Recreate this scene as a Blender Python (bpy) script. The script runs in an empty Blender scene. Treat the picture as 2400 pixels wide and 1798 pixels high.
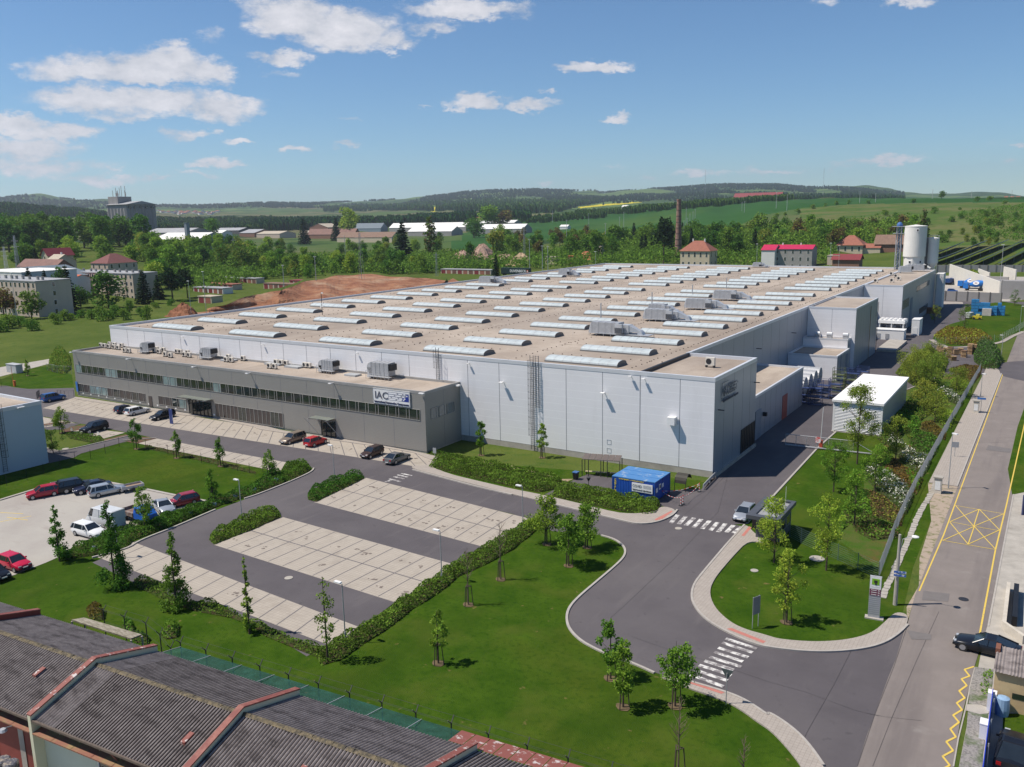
import bpy,bmesh,math,random
import numpy as np
from mathutils import Vector,Matrix
random.seed(7);rng=np.random.default_rng(7)
S=bpy.context.scene
YAW,PIT,ROL,FPX,CH=math.radians(32.78),math.radians(11.12),math.radians(-1.13),2000.0,35.0
_f=np.array([-math.sin(YAW)*math.cos(PIT),math.cos(YAW)*math.cos(PIT),-math.sin(PIT)])
_r0=np.array([math.cos(YAW),math.sin(YAW),0.0]);_u0=np.cross(_r0,_f)
_r=_r0*math.cos(ROL)+_u0*math.sin(ROL);_u=-_r0*math.sin(ROL)+_u0*math.cos(ROL)
cam=bpy.data.cameras.new('camera');co=bpy.data.objects.new('camera',cam);S.collection.objects.link(co);S.camera=co
cam.sensor_fit='HORIZONTAL';cam.sensor_width=36;cam.lens=36*FPX/2400;cam.clip_start=1;cam.clip_end=60000
m=Matrix.Identity(4)
for i,v in enumerate((_r,_u,-_f)):
 for j in range(3):m[j][i]=v[j]
m[2][3]=CH;co.matrix_world=m
S.render.resolution_x=1024;S.render.resolution_y=767
SUN_EL,SUN_DIR=math.radians(58),math.radians(33)
sun=bpy.data.lights.new('sun','SUN');sun.energy=5.0;sun.angle=math.radians(0.53);sun.color=(1,.935,.83)
so=bpy.data.objects.new('sun',sun);S.collection.objects.link(so)
sv=Vector((math.cos(SUN_DIR)*math.cos(SUN_EL),math.sin(SUN_DIR)*math.cos(SUN_EL),-math.sin(SUN_EL)))
so.rotation_euler=sv.to_track_quat('-Z','Y').to_euler()
S.view_settings.view_transform='Standard';S.view_settings.look='None';S.view_settings.exposure=0.19;S.view_settings.gamma=1
def az_el(px,py):
 d=_f*FPX+_r*(px-1200)-_u*(py-899);d/=np.linalg.norm(d)
 return math.atan2(d[0],d[1]),math.asin(d[2])
W=bpy.data.worlds.new('World');S.world=W;W.use_nodes=True
nt=W.node_tree;nt.nodes.clear()
def N(t,**k):
 n=nt.nodes.new(t)
 for a,b in k.items():setattr(n,a,b)
 return n
def mt(op,a,b=None,c=None,clamp=False):
 n=nt.nodes.new('ShaderNodeMath');n.operation=op;n.use_clamp=clamp
 for i,v in enumerate((a,b,c)):
  if v is None:continue
  if isinstance(v,(int,float)):n.inputs[i].default_value=v
  else:nt.links.new(v,n.inputs[i])
 return n.outputs[0]
sky=N('ShaderNodeTexSky',sky_type='NISHITA',sun_disc=False)
sky.sun_elevation=SUN_EL;sky.sun_rotation=math.atan2(-sv.x,-sv.y);sky.altitude=400;sky.air_density=1.0;sky.dust_density=0.0;sky.ozone_density=1.0
tc=N('ShaderNodeTexCoord');sep=N('ShaderNodeSeparateXYZ');nt.links.new(tc.outputs['Generated'],sep.inputs[0])
az=mt('ARCTAN2',sep.outputs[0],sep.outputs[1]);el=mt('ARCSINE',sep.outputs[2])
cmb=N('ShaderNodeCombineXYZ');nt.links.new(az,cmb.inputs[0]);nt.links.new(mt('MULTIPLY',el,2.0),cmb.inputs[1])
def noise(scale,det,off=0.0,rough=.6):
 n=N('ShaderNodeTexNoise');n.inputs['Scale'].default_value=scale;n.inputs['Detail'].default_value=det;n.inputs['Roughness'].default_value=rough
 ad=N('ShaderNodeVectorMath',operation='ADD');ad.inputs[1].default_value=(off,off*.7,off);nt.links.new(cmb.outputs[0],ad.inputs[0]);nt.links.new(ad.outputs[0],n.inputs['Vector'])
 return n.outputs[0]
n1=noise(19,9,0,.66);n2=noise(36,8,4.3,.66);n3=noise(34,7,9.1,.66)
azd=mt('ADD',az,mt('MULTIPLY',mt('SUBTRACT',n2,.5),.062));eld=mt('ADD',el,mt('MULTIPLY',mt('SUBTRACT',n3,.5),.034))
CL=[(330,178,195,62,22,1.15),(400,150,110,48,45,1.2),(170,180,110,45,20,.9),(480,170,75,40,35,1.0),(240,232,150,36,42,1.05),(380,236,170,34,40,1.0),(500,255,110,42,36,1.05),(290,272,110,14,14,.75),(690,50,115,66,48,1.2),(800,72,150,58,52,1.15),(920,98,72,42,26,.9),(640,20,90,45,30,.8),(500,82,36,22,18,.5),(1090,24,160,34,26,1.05),(1215,24,45,26,22,.7),(1015,64,70,20,22,.8),(650,132,90,22,22,.9),(670,176,55,10,9,.45),(1118,242,80,26,18,1.05),(1245,248,80,20,16,.95),(1388,158,92,22,18,1.1),(1286,211,25,9,8,.7),(1448,276,45,14,12,.75),(2140,2,60,16,12,.8),(1940,4,26,14,18,.5),(20,290,85,32,26,1.1),(135,312,95,28,24,1.05),(60,352,125,34,28,1.0),(90,388,170,28,32,.85),(425,316,66,16,14,.85),(512,310,28,9,7,.6),(555,332,36,10,8,.7),(685,354,56,12,10,.85),(807,344,38,12,8,.85),(505,384,70,16,13,.85),(455,409,50,8,8,.6),(365,421,50,11,9,.75),(260,392,30,8,8,.6),(230,425,110,20,18,.75),(1000,253,18,6,6,.5),(820,284,42,9,8,.5),(2060,378,110,14,12,.75),(1990,390,60,8,8,.55),(1800,402,110,12,10,.6),(1640,404,100,10,9,.6),(2380,342,28,8,7,.7),(2370,370,34,8,7,.6),(1285,428,26,8,8,.5),(1518,423,30,7,7,.5),(920,408,46,7,7,.35),(2300,348,50,8,8,.25),(1435,388,40,6,6,.3)]
acc=None
for(x,y,hw,up,dn,wt)in CL:
 a0,e0=az_el(x,y);hw=hw/FPX*1.05;up=up/FPX;dn=dn/FPX
 dx=mt('MULTIPLY',mt('SUBTRACT',azd,a0),1/hw);de=mt('SUBTRACT',eld,e0)
 dy=mt('MAXIMUM',mt('MULTIPLY',de,1/up),mt('MULTIPLY',de,-1/dn))
 q=mt('SUBTRACT',wt,mt('MULTIPLY',mt('ADD',mt('MULTIPLY',dx,dx),mt('MULTIPLY',dy,dy)),wt))
 acc=q if acc is None else mt('MAXIMUM',acc,q)
acc=mt('MAXIMUM',acc,0.0)
dens=mt('ADD',acc,mt('MULTIPLY',mt('SUBTRACT',n1,.56),mt('ADD',mt('MULTIPLY',acc,1.2),.9)))
mr=N('ShaderNodeMapRange',interpolation_type='SMOOTHSTEP');nt.links.new(dens,mr.inputs[0]);mr.inputs[1].default_value=.10;mr.inputs[2].default_value=.78;mr.inputs[3].default_value=0;mr.inputs[4].default_value=.95
cover=mt('MULTIPLY',mr.outputs[0],mt('GREATER_THAN',acc,.001))
cr=N('ShaderNodeMix',data_type='RGBA');cr.inputs[6].default_value=(4.4,4.7,5.3,1);cr.inputs[7].default_value=(7.6,7.5,7.9,1)
nt.links.new(mt('ADD',mt('MULTIPLY',mt('SUBTRACT',n1,.35),2.0),mt('MULTIPLY',dens,.30),clamp=True),cr.inputs[0])
hsv=N('ShaderNodeMix',data_type='RGBA',blend_type='MULTIPLY');hsv.inputs[0].default_value=1;hsv.inputs[7].default_value=(.55,.755,.95,1);nt.links.new(sky.outputs[0],hsv.inputs[6])
mx=N('ShaderNodeMix',data_type='RGBA');nt.links.new(cover,mx.inputs[0]);nt.links.new(hsv.outputs[2],mx.inputs[6]);nt.links.new(cr.outputs[2],mx.inputs[7])
bg=N('ShaderNodeBackground');bg.inputs[1].default_value=.098;nt.links.new(mx.outputs[2],bg.inputs[0])
wo=N('ShaderNodeOutputWorld');nt.links.new(bg.outputs[0],wo.inputs[0])
def ray(px,py):return _f*FPX+_r*(px-1200)-_u*(py-899)
def G(px,py,z=0.0):
 d=ray(px,py);t=(z-CH)/d[2];return Vector((d[0]*t,d[1]*t,z))
def GX(px,py,x):
 d=ray(px,py);t=x/d[0];return Vector((x,d[1]*t,CH+d[2]*t))
def GY(px,py,y):
 d=ray(px,py);t=y/d[1];return Vector((d[0]*t,y,CH+d[2]*t))
RG={1:(0,400,3.682),2:(600,400,3.682),3:(1200,400,3.682),4:(1800,400,3.682),5:(0,800,3.682),6:(600,800,3.682),7:(1200,800,3.682),8:(1800,800,3.682),'a':(0,1200,2.772),'b':(600,1200,2.772),'c':(1200,1200,2.772),'d':(1800,1200,2.772),'s':(0,0,1.0)}
def R(k,*pts):
 x0,y0,s=RG[k];return[(x0+x/s,y0+y/s)for x,y in pts]
def GP(pts,z=0.0):return[G(x,y,z)for x,y in pts]
DK=[400,500,700,1000,1400,2000,2800,4000,5500,7500,9500]
TB={-500:(0,5,13,19,22,536,495,498,490,468,478),0:(0,5,13,19,22,536,490,498,490,466,478),60:(0,5,13,19,22,537,495,498,488,458,474),100:(0,5,13,19,22,538,500,499,486,454,470),168:(0,5,13,19,22,538,499,499,488,468,478),250:(0,5,13,19,21,538,508,500,486,466,476),300:(0,5,12,18,20,538,512,502,490,474,484),353:(0,4,11,16,18,538,514,503,492,480,488),462:(0,2,7,11,13,538,516,504,493,481,488),600:(0,0,2,4,7,535,514,503,490,475,483),722:(0,0,1,3,6,533,512,502,489,477,485),900:(0,0,1,3,6,530,508,496,484,470,478),1021:(0,0,1,3,6,524,502,490,475,459,468),1110:(0,0,1,4,8,518,498,486,470,449,460),1200:(0,0,1,4,9,514,496,483,465,444,456),1395:(0,1,3,8,14,504,494,480,464,447,458),1406:(0,1,3,8,14,503,494,480,465,452,460),1526:(0,1,4,11,19,490,489,478,462,443,455),1689:(0,0,5,19,31,477,480,470,452,433,445),1800:(0,0,6,25,41,470,474,465,448,433,445),1900:(0,0,9,28,45,466,472,462,452,439,448),1936:(0,1,10,29,46,465,472,462,450,436,446),2017:(0,0,6,30,46,464,470,462,452,435,447),2071:(0,0,7,31,47,464,470,464,458,440,450),2120:(0,0,8,32,47,465,471,466,462,451,458),2207:(0,0,10,32,47,467,472,468,465,454,461),2330:(0,0,12,33,47,469,473,470,466,450,458),2400:(0,0,13,33,47,470,474,470,467,459,465),2900:(0,0,15,34,47,472,475,471,468,460,466)}
def z_at(a,D,row):
 p=np.array([math.sin(a)*D,math.cos(a)*D,-CH])
 k=(899-row)
 num=FPX*(p@_u)-k*(p@_f);den=k*_f[2]-FPX*_u[2]
 return num/den
TA=[];TZ=[]
for px in sorted(TB):
 a,_e=az_el(px,500);TA.append(a)
 TZ.append([v if i<5 else z_at(a,DK[i],v)for i,v in enumerate(TB[px])])
TA=np.array(TA);TZ=np.array(TZ);DKn=np.array(DK,float)
def T(x,y):
 a=math.atan2(x,y);D=math.hypot(x,y)
 if D<=400:return 0.0
 a=min(max(a,TA[0]),TA[-1]-1e-6);i=int(np.searchsorted(TA,a,'right')-1);i=min(max(i,0),len(TA)-2)
 s=(a-TA[i])/(TA[i+1]-TA[i]);s=s*s*(3-2*s)
 row=TZ[i]*(1-s)+TZ[i+1]*s
 if D>=DKn[-1]:return float(row[-1])
 j=int(np.searchsorted(DKn,D,'right')-1);t=(D-DKn[j])/(DKn[j+1]-DKn[j])
 p0=row[max(j-1,0)];p1=row[j];p2=row[j+1];p3=row[min(j+2,len(row)-1)]
 lin=p1+(p2-p1)*t
 sm=p1+(p2-p1)*(t*t*(3-2*t))
 return float(lin*.5+sm*.5)
def GT(px,py):
 """the point of the terrain seen at a pixel"""
 d=ray(px,py);d=d/math.hypot(d[0],d[1]);D=30.0
 while D<9600:
  z=CH+d[2]*D
  if z<=T(d[0]*D,d[1]*D):
   lo,hi=D/1.02,D
   for _ in range(12):
    mid=(lo+hi)/2
    if CH+d[2]*mid<=T(d[0]*mid,d[1]*mid):hi=mid
    else:lo=mid
   return Vector((d[0]*hi,d[1]*hi,T(d[0]*hi,d[1]*hi)))
  D*=1.02
 return None
def tag(o,label=None,cat=None,group=None,kind=None):
 if label:o['label']=label
 if cat:o['category']=cat
 if group:o['group']=group
 if kind:o['kind']=kind
 return o
def empty(name,loc=(0,0,0),label=None,cat=None,group=None,rz=0):
 o=bpy.data.objects.new(name,None);S.collection.objects.link(o);o.location=loc;o.rotation_euler=(0,0,rz);o.empty_display_size=.3
 return tag(o,label,cat,group)
class MB:
 def __init__(s):s.v=[];s.f=[];s.m=[];s.c=0
 def mat(s,i):s.c=i;return s
 def add(s,vs,fs):
  b=len(s.v);s.v+=[tuple(v)for v in vs];s.f+=[tuple(b+i for i in f)for f in fs];s.m+=[s.c]*len(fs);return s
 def box(s,x0,x1,y0,y1,z0,z1):
  return s.add([(x0,y0,z0),(x1,y0,z0),(x1,y1,z0),(x0,y1,z0),(x0,y0,z1),(x1,y0,z1),(x1,y1,z1),(x0,y1,z1)],[(0,3,2,1),(4,5,6,7),(0,1,5,4),(1,2,6,5),(2,3,7,6),(3,0,4,7)])
 def obox(s,c,d,hl,hw,z0,z1):
  """box centred on c (x,y), long axis along d"""
  d=Vector((d[0],d[1])).normalized();n=Vector((-d.y,d.x));c=Vector((c[0],c[1]))
  p=[c-d*hl-n*hw,c+d*hl-n*hw,c+d*hl+n*hw,c-d*hl+n*hw]
  return s.prism(p,z0,z1)
 def prism(s,poly,z0,z1,bottom=True):
  n=len(poly);P=[(p[0],p[1])for p in poly]
  ar=sum(P[i][0]*P[(i+1)%n][1]-P[(i+1)%n][0]*P[i][1]for i in range(n))
  if ar<0:P=P[::-1]
  vs=[(x,y,z0)for x,y in P]+[(x,y,z1)for x,y in P]
  fs=[tuple(range(n,2*n))]+([tuple(range(n-1,-1,-1))]if bottom else[])+[(i,(i+1)%n,n+(i+1)%n,n+i)for i in range(n)]
  return s.add(vs,fs)
 def sheet(s,poly,z):
  n=len(poly);P=[(p[0],p[1])for p in poly]
  ar=sum(P[i][0]*P[(i+1)%n][1]-P[(i+1)%n][0]*P[i][1]for i in range(n))
  if ar<0:P=P[::-1]
  return s.add([(x,y,z)for x,y in P],[tuple(range(n))])
 def strip(s,line,w,z0,z1,side=0):
  """a wall/kerb of width w following a polyline"""
  L=[Vector((p[0],p[1]))for p in line];a=[];b=[]
  for i,p in enumerate(L):
   d=(L[min(i+1,len(L)-1)]-L[max(i-1,0)]);d=d.normalized()if d.length>1e-6 else Vector((1,0));n=Vector((-d.y,d.x))
   a.append(p+n*(w*(.5+side*.5)));b.append(p-n*(w*(.5-side*.5)))
  for i in range(len(L)-1):s.prism([a[i],b[i],b[i+1],a[i+1]],z0,z1)
  return s
 def tube(s,p,q,r,n=6,r2=None):
  p=Vector(p);q=Vector(q);d=q-p
  if d.length<1e-6:return s
  r2=r if r2 is None else r2
  k=d.normalized();a=k.orthogonal().normalized();b=k.cross(a)
  vs=[p+(a*math.cos(2*math.pi*i/n)+b*math.sin(2*math.pi*i/n))*r for i in range(n)]+[q+(a*math.cos(2*math.pi*i/n)+b*math.sin(2*math.pi*i/n))*r2 for i in range(n)]
  return s.add(vs,[(i,(i+1)%n,n+(i+1)%n,n+i)for i in range(n)]+[tuple(range(n-1,-1,-1)),tuple(range(n,2*n))])
 def lathe(s,c,prof,n=20):
  """prof: (radius, z) from bottom to top"""
  k=len(prof);vs=[(c[0]+r*math.cos(2*math.pi*i/n),c[1]+r*math.sin(2*math.pi*i/n),c[2]+z)for r,z in prof for i in range(n)]
  fs=[(j*n+i,j*n+(i+1)%n,(j+1)*n+(i+1)%n,(j+1)*n+i)for j in range(k-1)for i in range(n)]
  fs+=[tuple(range(n-1,-1,-1)),tuple(range((k-1)*n,k*n))]
  return s.add(vs,fs)
 def quad(s,a,b,c,d):return s.add([a,b,c,d],[(0,1,2,3)])
 def build(s,name,mats,parent=None,origin=None,smooth=False):
  me=bpy.data.meshes.new(name)
  if parent is not None and origin is None:origin=tuple(parent.location)if parent.parent is None else(0,0,0)
  v=s.v
  if origin is not None and any(abs(c)>1e-9 for c in origin):v=[(a-origin[0],b-origin[1],c-origin[2])for a,b,c in v]
  me.from_pydata(v,[],s.f)
  if not isinstance(mats,(list,tuple)):mats=[mats]
  for mm in mats:me.materials.append(mm)
  if len(mats)>1:me.polygons.foreach_set('material_index',s.m)
  if smooth:me.polygons.foreach_set('use_smooth',[True]*len(s.f))
  me.update()
  o=bpy.data.objects.new(name,me);S.collection.objects.link(o)
  if parent is None:
   if origin is not None:o.location=origin
  else:o.parent=parent
  return o
def quads_mesh(name,P,mats,mi=None):
 """numpy (n,4,3) quads -> mesh"""
 n=len(P);me=bpy.data.meshes.new(name)
 me.vertices.add(n*4);me.vertices.foreach_set('co',P.reshape(-1).astype(np.float32))
 me.loops.add(n*4);me.loops.foreach_set('vertex_index',np.arange(n*4,dtype=np.int32))
 me.polygons.add(n);me.polygons.foreach_set('loop_start',np.arange(0,n*4,4,dtype=np.int32));me.polygons.foreach_set('loop_total',np.full(n,4,dtype=np.int32))
 for mm in mats:me.materials.append(mm)
 if mi is not None:me.polygons.foreach_set('material_index',np.asarray(mi,dtype=np.int32))
 me.update(calc_edges=True);return me
def link(name,me,parent=None,loc=None):
 o=bpy.data.objects.new(name,me);S.collection.objects.link(o)
 if parent is not None:o.parent=parent
 if loc is not None:o.location=loc
 return o
def copy_tree(o,parent=None):
 c=o.copy();S.collection.objects.link(c)
 if parent is not None:c.parent=parent
 for ch in list(o.children):copy_tree(ch,c)
 return c
def struct(name,mb,mat):return tag(mb.build(name,mat),kind='structure')
def M(name,col,rough=.75,metal=0.0,var=.12,scale=.6,bump=0.0,bscale=None,col2=None,thr=None,det=6,spec=.4,coord='Object',tint=0.0,stretch=None):
 mt_=bpy.data.materials.new(name);mt_.use_nodes=True;t=mt_.node_tree;b=t.nodes['Principled BSDF']
 b.inputs['Roughness'].default_value=rough;b.inputs['Metallic'].default_value=metal;b.inputs['Specular IOR Level'].default_value=spec
 tcn=t.nodes.new('ShaderNodeTexCoord');src=tcn.outputs[coord]
 if stretch:
  mp=t.nodes.new('ShaderNodeMapping');mp.inputs['Scale'].default_value=stretch;t.links.new(src,mp.inputs[0]);src=mp.outputs[0]
 nz=t.nodes.new('ShaderNodeTexNoise');nz.inputs['Scale'].default_value=scale;nz.inputs['Detail'].default_value=det;nz.inputs['Roughness'].default_value=.65;t.links.new(src,nz.inputs['Vector'])
 rp=t.nodes.new('ShaderNodeValToRGB');e=rp.color_ramp.elements
 if col2 is None:
  c1=[max(0,c*(1-var))for c in col];c2=[min(1,c*(1+var))for c in col];e[0].position=.3;e[1].position=.7
 else:
  c1,c2=col,col2;e[0].position,e[1].position=thr or(.4,.62)
 e[0].color=(*c1,1);e[1].color=(*c2,1);t.links.new(nz.outputs[0],rp.inputs[0]);out=rp.outputs[0]
 if tint:
  oi=t.nodes.new('ShaderNodeObjectInfo');hs=t.nodes.new('ShaderNodeHueSaturation')
  mm_=t.nodes.new('ShaderNodeMapRange');mm_.inputs[3].default_value=1-tint;mm_.inputs[4].default_value=1+tint;t.links.new(oi.outputs['Random'],mm_.inputs[0]);t.links.new(mm_.outputs[0],hs.inputs['Value'])
  mh=t.nodes.new('ShaderNodeMath');mh.operation='MULTIPLY_ADD';mh.inputs[1].default_value=-.05;mh.inputs[2].default_value=.525;t.links.new(oi.outputs['Random'],mh.inputs[0]);t.links.new(mh.outputs[0],hs.inputs['Hue'])
  t.links.new(out,hs.inputs['Color']);out=hs.outputs[0]
 t.links.new(out,b.inputs['Base Color'])
 if bump:
  bn=t.nodes.new('ShaderNodeTexNoise');bn.inputs['Scale'].default_value=bscale or scale*6;bn.inputs['Detail'].default_value=4;t.links.new(src,bn.inputs['Vector'])
  bp=t.nodes.new('ShaderNodeBump');bp.inputs['Strength'].default_value=1;bp.inputs['Distance'].default_value=bump;t.links.new(bn.outputs[0],bp.inputs['Height']);t.links.new(bp.outputs[0],b.inputs['Normal'])
 mt_['out']=1
 return mt_
def base_socket(m_):return m_.node_tree.nodes['Principled BSDF'].inputs['Base Color']
def overlay(m_,col,scale,lo,hi,strength=1.0,stretch=None,det=5,kind='noise',off=0.0,coord='Object'):
 """mix another natural colour (stain, dry grass, dirt) over the base by a noise mask"""
 t=m_.node_tree;bs=base_socket(m_);old=bs.links[0].from_socket
 tcn=t.nodes.new('ShaderNodeTexCoord');mp=t.nodes.new('ShaderNodeMapping');mp.inputs['Scale'].default_value=stretch or(1,1,1);mp.inputs['Location'].default_value=(off,off,0);t.links.new(tcn.outputs[coord],mp.inputs[0])
 nz=t.nodes.new('ShaderNodeTexNoise');nz.inputs['Scale'].default_value=scale;nz.inputs['Detail'].default_value=det;nz.inputs['Roughness'].default_value=.6;t.links.new(mp.outputs[0],nz.inputs['Vector'])
 r=t.nodes.new('ShaderNodeMapRange');r.inputs[1].default_value=lo;r.inputs[2].default_value=hi;r.inputs[4].default_value=strength;t.links.new(nz.outputs[0],r.inputs[0])
 mx=t.nodes.new('ShaderNodeMix');mx.data_type='RGBA';t.links.new(r.outputs[0],mx.inputs[0]);t.links.new(old,mx.inputs[6]);mx.inputs[7].default_value=(*col,1)
 t.links.new(mx.outputs[2],bs);return m_
def lines(m_,col,axis,period,width,off=0.0,strength=1.0):
 """thin joint lines every `period` m along an object axis"""
 t=m_.node_tree;bs=base_socket(m_);old=bs.links[0].from_socket
 tcn=t.nodes.new('ShaderNodeTexCoord');sp=t.nodes.new('ShaderNodeSeparateXYZ');t.links.new(tcn.outputs['Object'],sp.inputs[0])
 def mm(op,a,b=0.0):
  n=t.nodes.new('ShaderNodeMath');n.operation=op
  for i,v in enumerate((a,b)):
   if isinstance(v,(int,float)):n.inputs[i].default_value=v
   else:t.links.new(v,n.inputs[i])
  return n.outputs[0]
 v=mm('FRACT',mm('MULTIPLY',mm('ADD',sp.outputs[axis],off+1000*period),1/period));v=mm('LESS_THAN',v,width/period);v=mm('MULTIPLY',v,strength)
 mx=t.nodes.new('ShaderNodeMix');mx.data_type='RGBA';t.links.new(v,mx.inputs[0]);t.links.new(old,mx.inputs[6]);mx.inputs[7].default_value=(*col,1)
 t.links.new(mx.outputs[2],bs);return m_
def leafmat(name,col,var=.35,tint=.18,scale=.35,trans=.35):
 m_=M(name,col,rough=.75,var=var,scale=scale,spec=.08,tint=tint)
 t=m_.node_tree;b=t.nodes['Principled BSDF'];bs=b.inputs['Base Color'].links[0].from_socket
 tr=t.nodes.new('ShaderNodeBsdfTranslucent');t.links.new(bs,tr.inputs[0]);mxs=t.nodes.new('ShaderNodeMixShader');mxs.inputs[0].default_value=trans
 t.links.new(b.outputs[0],mxs.inputs[1]);t.links.new(tr.outputs[0],mxs.inputs[2]);t.links.new(mxs.outputs[0],t.nodes['Material Output'].inputs[0]);return m_
GRASS=M('lawn grass',(.028,.066,.005),.9,var=.0,col2=(.054,.100,.009),thr=(.35,.7),scale=.35,bump=.06,bscale=14,spec=.02)
overlay(GRASS,(.085,.095,.014),.06,.5,.75,.8);overlay(GRASS,(.020,.052,.005),2.2,.5,.68,.7);overlay(GRASS,(.07,.095,.014),.22,.5,.7,.7,off=13);overlay(GRASS,(.03,.06,.006),.09,.52,.66,.7,off=21,stretch=(1.6,.4,1));overlay(GRASS,(.18,.13,.055),.8,.66,.73,.75,off=7);overlay(GRASS,(.2,.19,.05),9,.70,.76,.5,off=3)
MEADOW=M('meadow grass',(.062,.092,.018),.9,col2=(.10,.125,.03),thr=(.35,.65),scale=.05,bump=.15,bscale=3,spec=.02)
overlay(MEADOW,(.03,.075,.012),.4,.5,.7,.7);overlay(MEADOW,(.13,.12,.04),.02,.55,.75,.6,off=3)
ASPH=M('asphalt',(.088,.078,.084),.85,var=.10,scale=.25,bump=.01,bscale=60,spec=.3)
overlay(ASPH,(.125,.112,.114),.05,.45,.7,.7);overlay(ASPH,(.135,.12,.12),.35,.56,.72,.5,stretch=(1.5,.22,1),off=17);overlay(ASPH,(.055,.05,.054),1.2,.62,.72,.5)
ASPH2=M('old asphalt',(.20,.172,.158),.9,var=.10,scale=.3,bump=.01,bscale=50,spec=.25)
overlay(ASPH2,(.14,.12,.115),.12,.5,.66,.7,stretch=(3,.25,1));overlay(ASPH2,(.26,.235,.215),.5,.6,.75,.5,off=4)
PAVE=M('light paving',(.37,.325,.275),.9,var=.08,scale=.8,spec=.2)
lines(PAVE,(.25,.22,.19),0,.4,.05,.0,.5);lines(PAVE,(.25,.22,.19),1,.4,.05,.0,.5);overlay(PAVE,(.24,.205,.17),.35,.55,.75,.6);overlay(PAVE,(.45,.4,.34),.15,.55,.8,.4,off=5)
WALK=M('pavement slabs',(.34,.30,.265),.9,var=.1,scale=1.5,spec=.2);lines(WALK,(.22,.19,.17),0,.3,.04,0,.5);lines(WALK,(.22,.19,.17),1,.3,.04,0,.5)
KERB=M('kerb concrete',(.36,.33,.30),.9,var=.12,scale=2)
CONC=M('concrete',(.36,.33,.29),.9,var=.15,scale=.8);overlay(CONC,(.2,.18,.155),.3,.55,.75,.6)
LINE=M('bay line paving',(.12,.11,.115),.9,var=.15,scale=3)
OIL=M('oil stain',(.16,.13,.11),.8,var=.3,scale=4)
WHITEP=M('white road paint',(.62,.60,.57),.7,col2=(.2,.18,.18),thr=(.44,.56),scale=1.6,det=10)
YELP=M('yellow road paint',(.62,.44,.08),.7,col2=(.3,.23,.13),thr=(.6,.7),scale=4)
REDP=M('red tactile paving',(.42,.16,.13),.85,var=.1,scale=2)
SOIL=M('red soil',(.19,.07,.032),.95,col2=(.30,.14,.07),thr=(.4,.6),scale=.12,bump=.6,bscale=.5);overlay(SOIL,(.37,.26,.17),.05,.54,.7,.7);overlay(SOIL,(.09,.045,.028),.35,.58,.68,.7,off=2)
SANDY=M('pale sandy soil',(.42,.30,.19),.95,var=.15,scale=.3)
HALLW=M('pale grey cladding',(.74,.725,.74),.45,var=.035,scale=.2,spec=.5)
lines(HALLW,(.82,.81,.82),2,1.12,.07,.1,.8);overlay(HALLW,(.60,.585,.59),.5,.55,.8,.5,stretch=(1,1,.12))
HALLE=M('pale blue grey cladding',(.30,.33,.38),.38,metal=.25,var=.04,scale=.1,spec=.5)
TRIM=M('metal trim',(.62,.63,.66),.4,metal=.2,var=.04)
JOINT=M('panel joint',(.2,.2,.22),.6,var=.05)
ROOF=M('beige roof membrane',(.335,.275,.225),.95,col2=(.42,.355,.295),thr=(.38,.62),scale=.07,spec=.15)
overlay(ROOF,(.22,.175,.14),.12,.5,.68,.8,stretch=(1,.25,1));overlay(ROOF,(.25,.21,.18),.03,.5,.62,.55,off=31);overlay(ROOF,(.20,.16,.13),.35,.62,.7,.6,off=14);overlay(ROOF,(.29,.235,.19),1.1,.55,.7,.5);lines(ROOF,(.26,.21,.17),1,2.0,.05,0,.35);overlay(ROOF,(.5,.43,.36),.3,.62,.75,.4,off=9)
OFFW=M('warm grey cladding',(.285,.272,.252),.5,metal=.2,var=.04,scale=.2,spec=.5);lines(OFFW,(.225,.215,.20),2,.25,.035,0,.55)
GLASS=M('dark window glass',(.02,.028,.026),.06,var=.5,scale=.4,spec=1.0)
GLASSB=M('window glass with blind',(.20,.27,.27),.15,var=.3,scale=.5,spec=.8)
DARKP=M('dark slatted window',(.06,.048,.045),.35,var=.3,scale=2,spec=.7)
FRAME=M('window frame',(.30,.29,.27),.5,var=.05)
POLY=M('translucent skylight sheet',(.43,.475,.49),.6,var=.12,scale=.5,spec=.2);overlay(POLY,(.30,.31,.30),1.2,.55,.75,.5)
POLYE=M('skylight end plate',(.17,.165,.16),.6,var=.1)
GALV=M('galvanised steel',(.40,.405,.42),.5,metal=.3,var=.14,scale=1.2)
GALVL=M('bright duct sheet',(.50,.51,.53),.4,metal=.3,var=.12,scale=.8)
DARKM=M('dark steel',(.035,.035,.04),.5,metal=.3,var=.2)
WHITE=M('white painted metal',(.74,.73,.72),.5,var=.05)
ACW=M('cream plastic',(.62,.57,.50),.6,var=.08)
BLACK=M('black',(.012,.012,.014),.5,var=.2)
RUB=M('rubber',(.02,.02,.02),.85,var=.2)
def proj(x,y,z):
 X=np.array([x,y,z-CH]);w=X@_f
 return(1200+FPX*(X@_r)/w,899-FPX*(X@_u)/w)if w>1 else(-9999,-9999)
def inpoly(x,y,P):
 c=False;n=len(P);j=n-1
 for i in range(n):
  if(P[i][1]>y)!=(P[j][1]>y)and x<(P[j][0]-P[i][0])*(y-P[i][1])/(P[j][1]-P[i][1])+P[i][0]:c=not c
  j=i
 return c
CROP=M('green wheat field',(.022,.072,.014),.95,col2=(.032,.09,.02),thr=(.4,.6),scale=.006,spec=.05);overlay(CROP,(.07,.12,.02),.004,.56,.7,.6,off=30,stretch=(1,.3,1))
RAPE=M('rapeseed in flower',(.50,.42,.02),.95,var=.12,scale=.01,spec=.05)
DRYM=M('dry scrubby meadow',(.12,.125,.045),.95,col2=(.065,.11,.022),thr=(.42,.58),scale=.02,spec=.05);overlay(DRYM,(.035,.08,.014),.07,.55,.65,.7)
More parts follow.
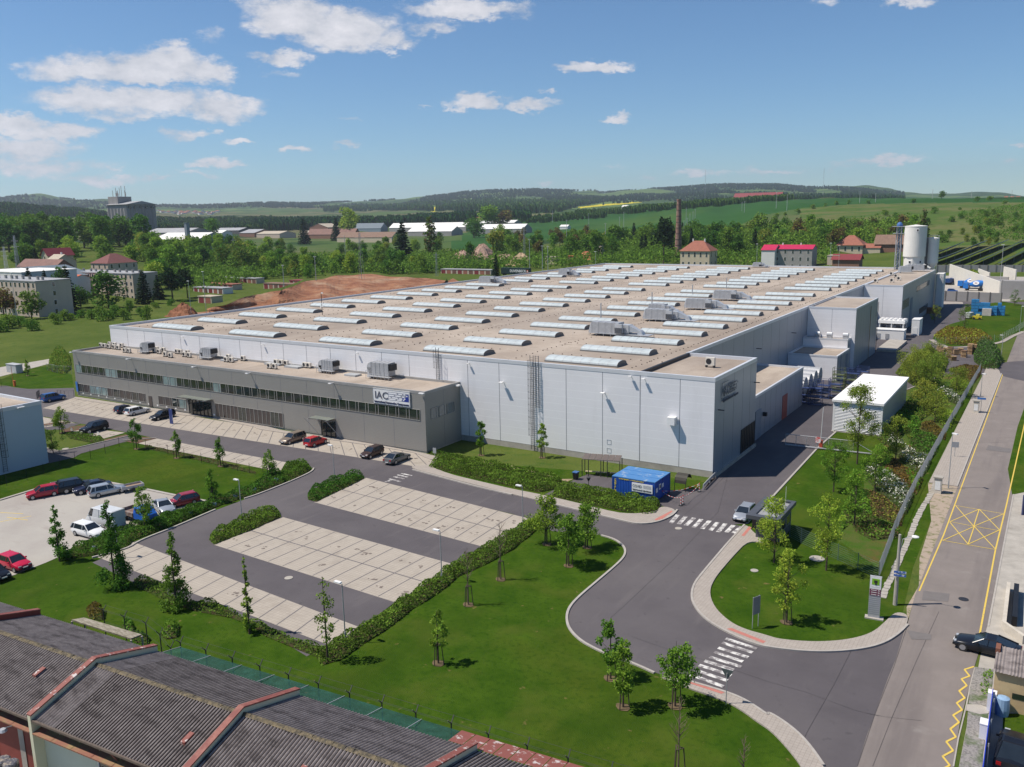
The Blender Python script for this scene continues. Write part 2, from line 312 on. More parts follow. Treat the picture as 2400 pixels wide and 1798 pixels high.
FORE=M('far forest',(.034,.066,.02),.95,col2=(.055,.10,.028),thr=(.4,.6),scale=.004,spec=.03,bump=6,bscale=.03);overlay(FORE,(.11,.17,.045),.0022,.50,.54,.9);overlay(FORE,(.012,.03,.012),.01,.5,.62,.6,off=50)
FARF=M('far fields',(.065,.105,.03),.95,col2=(.125,.12,.06),thr=(.45,.55),scale=.0016,spec=.03);overlay(FARF,(.02,.05,.016),.0035,.52,.56,.9,off=40)
POLYS=[('crop_field',CROP,[(1080,548),(1170,528),(1232,512),(1350,504),(1500,492),(1680,480),(1800,471),(1900,466),(2000,463),(2120,462),(2405,468),(2420,474),(2200,476),(2000,479),(1880,488),(1780,506),(1700,545),(1500,560),(1300,562),(1080,565)]),('crop_field',CROP,[(1055,565),(1180,560),(1190,590),(1060,592)]),('rapeseed_field',RAPE,[(995,487),(1018,485),(1046,487),(1040,493),(1012,497)]),('rapeseed_field',RAPE,[(1352,486),(1400,480),(1480,474),(1505,474),(1480,477),(1400,484),(1362,488)]),('dry_meadow',DRYM,[(1870,489),(2000,480),(2200,477),(2420,475),(2420,600),(2180,580),(2080,560),(1960,530),(1880,520)])]
pts=sorted(set([round(v,5)for v in np.linspace(TA[0],TA[-1],560)]+[round(TA[0]-.12*i,5)for i in range(1,20)]+[round(TA[-1]+.12*i,5)for i in range(1,30)]))
pts=[a for a in pts if TA[0]-1.6<a<TA[0]-1.6+2*math.pi]
DD=[0.5,15,30,45,60,80,100,130,160,200,240,280,320,360,385];d=400.0
while d<10500:DD.append(d);d*=1.016 if d>700 else 1.025
DD.append(14000.0)
nA,nD=len(pts),len(DD)
V=np.zeros((nA*nD,3))
for i,a in enumerate(pts):
 sa,ca=math.sin(a),math.cos(a)
 for j,D in enumerate(DD):
  z=T(sa*D,ca*D)
  if D>1500:z+=(math.sin(a*190+D*.0031)+math.sin(a*71+D*.0017+1))*D*.0004
  V[i*nD+j]=(sa*D,ca*D,z)
cls={}
for i in range(nA-1):
 for j in range(nD-1):
  c=V[[i*nD+j,(i+1)*nD+j,i*nD+j+1]].mean(0);D=DD[j];key='ground'
  if D>420 and TA[0]-.02<pts[i]<TA[-1]+.02:
   x,y=proj(*c)
   for k,(nm,mt_,P)in enumerate(POLYS):
    if 420<D<5600 and inpoly(x,y,P)and not(nm=='rapeseed_field' and D<2000):key=k;break
   else:
    key='hills' if D>2300 else('far_fields' if D>900 else 'ground')
    if D>2300 and x<620 and y>497:key='far_fields'
    if D>2300 and 600<x<1300 and y>486:key='far_fields'
  elif D>2300:key='hills'
  cls.setdefault(key,[]).append((i*nD+j,(i+1)*nD+j,(i+1)*nD+j+1,i*nD+j+1))
for key,fs in cls.items():
 used=sorted({v for f in fs for v in f});mp_={v:k for k,v in enumerate(used)}
 mb=MB();mb.v=[tuple(V[v])for v in used];mb.f=[tuple(mp_[v]for v in f)for f in fs];mb.m=[0]*len(fs)
 if isinstance(key,int):nm,mt_=POLYS[key][0],POLYS[key][1]
 else:nm,mt_={'ground':('ground',MEADOW),'hills':('hills',FORE),'far_fields':('far_fields',FARF)}[key]
 o=tag(mb.build(nm,mt_,smooth=True),kind='structure')
 if o.data.polygons[0].normal.z<0:o.data.flip_normals()
def sheets(name,mat,*polys,z=.02):
 mb=MB()
 for i,p in enumerate(polys):mb.sheet(GP(p),z+.003*i)
 return struct(name,mb,mat)
sheets('lawn',GRASS,R('s',(-700,2600),(-500,1130),(0,1105),(300,1010),(560,1095),(1000,1075),(1690,1130),(1830,1110),(1975,990),(2120,860),(2290,850),(2262,1010),(2140,1330),(2110,1460),(2060,1900),(2100,2600)),z=.008)
sheets('lawn',GRASS,R(5,(-60,360),(100,290),(160,250),(400,215),(620,290),(640,402),(450,410),(250,412),(130,395)),z=.01)
road_main=R(5,(-600,370),(60,385),(130,400),(250,412),(450,408),(640,402),(650,500))+R(6,(1470,985),(1500,1090),(2209,1325))+R(7,(370,1410),(960,1550),(1100,1580),(1250,1565),(1380,1510),(1425,1460))+R(7,(1990,1600))+R('c',(1400,210),(1240,400),(1185,470),(1168,540),(1180,600),(1240,680),(1340,750),(1480,820),(1600,865),(1663,880))+R('d',(200,905),(400,912),(600,895),(740,860),(840,800),(905,735),(1000,735),(900,1000),(560,1700),(400,1900),(360,1657),(280,1540),(200,1450),(100,1370),(0,1310))+R('c',(1580,1275),(1500,1225),(1390,1180),(1100,1095),(930,1045),(800,985),(650,935),(540,885),(450,835),(380,765),(358,700),(370,630),(430,560),(560,450),(690,340),(735,290),(742,250),(720,215),(660,175),(580,150))+R(7,(350,1640),(170,1550))+R(6,(2209,1490),(300,1050),(0,1003))+R(5,(1350,840),(1190,805),(380,650),(360,700),(-600,560))
sheets('road',ASPH,road_main,z=.02)
park=R(6,(490,1095),(760,1150),(950,1180))+R(7,(160,1545))+R('b',(1663,140),(1290,345),(900,590),(680,755),(450,870),(330,940),(-60,700))+R('a',(1560,700),(890,470),(600,330),(830,235),(860,200),(1100,110),(1400,-10))+R(5,(2209,1330))+R(6,(180,1245),(290,1215),(480,1130))
sheets('parking_aisle',ASPH,park,z=.024)
yard=R(7,(1425,1460),(1290,1420),(1250,1500),(350,1330),(280,1325),(540,1195),(650,1150),(860,1180),(1360,1290),(1600,1275),(1650,1290),(1730,1190))+[(1680,1118)]
yard2=[(x,y)for x,y in[(-37,106),(-37,125),(-47.6,127),(-47.6,262),(-37,262),(-37,345),(-60,345),(-60,372),(0,372),(2,345),(-6,300),(-12.5,268),(-14,240),(-14.5,222),(-12,214),(-6,210),(-6,204),(-12,203),(-16,205),(-20,196),(-23.5,180),(-28.6,165),(-28.6,112),(-30,96),(-33,82)]]
g=lambda lst:[tuple(G(*p)[:2])for p in lst]
mb=MB();mb.sheet([(-35.3,86)]+[tuple(G(*q)[:2])for q in[(1750,1228),(1765,1211),(1813,1163),(1915,1052),(1959,1013)]]+[(-28.6,165),(-23.5,180),(-20,196),(-16,205),(-12,203),(-6,202),(-6,211),(-12,214),(-14.5,222),(-14,240),(-12.5,268),(-6,300),(0,333),(2,345),(0,368),(-60,368),(-60,345),(-37,345),(-37,262),(-47.6,262),(-47.6,127),(-37,125),(-37,106)],.028)
mb.sheet(g(yard)+[(-37,106),(-30,98),tuple(G(1765,1211)[:2]),tuple(G(1750,1228)[:2])],.031)
tag(mb.build('yard_road',ASPH),kind='structure')
mb=MB();lft=g(R('d',(905,735),(880,790),(830,960),(780,1080),(690,1330),(640,1460),(580,1657)))
mb.sheet([(-8.75,400),(-8.75,214),(-8.75,81)]+[(p[0]+.0,p[1])for p in lft]+[(-15,20),(8,20)]+g(R('d',(1200,1657),(1245,1380),(1340,1010)))+[(-2.7,78),(-2.7,400)],.036)
struct('street',mb,ASPH2)
mb=MB();mb.sheet([(-2.75,20),(60,20),(60,118),(20,130),(-2.75,130)],.014);struct('forecourt',mb,CONC)
mb=MB();mb.sheet([(-12.2,118)]+g(R('d',(905,720),(900,620),(980,480),(985,300),(1060,60)))[::-1]+[(-8.7,80),(-8.7,118)],.016);struct('dusty_verge',mb,M('dusty verge',(.34,.27,.21),.95,col2=(.12,.13,.04),thr=(.5,.66),scale=1.2))
mb=MB();c=Vector((5.5,213));mb.sheet([(c.x+17*math.cos(t*math.pi/24),c.y+17*math.sin(t*math.pi/24))for t in range(48)],.041);struct('roundabout_road',mb,ASPH)
mb=MB();mb.prism([(c.x+8.2*math.cos(t*math.pi/24),c.y+8.2*math.sin(t*math.pi/24))for t in range(48)],0,.12);mb.prism([(c.x+7.6*math.cos(t*math.pi/24),c.y+7.6*math.sin(t*math.pi/24))for t in range(48)],.12,.16);o=mb.build('roundabout_apron',[M('red roundabout paving',(.42,.15,.125),.9,var=.1,scale=1)]);tag(o,kind='structure')
def strip_bays(A,B,C,D,nx,split,name='parking_paving',z=.03,stain=True,first=0.0):
 """A far left, B far right, C near right, D near left (pixels); nx bays"""
 a,b,c_,d_=[G(*p)for p in(A,B,C,D)]
 mb=MB();mb.sheet([a,b,c_,d_],z);struct(name,mb,PAVE)
 ml=MB();ms=MB()
 def at(u,v):return(a.lerp(b,u)).lerp(d_.lerp(c_,u),v)
 for i in range(nx+1):
  u=first+(1-first)*i/nx
  p,q=at(u,0.01),at(u,.99);n=Vector((-(q-p).y,(q-p).x,0)).normalized()*.06
  ml.add([(p-n).to_tuple()[:2]+(z+.004,),(p+n).to_tuple()[:2]+(z+.004,),(q+n).to_tuple()[:2]+(z+.004,),(q-n).to_tuple()[:2]+(z+.004,)],[(0,3,2,1)])
 if split:
  p,q=at(0,split),at(1,split);n=Vector((0,.07,0));ml.add([(v.x,v.y,z+.008)for v in(p-n,q-n,q+n,p+n)],[(0,1,2,3)])
 struct('bay_lines',ml,LINE)
 for i in range(nx):
  for v0 in((.25,.78)if split else(.5,)):
   if random.random()>(.8 if stain else.2):continue
   u=(i+.5+random.uniform(-.1,.1))/nx;p=at(u,v0+random.uniform(-.07,.07))
   for k in range(random.randint(2,7)):
    q=p+Vector((random.gauss(0,.38),random.gauss(0,.25),0));r_=random.uniform(.06,.24);t0=random.random()*6
    ms.sheet([(q.x+r_*random.uniform(.4,1.4)*math.cos(t0+t*.785),q.y+r_*random.uniform(.4,1.2)*math.sin(t0+t*.785))for t in range(8)],z+.012+.0003*k)
 if ms.f:struct('oil_stains',ms,OIL)
strip_bays(R(6,(950,1180))[0],(1240,1216),(1140,1284),R(6,(500,1390))[0],12,.5,first=0)
zz=lambda x,y:(480+x/2.836,1080+y/2.836)
strip_bays(zz(520,376),zz(1690,700),zz(1265,943),zz(60,560),12,.5)
strip_bays(zz(-480,540),zz(1020,1105),zz(860,1240),zz(-720,640),15,0,stain=False)
strip_bays((178,931),(1003,1067),(1045,1105),(100,957),36,0,stain=True)
strip_bays((100,978),(176,992),(140,1006),(90,1000),3,0,stain=False)
strip_bays(R(5,(660,740))[0],R(5,(1080,790))[0],R(5,(900,840))[0],R(5,(620,790))[0],5,0,stain=False)
strip_bays(R(5,(1350,840))[0],R(6,(310,1055))[0],R(6,(210,1130))[0],R(5,(1180,880))[0],15,0,stain=False)
def smooth(P,closed=True,it=2,lim=1.1):
 P=[Vector((p[0],p[1]))for p in P]
 for _ in range(it):
  Q_=[]if closed else[P[0]];n=len(P)
  for i in range(n if closed else n):
   if not closed and i in(0,n-1):continue
   a,b,c_=P[i-1],P[i],P[(i+1)%n];u,w=a-b,c_-b;lu,lw=max(u.length,1e-6),max(w.length,1e-6)
   Q_+=[b+u/lu*min(lu*.25,lim),b+w/lw*min(lw*.25,lim)]
  if not closed:Q_.append(P[-1])
  P=Q_
 return[tuple(p)for p in P]
def walk(name,pts_,mat=WALK,h=.12):mb=MB();mb.prism(smooth(g(pts_)),0,h);return struct(name,mb,mat)
walk('pavement',R(5,(640,480),(2209,715))+R(6,(235,775),(900,870),(1470,975),(1600,1010),(1520,1030),(1480,1015),(1370,965),(900,890),(0,760))+R(5,(2209,745),(1760,655),(1560,640),(640,500)))
walk('pavement',R(6,(1500,1035),(1600,1015),(1490,1085),(1700,1160),(2209,1280))+R(7,(260,1330),(560,1400),(960,1500),(1240,1480),(1290,1425),(1425,1460),(1380,1510),(1250,1565),(1100,1580),(960,1550),(370,1410))+R(6,(2209,1325),(1370,1110),(1330,1080),(1480,1080)))
walk('pavement',R('c',(1528,90),(1580,150),(1663,200),(1663,215),(1535,190),(1430,300),(1320,430),(1280,520),(1310,620),(1400,710),(1500,765),(1663,810))+R('d',(60,830),(200,845),(350,850),(500,838),(620,812),(700,775),(770,710),(830,655),(910,672),(905,735),(840,800),(740,860),(600,895),(400,912),(200,905),(0,885))+R('c',(1600,865),(1480,820),(1340,750),(1240,680),(1180,600),(1168,540),(1185,470),(1240,400),(1400,210),(1500,100)))
walk('pavement',R('c',(940,1068),(1030,1075),(1120,1100),(1390,1180),(1500,1225),(1580,1275),(1663,1330))+R('d',(0,1310),(100,1370),(200,1450),(280,1540),(360,1657),(420,1800),(270,1800),(215,1657),(140,1560),(60,1470),(0,1415))+R('c',(1600,1375),(1500,1300),(1380,1230),(1110,1140)))
mb=MB();mb.prism([(-12.1,118),(-8.95,118),(-8.95,205),(-9.8,212),(-12.1,212)],0,.12);struct('pavement',mb,WALK)
walk('pavement',R(4,(1430,1130),(1680,1135),(1685,1160),(1430,1150)))
mb=MB();mb.strip(g(R(4,(1410,1462),(1450,1490),(1560,1530),(1700,1525),(1900,1508),(2020,1480),(2110,1430),(2209,1390))),1.2,0,.12);struct('pavement',mb,WALK)
for pp in(R(7,(1230,1545),(1380,1468),(1385,1478),(1300,1540),(1240,1555)),R('c',(1395,768),(1425,762),(1650,850),(1630,862)),R('c',(1110,1108),(1140,1100),(1380,1182),(1360,1192)),R('c',(1490,160),(1540,100),(1556,108),(1508,165))):
 mb=MB();mb.sheet(g(pp),.128);struct('tactile_paving',mb,REDP)
def kerb(*lst,w=.22,h=.16):
 mb=MB()
 for l in lst:mb.strip(smooth(g(l),False),w,0,h)
 return struct('kerb',mb,KERB)
kerb(R('c',(580,155),(660,177),(715,213),(738,250),(731,290),(686,340),(556,450),(426,560),(366,630),(352,700),(374,770),(444,840),(534,890),(644,940),(794,990),(924,1050)),w=.22,h=.13)
kerb(R('c',(1510,88),(1398,210),(1238,400),(1183,470),(1164,540),(1177,602),(1237,684),(1337,753),(1478,824),(1598,868),(1663,883))+R('d',(200,908),(400,915),(600,898),(742,863),(842,803),(908,737)),R('c',(1120,1098),(1390,1177),(1500,1222),(1580,1272),(1663,1330))+R('d',(0,1308),(100,1368),(200,1448),(280,1538),(360,1655)),w=.2)
kerb(R(7,(370,1412),(960,1554),(1100,1584),(1252,1568),(1383,1512),(1426,1460)),R(6,(1350,1112),(1900,1258),(2209,1329)),R('a',(600,300),(830,243),(905,190),(1110,112),(1400,-12)),R(6,(-100,1362),(0,1332),(290,1218),(480,1132),(500,1100)))
mb=MB();mb.strip([(-28.5,139),(-28.5,165),(-23.4,180),(-20,196)],.2,0,.12);mb.strip(g([(1750,1228),(1765,1211),(1813,1163),(1915,1052),(1959,1013)]),.25,0,.12);mb.strip([(-8.85,118),(-8.85,206)],.2,0,.14);mb.strip([(-2.6,78),(-2.6,118)],.15,0,.05);struct('kerb',mb,KERB)
kerb(R(5,(0,1375),(300,1283),(480,1232)),R(5,(930,1222),(1260,1282),(1560,1345),(1780,1385)),w=.4)
kerb(R(5,(380,735),(620,700)),R(5,(410,925),(480,950),(560,948),(1120,818)),R(5,(1060,862),(1350,838)),w=.18)
sheets('side_road',ASPH,R(5,(1190,812),(1110,822),(620,935),(480,948),(405,918),(400,1060),(640,1005),(700,970),(1060,875),(1200,850)),R(5,(380,745),(620,708),(700,712),(620,740),(560,760),(400,770)),z=.045)
LOT=M('pale lot concrete',(.36,.335,.30),.9,col2=(.31,.28,.255),thr=(.4,.65),scale=.12);overlay(LOT,(.25,.21,.19),.6,.6,.72,.5,stretch=(.3,1.4,1))
sheets('car_park',LOT,R(5,(-700,1560),(-10,1383),(300,1288),(480,1238),(930,1226),(1260,1285),(1560,1350),(1790,1390),(1600,1450),(1250,1590),(1050,1640))+R('a',(700,165),(480,250),(300,330),(120,400),(-50,470),(-900,640)),z=.03)
BED=M('mulched bed',(.12,.055,.035),.95,col2=(.07,.085,.03),thr=(.45,.65),scale=1.2,bump=.05)
sheets('flower_bed',BED,R(5,(380,735),(380,715),(560,695),(620,700),(600,708)),R(5,(540,770),(620,735),(740,728),(690,765),(560,790)),R(5,(900,850),(1110,800),(1125,812),(900,872)),R(5,(1060,862),(1190,822),(1350,840),(1180,885)),z=.05)
mb=MB();
for a_,b_ in(((0,1560),(270,1510)),((60,1520),(240,1545)),((0,1480),(200,1490))):
 mb.strip(g(R(5,a_,b_)),.12,.034,.038)
struct('faded_lot_lines',mb,YELP)
def stripe(mb,a,b,w,z=.046):
 a,b=G(*a),G(*b);n=Vector((-(b-a).y,(b-a).x,0)).normalized()*w/2
 mb.add([(p.x,p.y,z)for p in(a-n,b-n,b+n,a+n)],[(0,1,2,3)])
mb=MB()
for(a,b)in(((1370,1572),(1430,1500)),((1440,1580),(1500,1512)),((1500,1592),(1572,1526)),((1568,1610),(1635,1538)),((1640,1622),(1705,1550)),((1712,1635),(1775,1565)),((1778,1650),(1842,1576)),((1850,1652),(1912,1590)),((1905,1660),(1985,1602))):
 stripe(mb,R(7,a)[0],R(7,b)[0],.5)
struct('crosswalk',mb,WHITEP)
mb=MB()
for(a,b)in(((1160,1060),(1375,1138)),((1188,1030),(1400,1100)),((1215,998),(1425,1065)),((1250,970),(1440,1030)),((1285,945),(1490,1010)),((1315,912),(1500,975)),((1340,885),(1535,948)),((1365,852),(1562,917)),((1388,825),(1590,892))):
 stripe(mb,R('c',a)[0],R('c',b)[0],.42)
struct('crosswalk',mb,WHITEP)
mb=MB()
for(a,b)in(((1115,1215),(1180,1200)),((1150,1190),(1250,1215)),((1190,1170),(1280,1190)),((1220,1155),(1310,1175)),((1255,1143),(1345,1162))):stripe(mb,R(6,a)[0],R(6,b)[0],.35)
struct('crosswalk',mb,WHITEP)
mb=MB()
mb.strip([(-8.55,82.5),(-8.3,99),(-8.45,160),(-8.6,205)],.13,.040,.046);mb.strip([(-3.1,76),(-3.25,97),(-3.1,113),(-2.9,165)],.14,.040,.046)
X={k:G(*R('d',v)[0])for k,v in dict(a=(1200,0),b=(1530,15),c=(1180,68),d=(1505,120),e=(1135,188),f=(1480,248),m=(1340,97),n=(1300,213),p=(1372,-60)).items()}
P8={k:G(*R(8,v)[0])for k,v in dict(tl=(1618,1420),tm=(1822,1452),tr=(2035,1492),ml=(1570,1560),mr=(2005,1640),c=(1775,1600)).items()}
def yl(p,q,w=.1,z=.043):
 n=Vector((-(q-p).y,(q-p).x,0)).normalized()*w/2;mb.add([(v.x,v.y,z)for v in(p-n,q-n,q+n,p+n)],[(0,1,2,3)])
for k,(p,q)in enumerate(((P8['tl'],P8['tr']),(P8['tm'],P8['c']),(P8['tl'],P8['c']),(P8['ml'],P8['tm']),(P8['tm'],P8['mr']),(P8['c'],P8['tr']),(P8['ml'],P8['c']),(P8['c'],P8['mr']),(X['e'],X['f']),(X['m'],X['n']),(X['e'],X['m']),(X['m'],X['f']),(X['c'],X['n']),(X['n'],X['d']))):yl(p,q,z=.048+.001*k)
zz_=[(692,435),(575,472),(638,552),(538,588),(603,668),(510,735),(578,820),(480,882),(546,965),(436,1032),(508,1118),(402,1200),(470,1298),(352,1356),(436,1465),(308,1535),(395,1645),(260,1720)]
zw=[G(2150+x/5.212,1480+y/5.212)for x,y in zz_]
for k in range(len(zw)-1):yl(zw[k],zw[k+1],.14,.05+.0007*k)
struct('yellow_marking',mb,YELP)
mb=MB();e1=[G(2150+x/5.212,1480+y/5.212)for x,y in((703,445),(640,690),(600,900),(545,1130),(500,1310),(440,1657))];mb.strip(e1,.09,.037,.044);struct('gutter_line',mb,CONC)
GRAV=M('grey gravel',(.28,.26,.24),.95,col2=(.16,.15,.14),thr=(.45,.6),scale=6,bump=.03);overlay(GRAV,(.07,.11,.03),.5,.5,.62,.9)
mb=MB();mb.sheet([tuple(G(2150+x/5.212,1480+y/5.212)[:2])for x,y in((705,440),(925,470),(915,640),(880,900),(800,1500),(780,1800),(480,1800),(600,1200),(640,700))],.056);struct('gravel_verge',mb,GRAV)
mb=MB();mb.sheet([tuple(G(2150+x/5.212,1480+y/5.212)[:2])for x,y in((610,900),(770,905),(880,950),(870,1010),(760,1020),(595,975))],.065);struct('concrete_slab',mb,CONC)
mb=MB()
dl=[G(*p)for p in R(8,(1890,335),(1850,420),(1760,650),(1650,860),(1500,1120),(1420,1290),(1290,1520),(1240,1650))+R('d',(740,560))]
for k in range(len(dl)-1):
 p,q=dl[k],dl[k+1];L=(q-p).length;n=int(L/.75);t=(q-p).normalized()
 for i in range(n):
  c0=p+t*(i+.5)*L/n;mb.obox(c0+Vector((random.uniform(-.05,.05),0,0)),t,.33,random.uniform(.26,.34),.012,.05+random.random()*.03)
struct('drainage_slabs',mb,CONC)
sheets('perimeter_road',CONC,R(5,(-100,235),(0,225),(590,125),(590,165),(400,200),(60,290),(-100,330)),z=.015)
mb=MB();pit=R(2,(-560,1230),(-420,1215),(-200,1130),(0,1080),(160,1050),(380,985),(640,930),(760,905),(1000,910),(1400,940),(1640,960),(1700,930),(1760,960),(1200,1060),(0,1215),(-600,1290))
gp=g(pit);mb.sheet(gp,.03);struct('red_earth',mb,SOIL)
mb=MB();mb.sheet(g(R(8,(560,1690),(830,1290),(830,1100),(1000,850),(1050,640),(1200,400),(1180,260),(1400,80),(1700,190),(1940,240)))+[(-13.2,206),(-13.3,139),(-13.0,98),(-12.5,86)],.02);BKM=M('bank ground cover',(.08,.10,.025),.95,col2=(.05,.10,.014),thr=(.42,.6),scale=.5,bump=.1,bscale=6,spec=.02);overlay(BKM,(.13,.075,.035),.25,.52,.66,.8,off=3);struct('bank',mb,BKM)
def seam(pts_,w=.02,z=.052):
 mb=MB();L=[G(*p)for p in pts_]
 for a,b in zip(L,L[1:]):
  n=Vector((-(b-a).y,(b-a).x,0)).normalized()*w/2;mb.add([(p.x,p.y,z)for p in(a-n,b-n,b+n,a+n)],[(0,1,2,3)])
 return struct('road_seam',mb,SEAM)
SEAM=M('tar seam',(.055,.05,.052),.8,var=.2)
seam(R('c',(640,690),(720,620),(900,450),(1050,310),(1200,150),(1340,0))+R(7,(1900,1010)));seam(R('c',(770,810),(1000,890),(1300,980),(1663,1105))+R('d',(250,1175),(560,1290),(720,1330)));seam(R('d',(178,1590),(260,1420),(430,1120),(575,835)));seam(R('d',(680,1657),(800,1350),(960,980),(1110,650)),w=.025);seam(R('d',(580,1657),(690,1330),(820,1000),(900,760)),w=.03);seam(R('d',(640,1310),(760,1335),(1000,1360)));seam(R(7,(1420,1560),(1640,1370),(1900,1100)));seam(R(8,(1640,860),(1900,880),(2120,870)),w=.03);seam(R(8,(1400,1280),(1700,1276)),w=.04)
PATCH=M('asphalt patch',(.15,.135,.13),.9,var=.1,scale=1)
sheets('asphalt_patch',PATCH,R('d',(1010,515),(1180,535),(1170,585),(1000,575)),z=.054);sheets('asphalt_patch',PATCH,R('d',(900,770),(1060,800),(1060,835),(930,830)),z=.055);sheets('asphalt_patch',PATCH,R(8,(1900,900),(2100,930),(2090,965),(1880,940)),z=.054)
sheets('dirt_path',M('worn dirt path',(.30,.22,.15),.95,col2=(.10,.115,.03),thr=(.5,.68),scale=1.1),R(6,(1920,1045),(2000,1040),(2209,1085),(2209,1110),(2000,1070))+R(7,(0,1100),(200,1120),(420,1190),(530,1190),(430,1230),(350,1170),(100,1110),(0,1075)),z=.03)
HX0,HX1,HX2,HY0,HY1,HY2,HZ=-171.0,-47.6,-37.0,106.6,124.8,343.0,13.6
hall=empty('factory_hall',(-104,225,0),'huge pale grey flat-roofed factory hall covered with rows of arched skylights','factory')
def wall_box(mb,x0,x1,y0,y1,z):mb.prism([(x0,y0),(x1,y0),(x1,y1),(x0,y1)],0,z,bottom=False)
mb=MB();fp=[(HX0,HY0),(HX2,HY0),(HX2,HY1),(HX1,HY1),(HX1,HY2),(HX0,HY2)]
n=len(fp);zb=1.0
mb.mat(0)
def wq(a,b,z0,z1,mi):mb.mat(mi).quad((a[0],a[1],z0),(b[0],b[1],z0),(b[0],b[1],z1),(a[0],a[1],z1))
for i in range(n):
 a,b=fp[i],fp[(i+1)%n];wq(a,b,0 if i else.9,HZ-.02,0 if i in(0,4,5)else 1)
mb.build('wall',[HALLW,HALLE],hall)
mb=MB();mb.box(HX0+.02,HX2-.02,HY0+.02,HY0+.5,0,.9);mb.build('plinth',CONC,hall)
mb=MB();mb.sheet(fp[:],HZ-.45);mb.build('roof',ROOF,hall)
mb=MB();pw=.38
def rim(mb,pts_,z0,z1,w):
 P=[Vector(p)for p in pts_];k=len(P);inner=[]
 for i in range(k):
  a,b,c_=P[i-1],P[i],P[(i+1)%k];d1=(b-a).normalized();d2=(c_-b).normalized();n1_=Vector((-d1.y,d1.x));n2_=Vector((-d2.y,d2.x));inner.append(b+(n1_+n2_)*w/(1+n1_.dot(n2_)))
 outer=[b-(Vector((b.x,b.y))-inner[i])*-0.10 for i,b in enumerate(P)]
 for i in range(k):
  j=(i+1)%k;mb.add([(outer[i].x,outer[i].y,z0),(outer[j].x,outer[j].y,z0),(inner[j].x,inner[j].y,z0),(inner[i].x,inner[i].y,z0),(outer[i].x,outer[i].y,z1),(outer[j].x,outer[j].y,z1),(inner[j].x,inner[j].y,z1),(inner[i].x,inner[i].y,z1)],[(4,5,6,7),(0,1,5,4),(2,3,7,6)])
rim(mb,fp,HZ-.5,HZ+.03,pw);mb.build('parapet',TRIM,hall)
mb=MB();mb.box(-47.75,-47.35,107.0,124.8,HZ-.45,HZ+.05);mb.build('roof_upstand',DARKM,hall)
mb=MB()
xs=[-41.8,-47.6,-53.4,-59.3]+[-65.1-5.87*i for i in range(18)]
for x in xs:mb.box(x-(.07 if abs(x+47.6)<.1 else.035),x+.035,HY0-.012,HY0-.003,.9,HZ-.1)
for y in(110.5,114.5,118.5,122):mb.box(HX2+.003,HX2+.01,y-.025,y+.025,.3,HZ-.1)
for i in range(24):mb.box(HX1+.003,HX1+.01,129+i*5.8,129.06+i*5.8,.3,HZ-.1)
mb.build('panel_joint',JOINT,hall)
rows=[112.0+11.42*i for i in range(11)]+[244+11.42*i for i in range(8)]
cols=[(-65.0,-53.0),(-88.5,-76.4),(-112.6,-100.4),(-137.2,-124.6),(-161.6,-149.0)]
def skylight_meshes(L=12.1,W=3.2,Hh=.62):
 mb=MB();ns=10;e=MB();rb=MB()
 pr=[(-W/2*math.cos(math.pi*i/ns),Hh*math.sin(math.pi*i/ns)**.85+.2)for i in range(ns+1)]
 for i in range(ns):mb.add([(0,pr[i][0],pr[i][1]),(L,pr[i][0],pr[i][1]),(L,pr[i+1][0],pr[i+1][1]),(0,pr[i+1][0],pr[i+1][1])],[(0,1,2,3)])
 for x in(0.0,L):
  e.add([(x,a,b)for a,b in pr],[tuple(range(ns+1))if x==0 else tuple(range(ns,-1,-1))])
 e.box(-.1,L+.1,-W/2-.1,-W/2+.02,0,.22);e.box(-.1,L+.1,W/2-.02,W/2+.1,0,.22);e.box(-.1,0,-W/2,W/2,0,.22);e.box(L,L+.1,-W/2,W/2,0,.22)
 for k in range(9):
  x=L*k/8
  for i in range(ns):
   a,b=pr[i],pr[i+1];rb.mat(1).add([(x-.035,a[0]*1.01,a[1]+.02),(x+.035,a[0]*1.01,a[1]+.02),(x+.035,b[0]*1.01,b[1]+.02),(x-.035,b[0]*1.01,b[1]+.02)],[(0,1,2,3)])
 return mb,e,rb
a_,e_,r_=skylight_meshes()
b0=len(a_.v);a_.v+=r_.v;a_.f+=[tuple(i+b0 for i in f)for f in r_.f];a_.m+=r_.m;sk0=a_.build('skylight',[POLY,GALV],hall,origin=(0,0,0));e0=e_.build('end_plate',POLYE,sk0)
first=True
for ci,(x0,x1)in enumerate(cols):
 for ri,y in enumerate(rows):
  if first:s_=sk0;first=False
  else:
   s_=copy_tree(sk0,hall)
  s_.location=(x0-hall.location.x,y-hall.location.y,HZ-.45);s_.scale=((x1-x0)/12.1,1,1)
mb=MB()
for ci in range(6):
 xx=[-47.6-3.2,-70.7,-94.4,-118.6,-143.2,-166][ci]
 y=109
 while y<340:
  q_=xx+random.uniform(-.15,.15);mb.box(q_-.07,q_+.07,y-.07,y+.07,HZ-.44,HZ-.34);y+=random.uniform(1.3,2.1)
for i in range(19):
 yy=117.5+11.42*i;x=-168
 while x<-49:
  if random.random()<.75:mb.box(x-.07,x+.07,yy-.07,yy+.07,HZ-.44,HZ-.34)
  x+=1.7
mb.build('roof_fixing',M('brown fixing',(.10,.075,.06),.9),hall)['kind']='stuff'
mb=MB()
for i in range(26):x,y=random.uniform(-168,-50),random.uniform(109,335);mb.tube((x,y,HZ-.45),(x,y,HZ+1.6),.012,4)
mb.build('lightning_rod',GALV,hall)
mb=MB();RPM=M('roof repair strip',(.26,.21,.17),.95,col2=(.38,.32,.27),thr=(.4,.6),scale=.8)
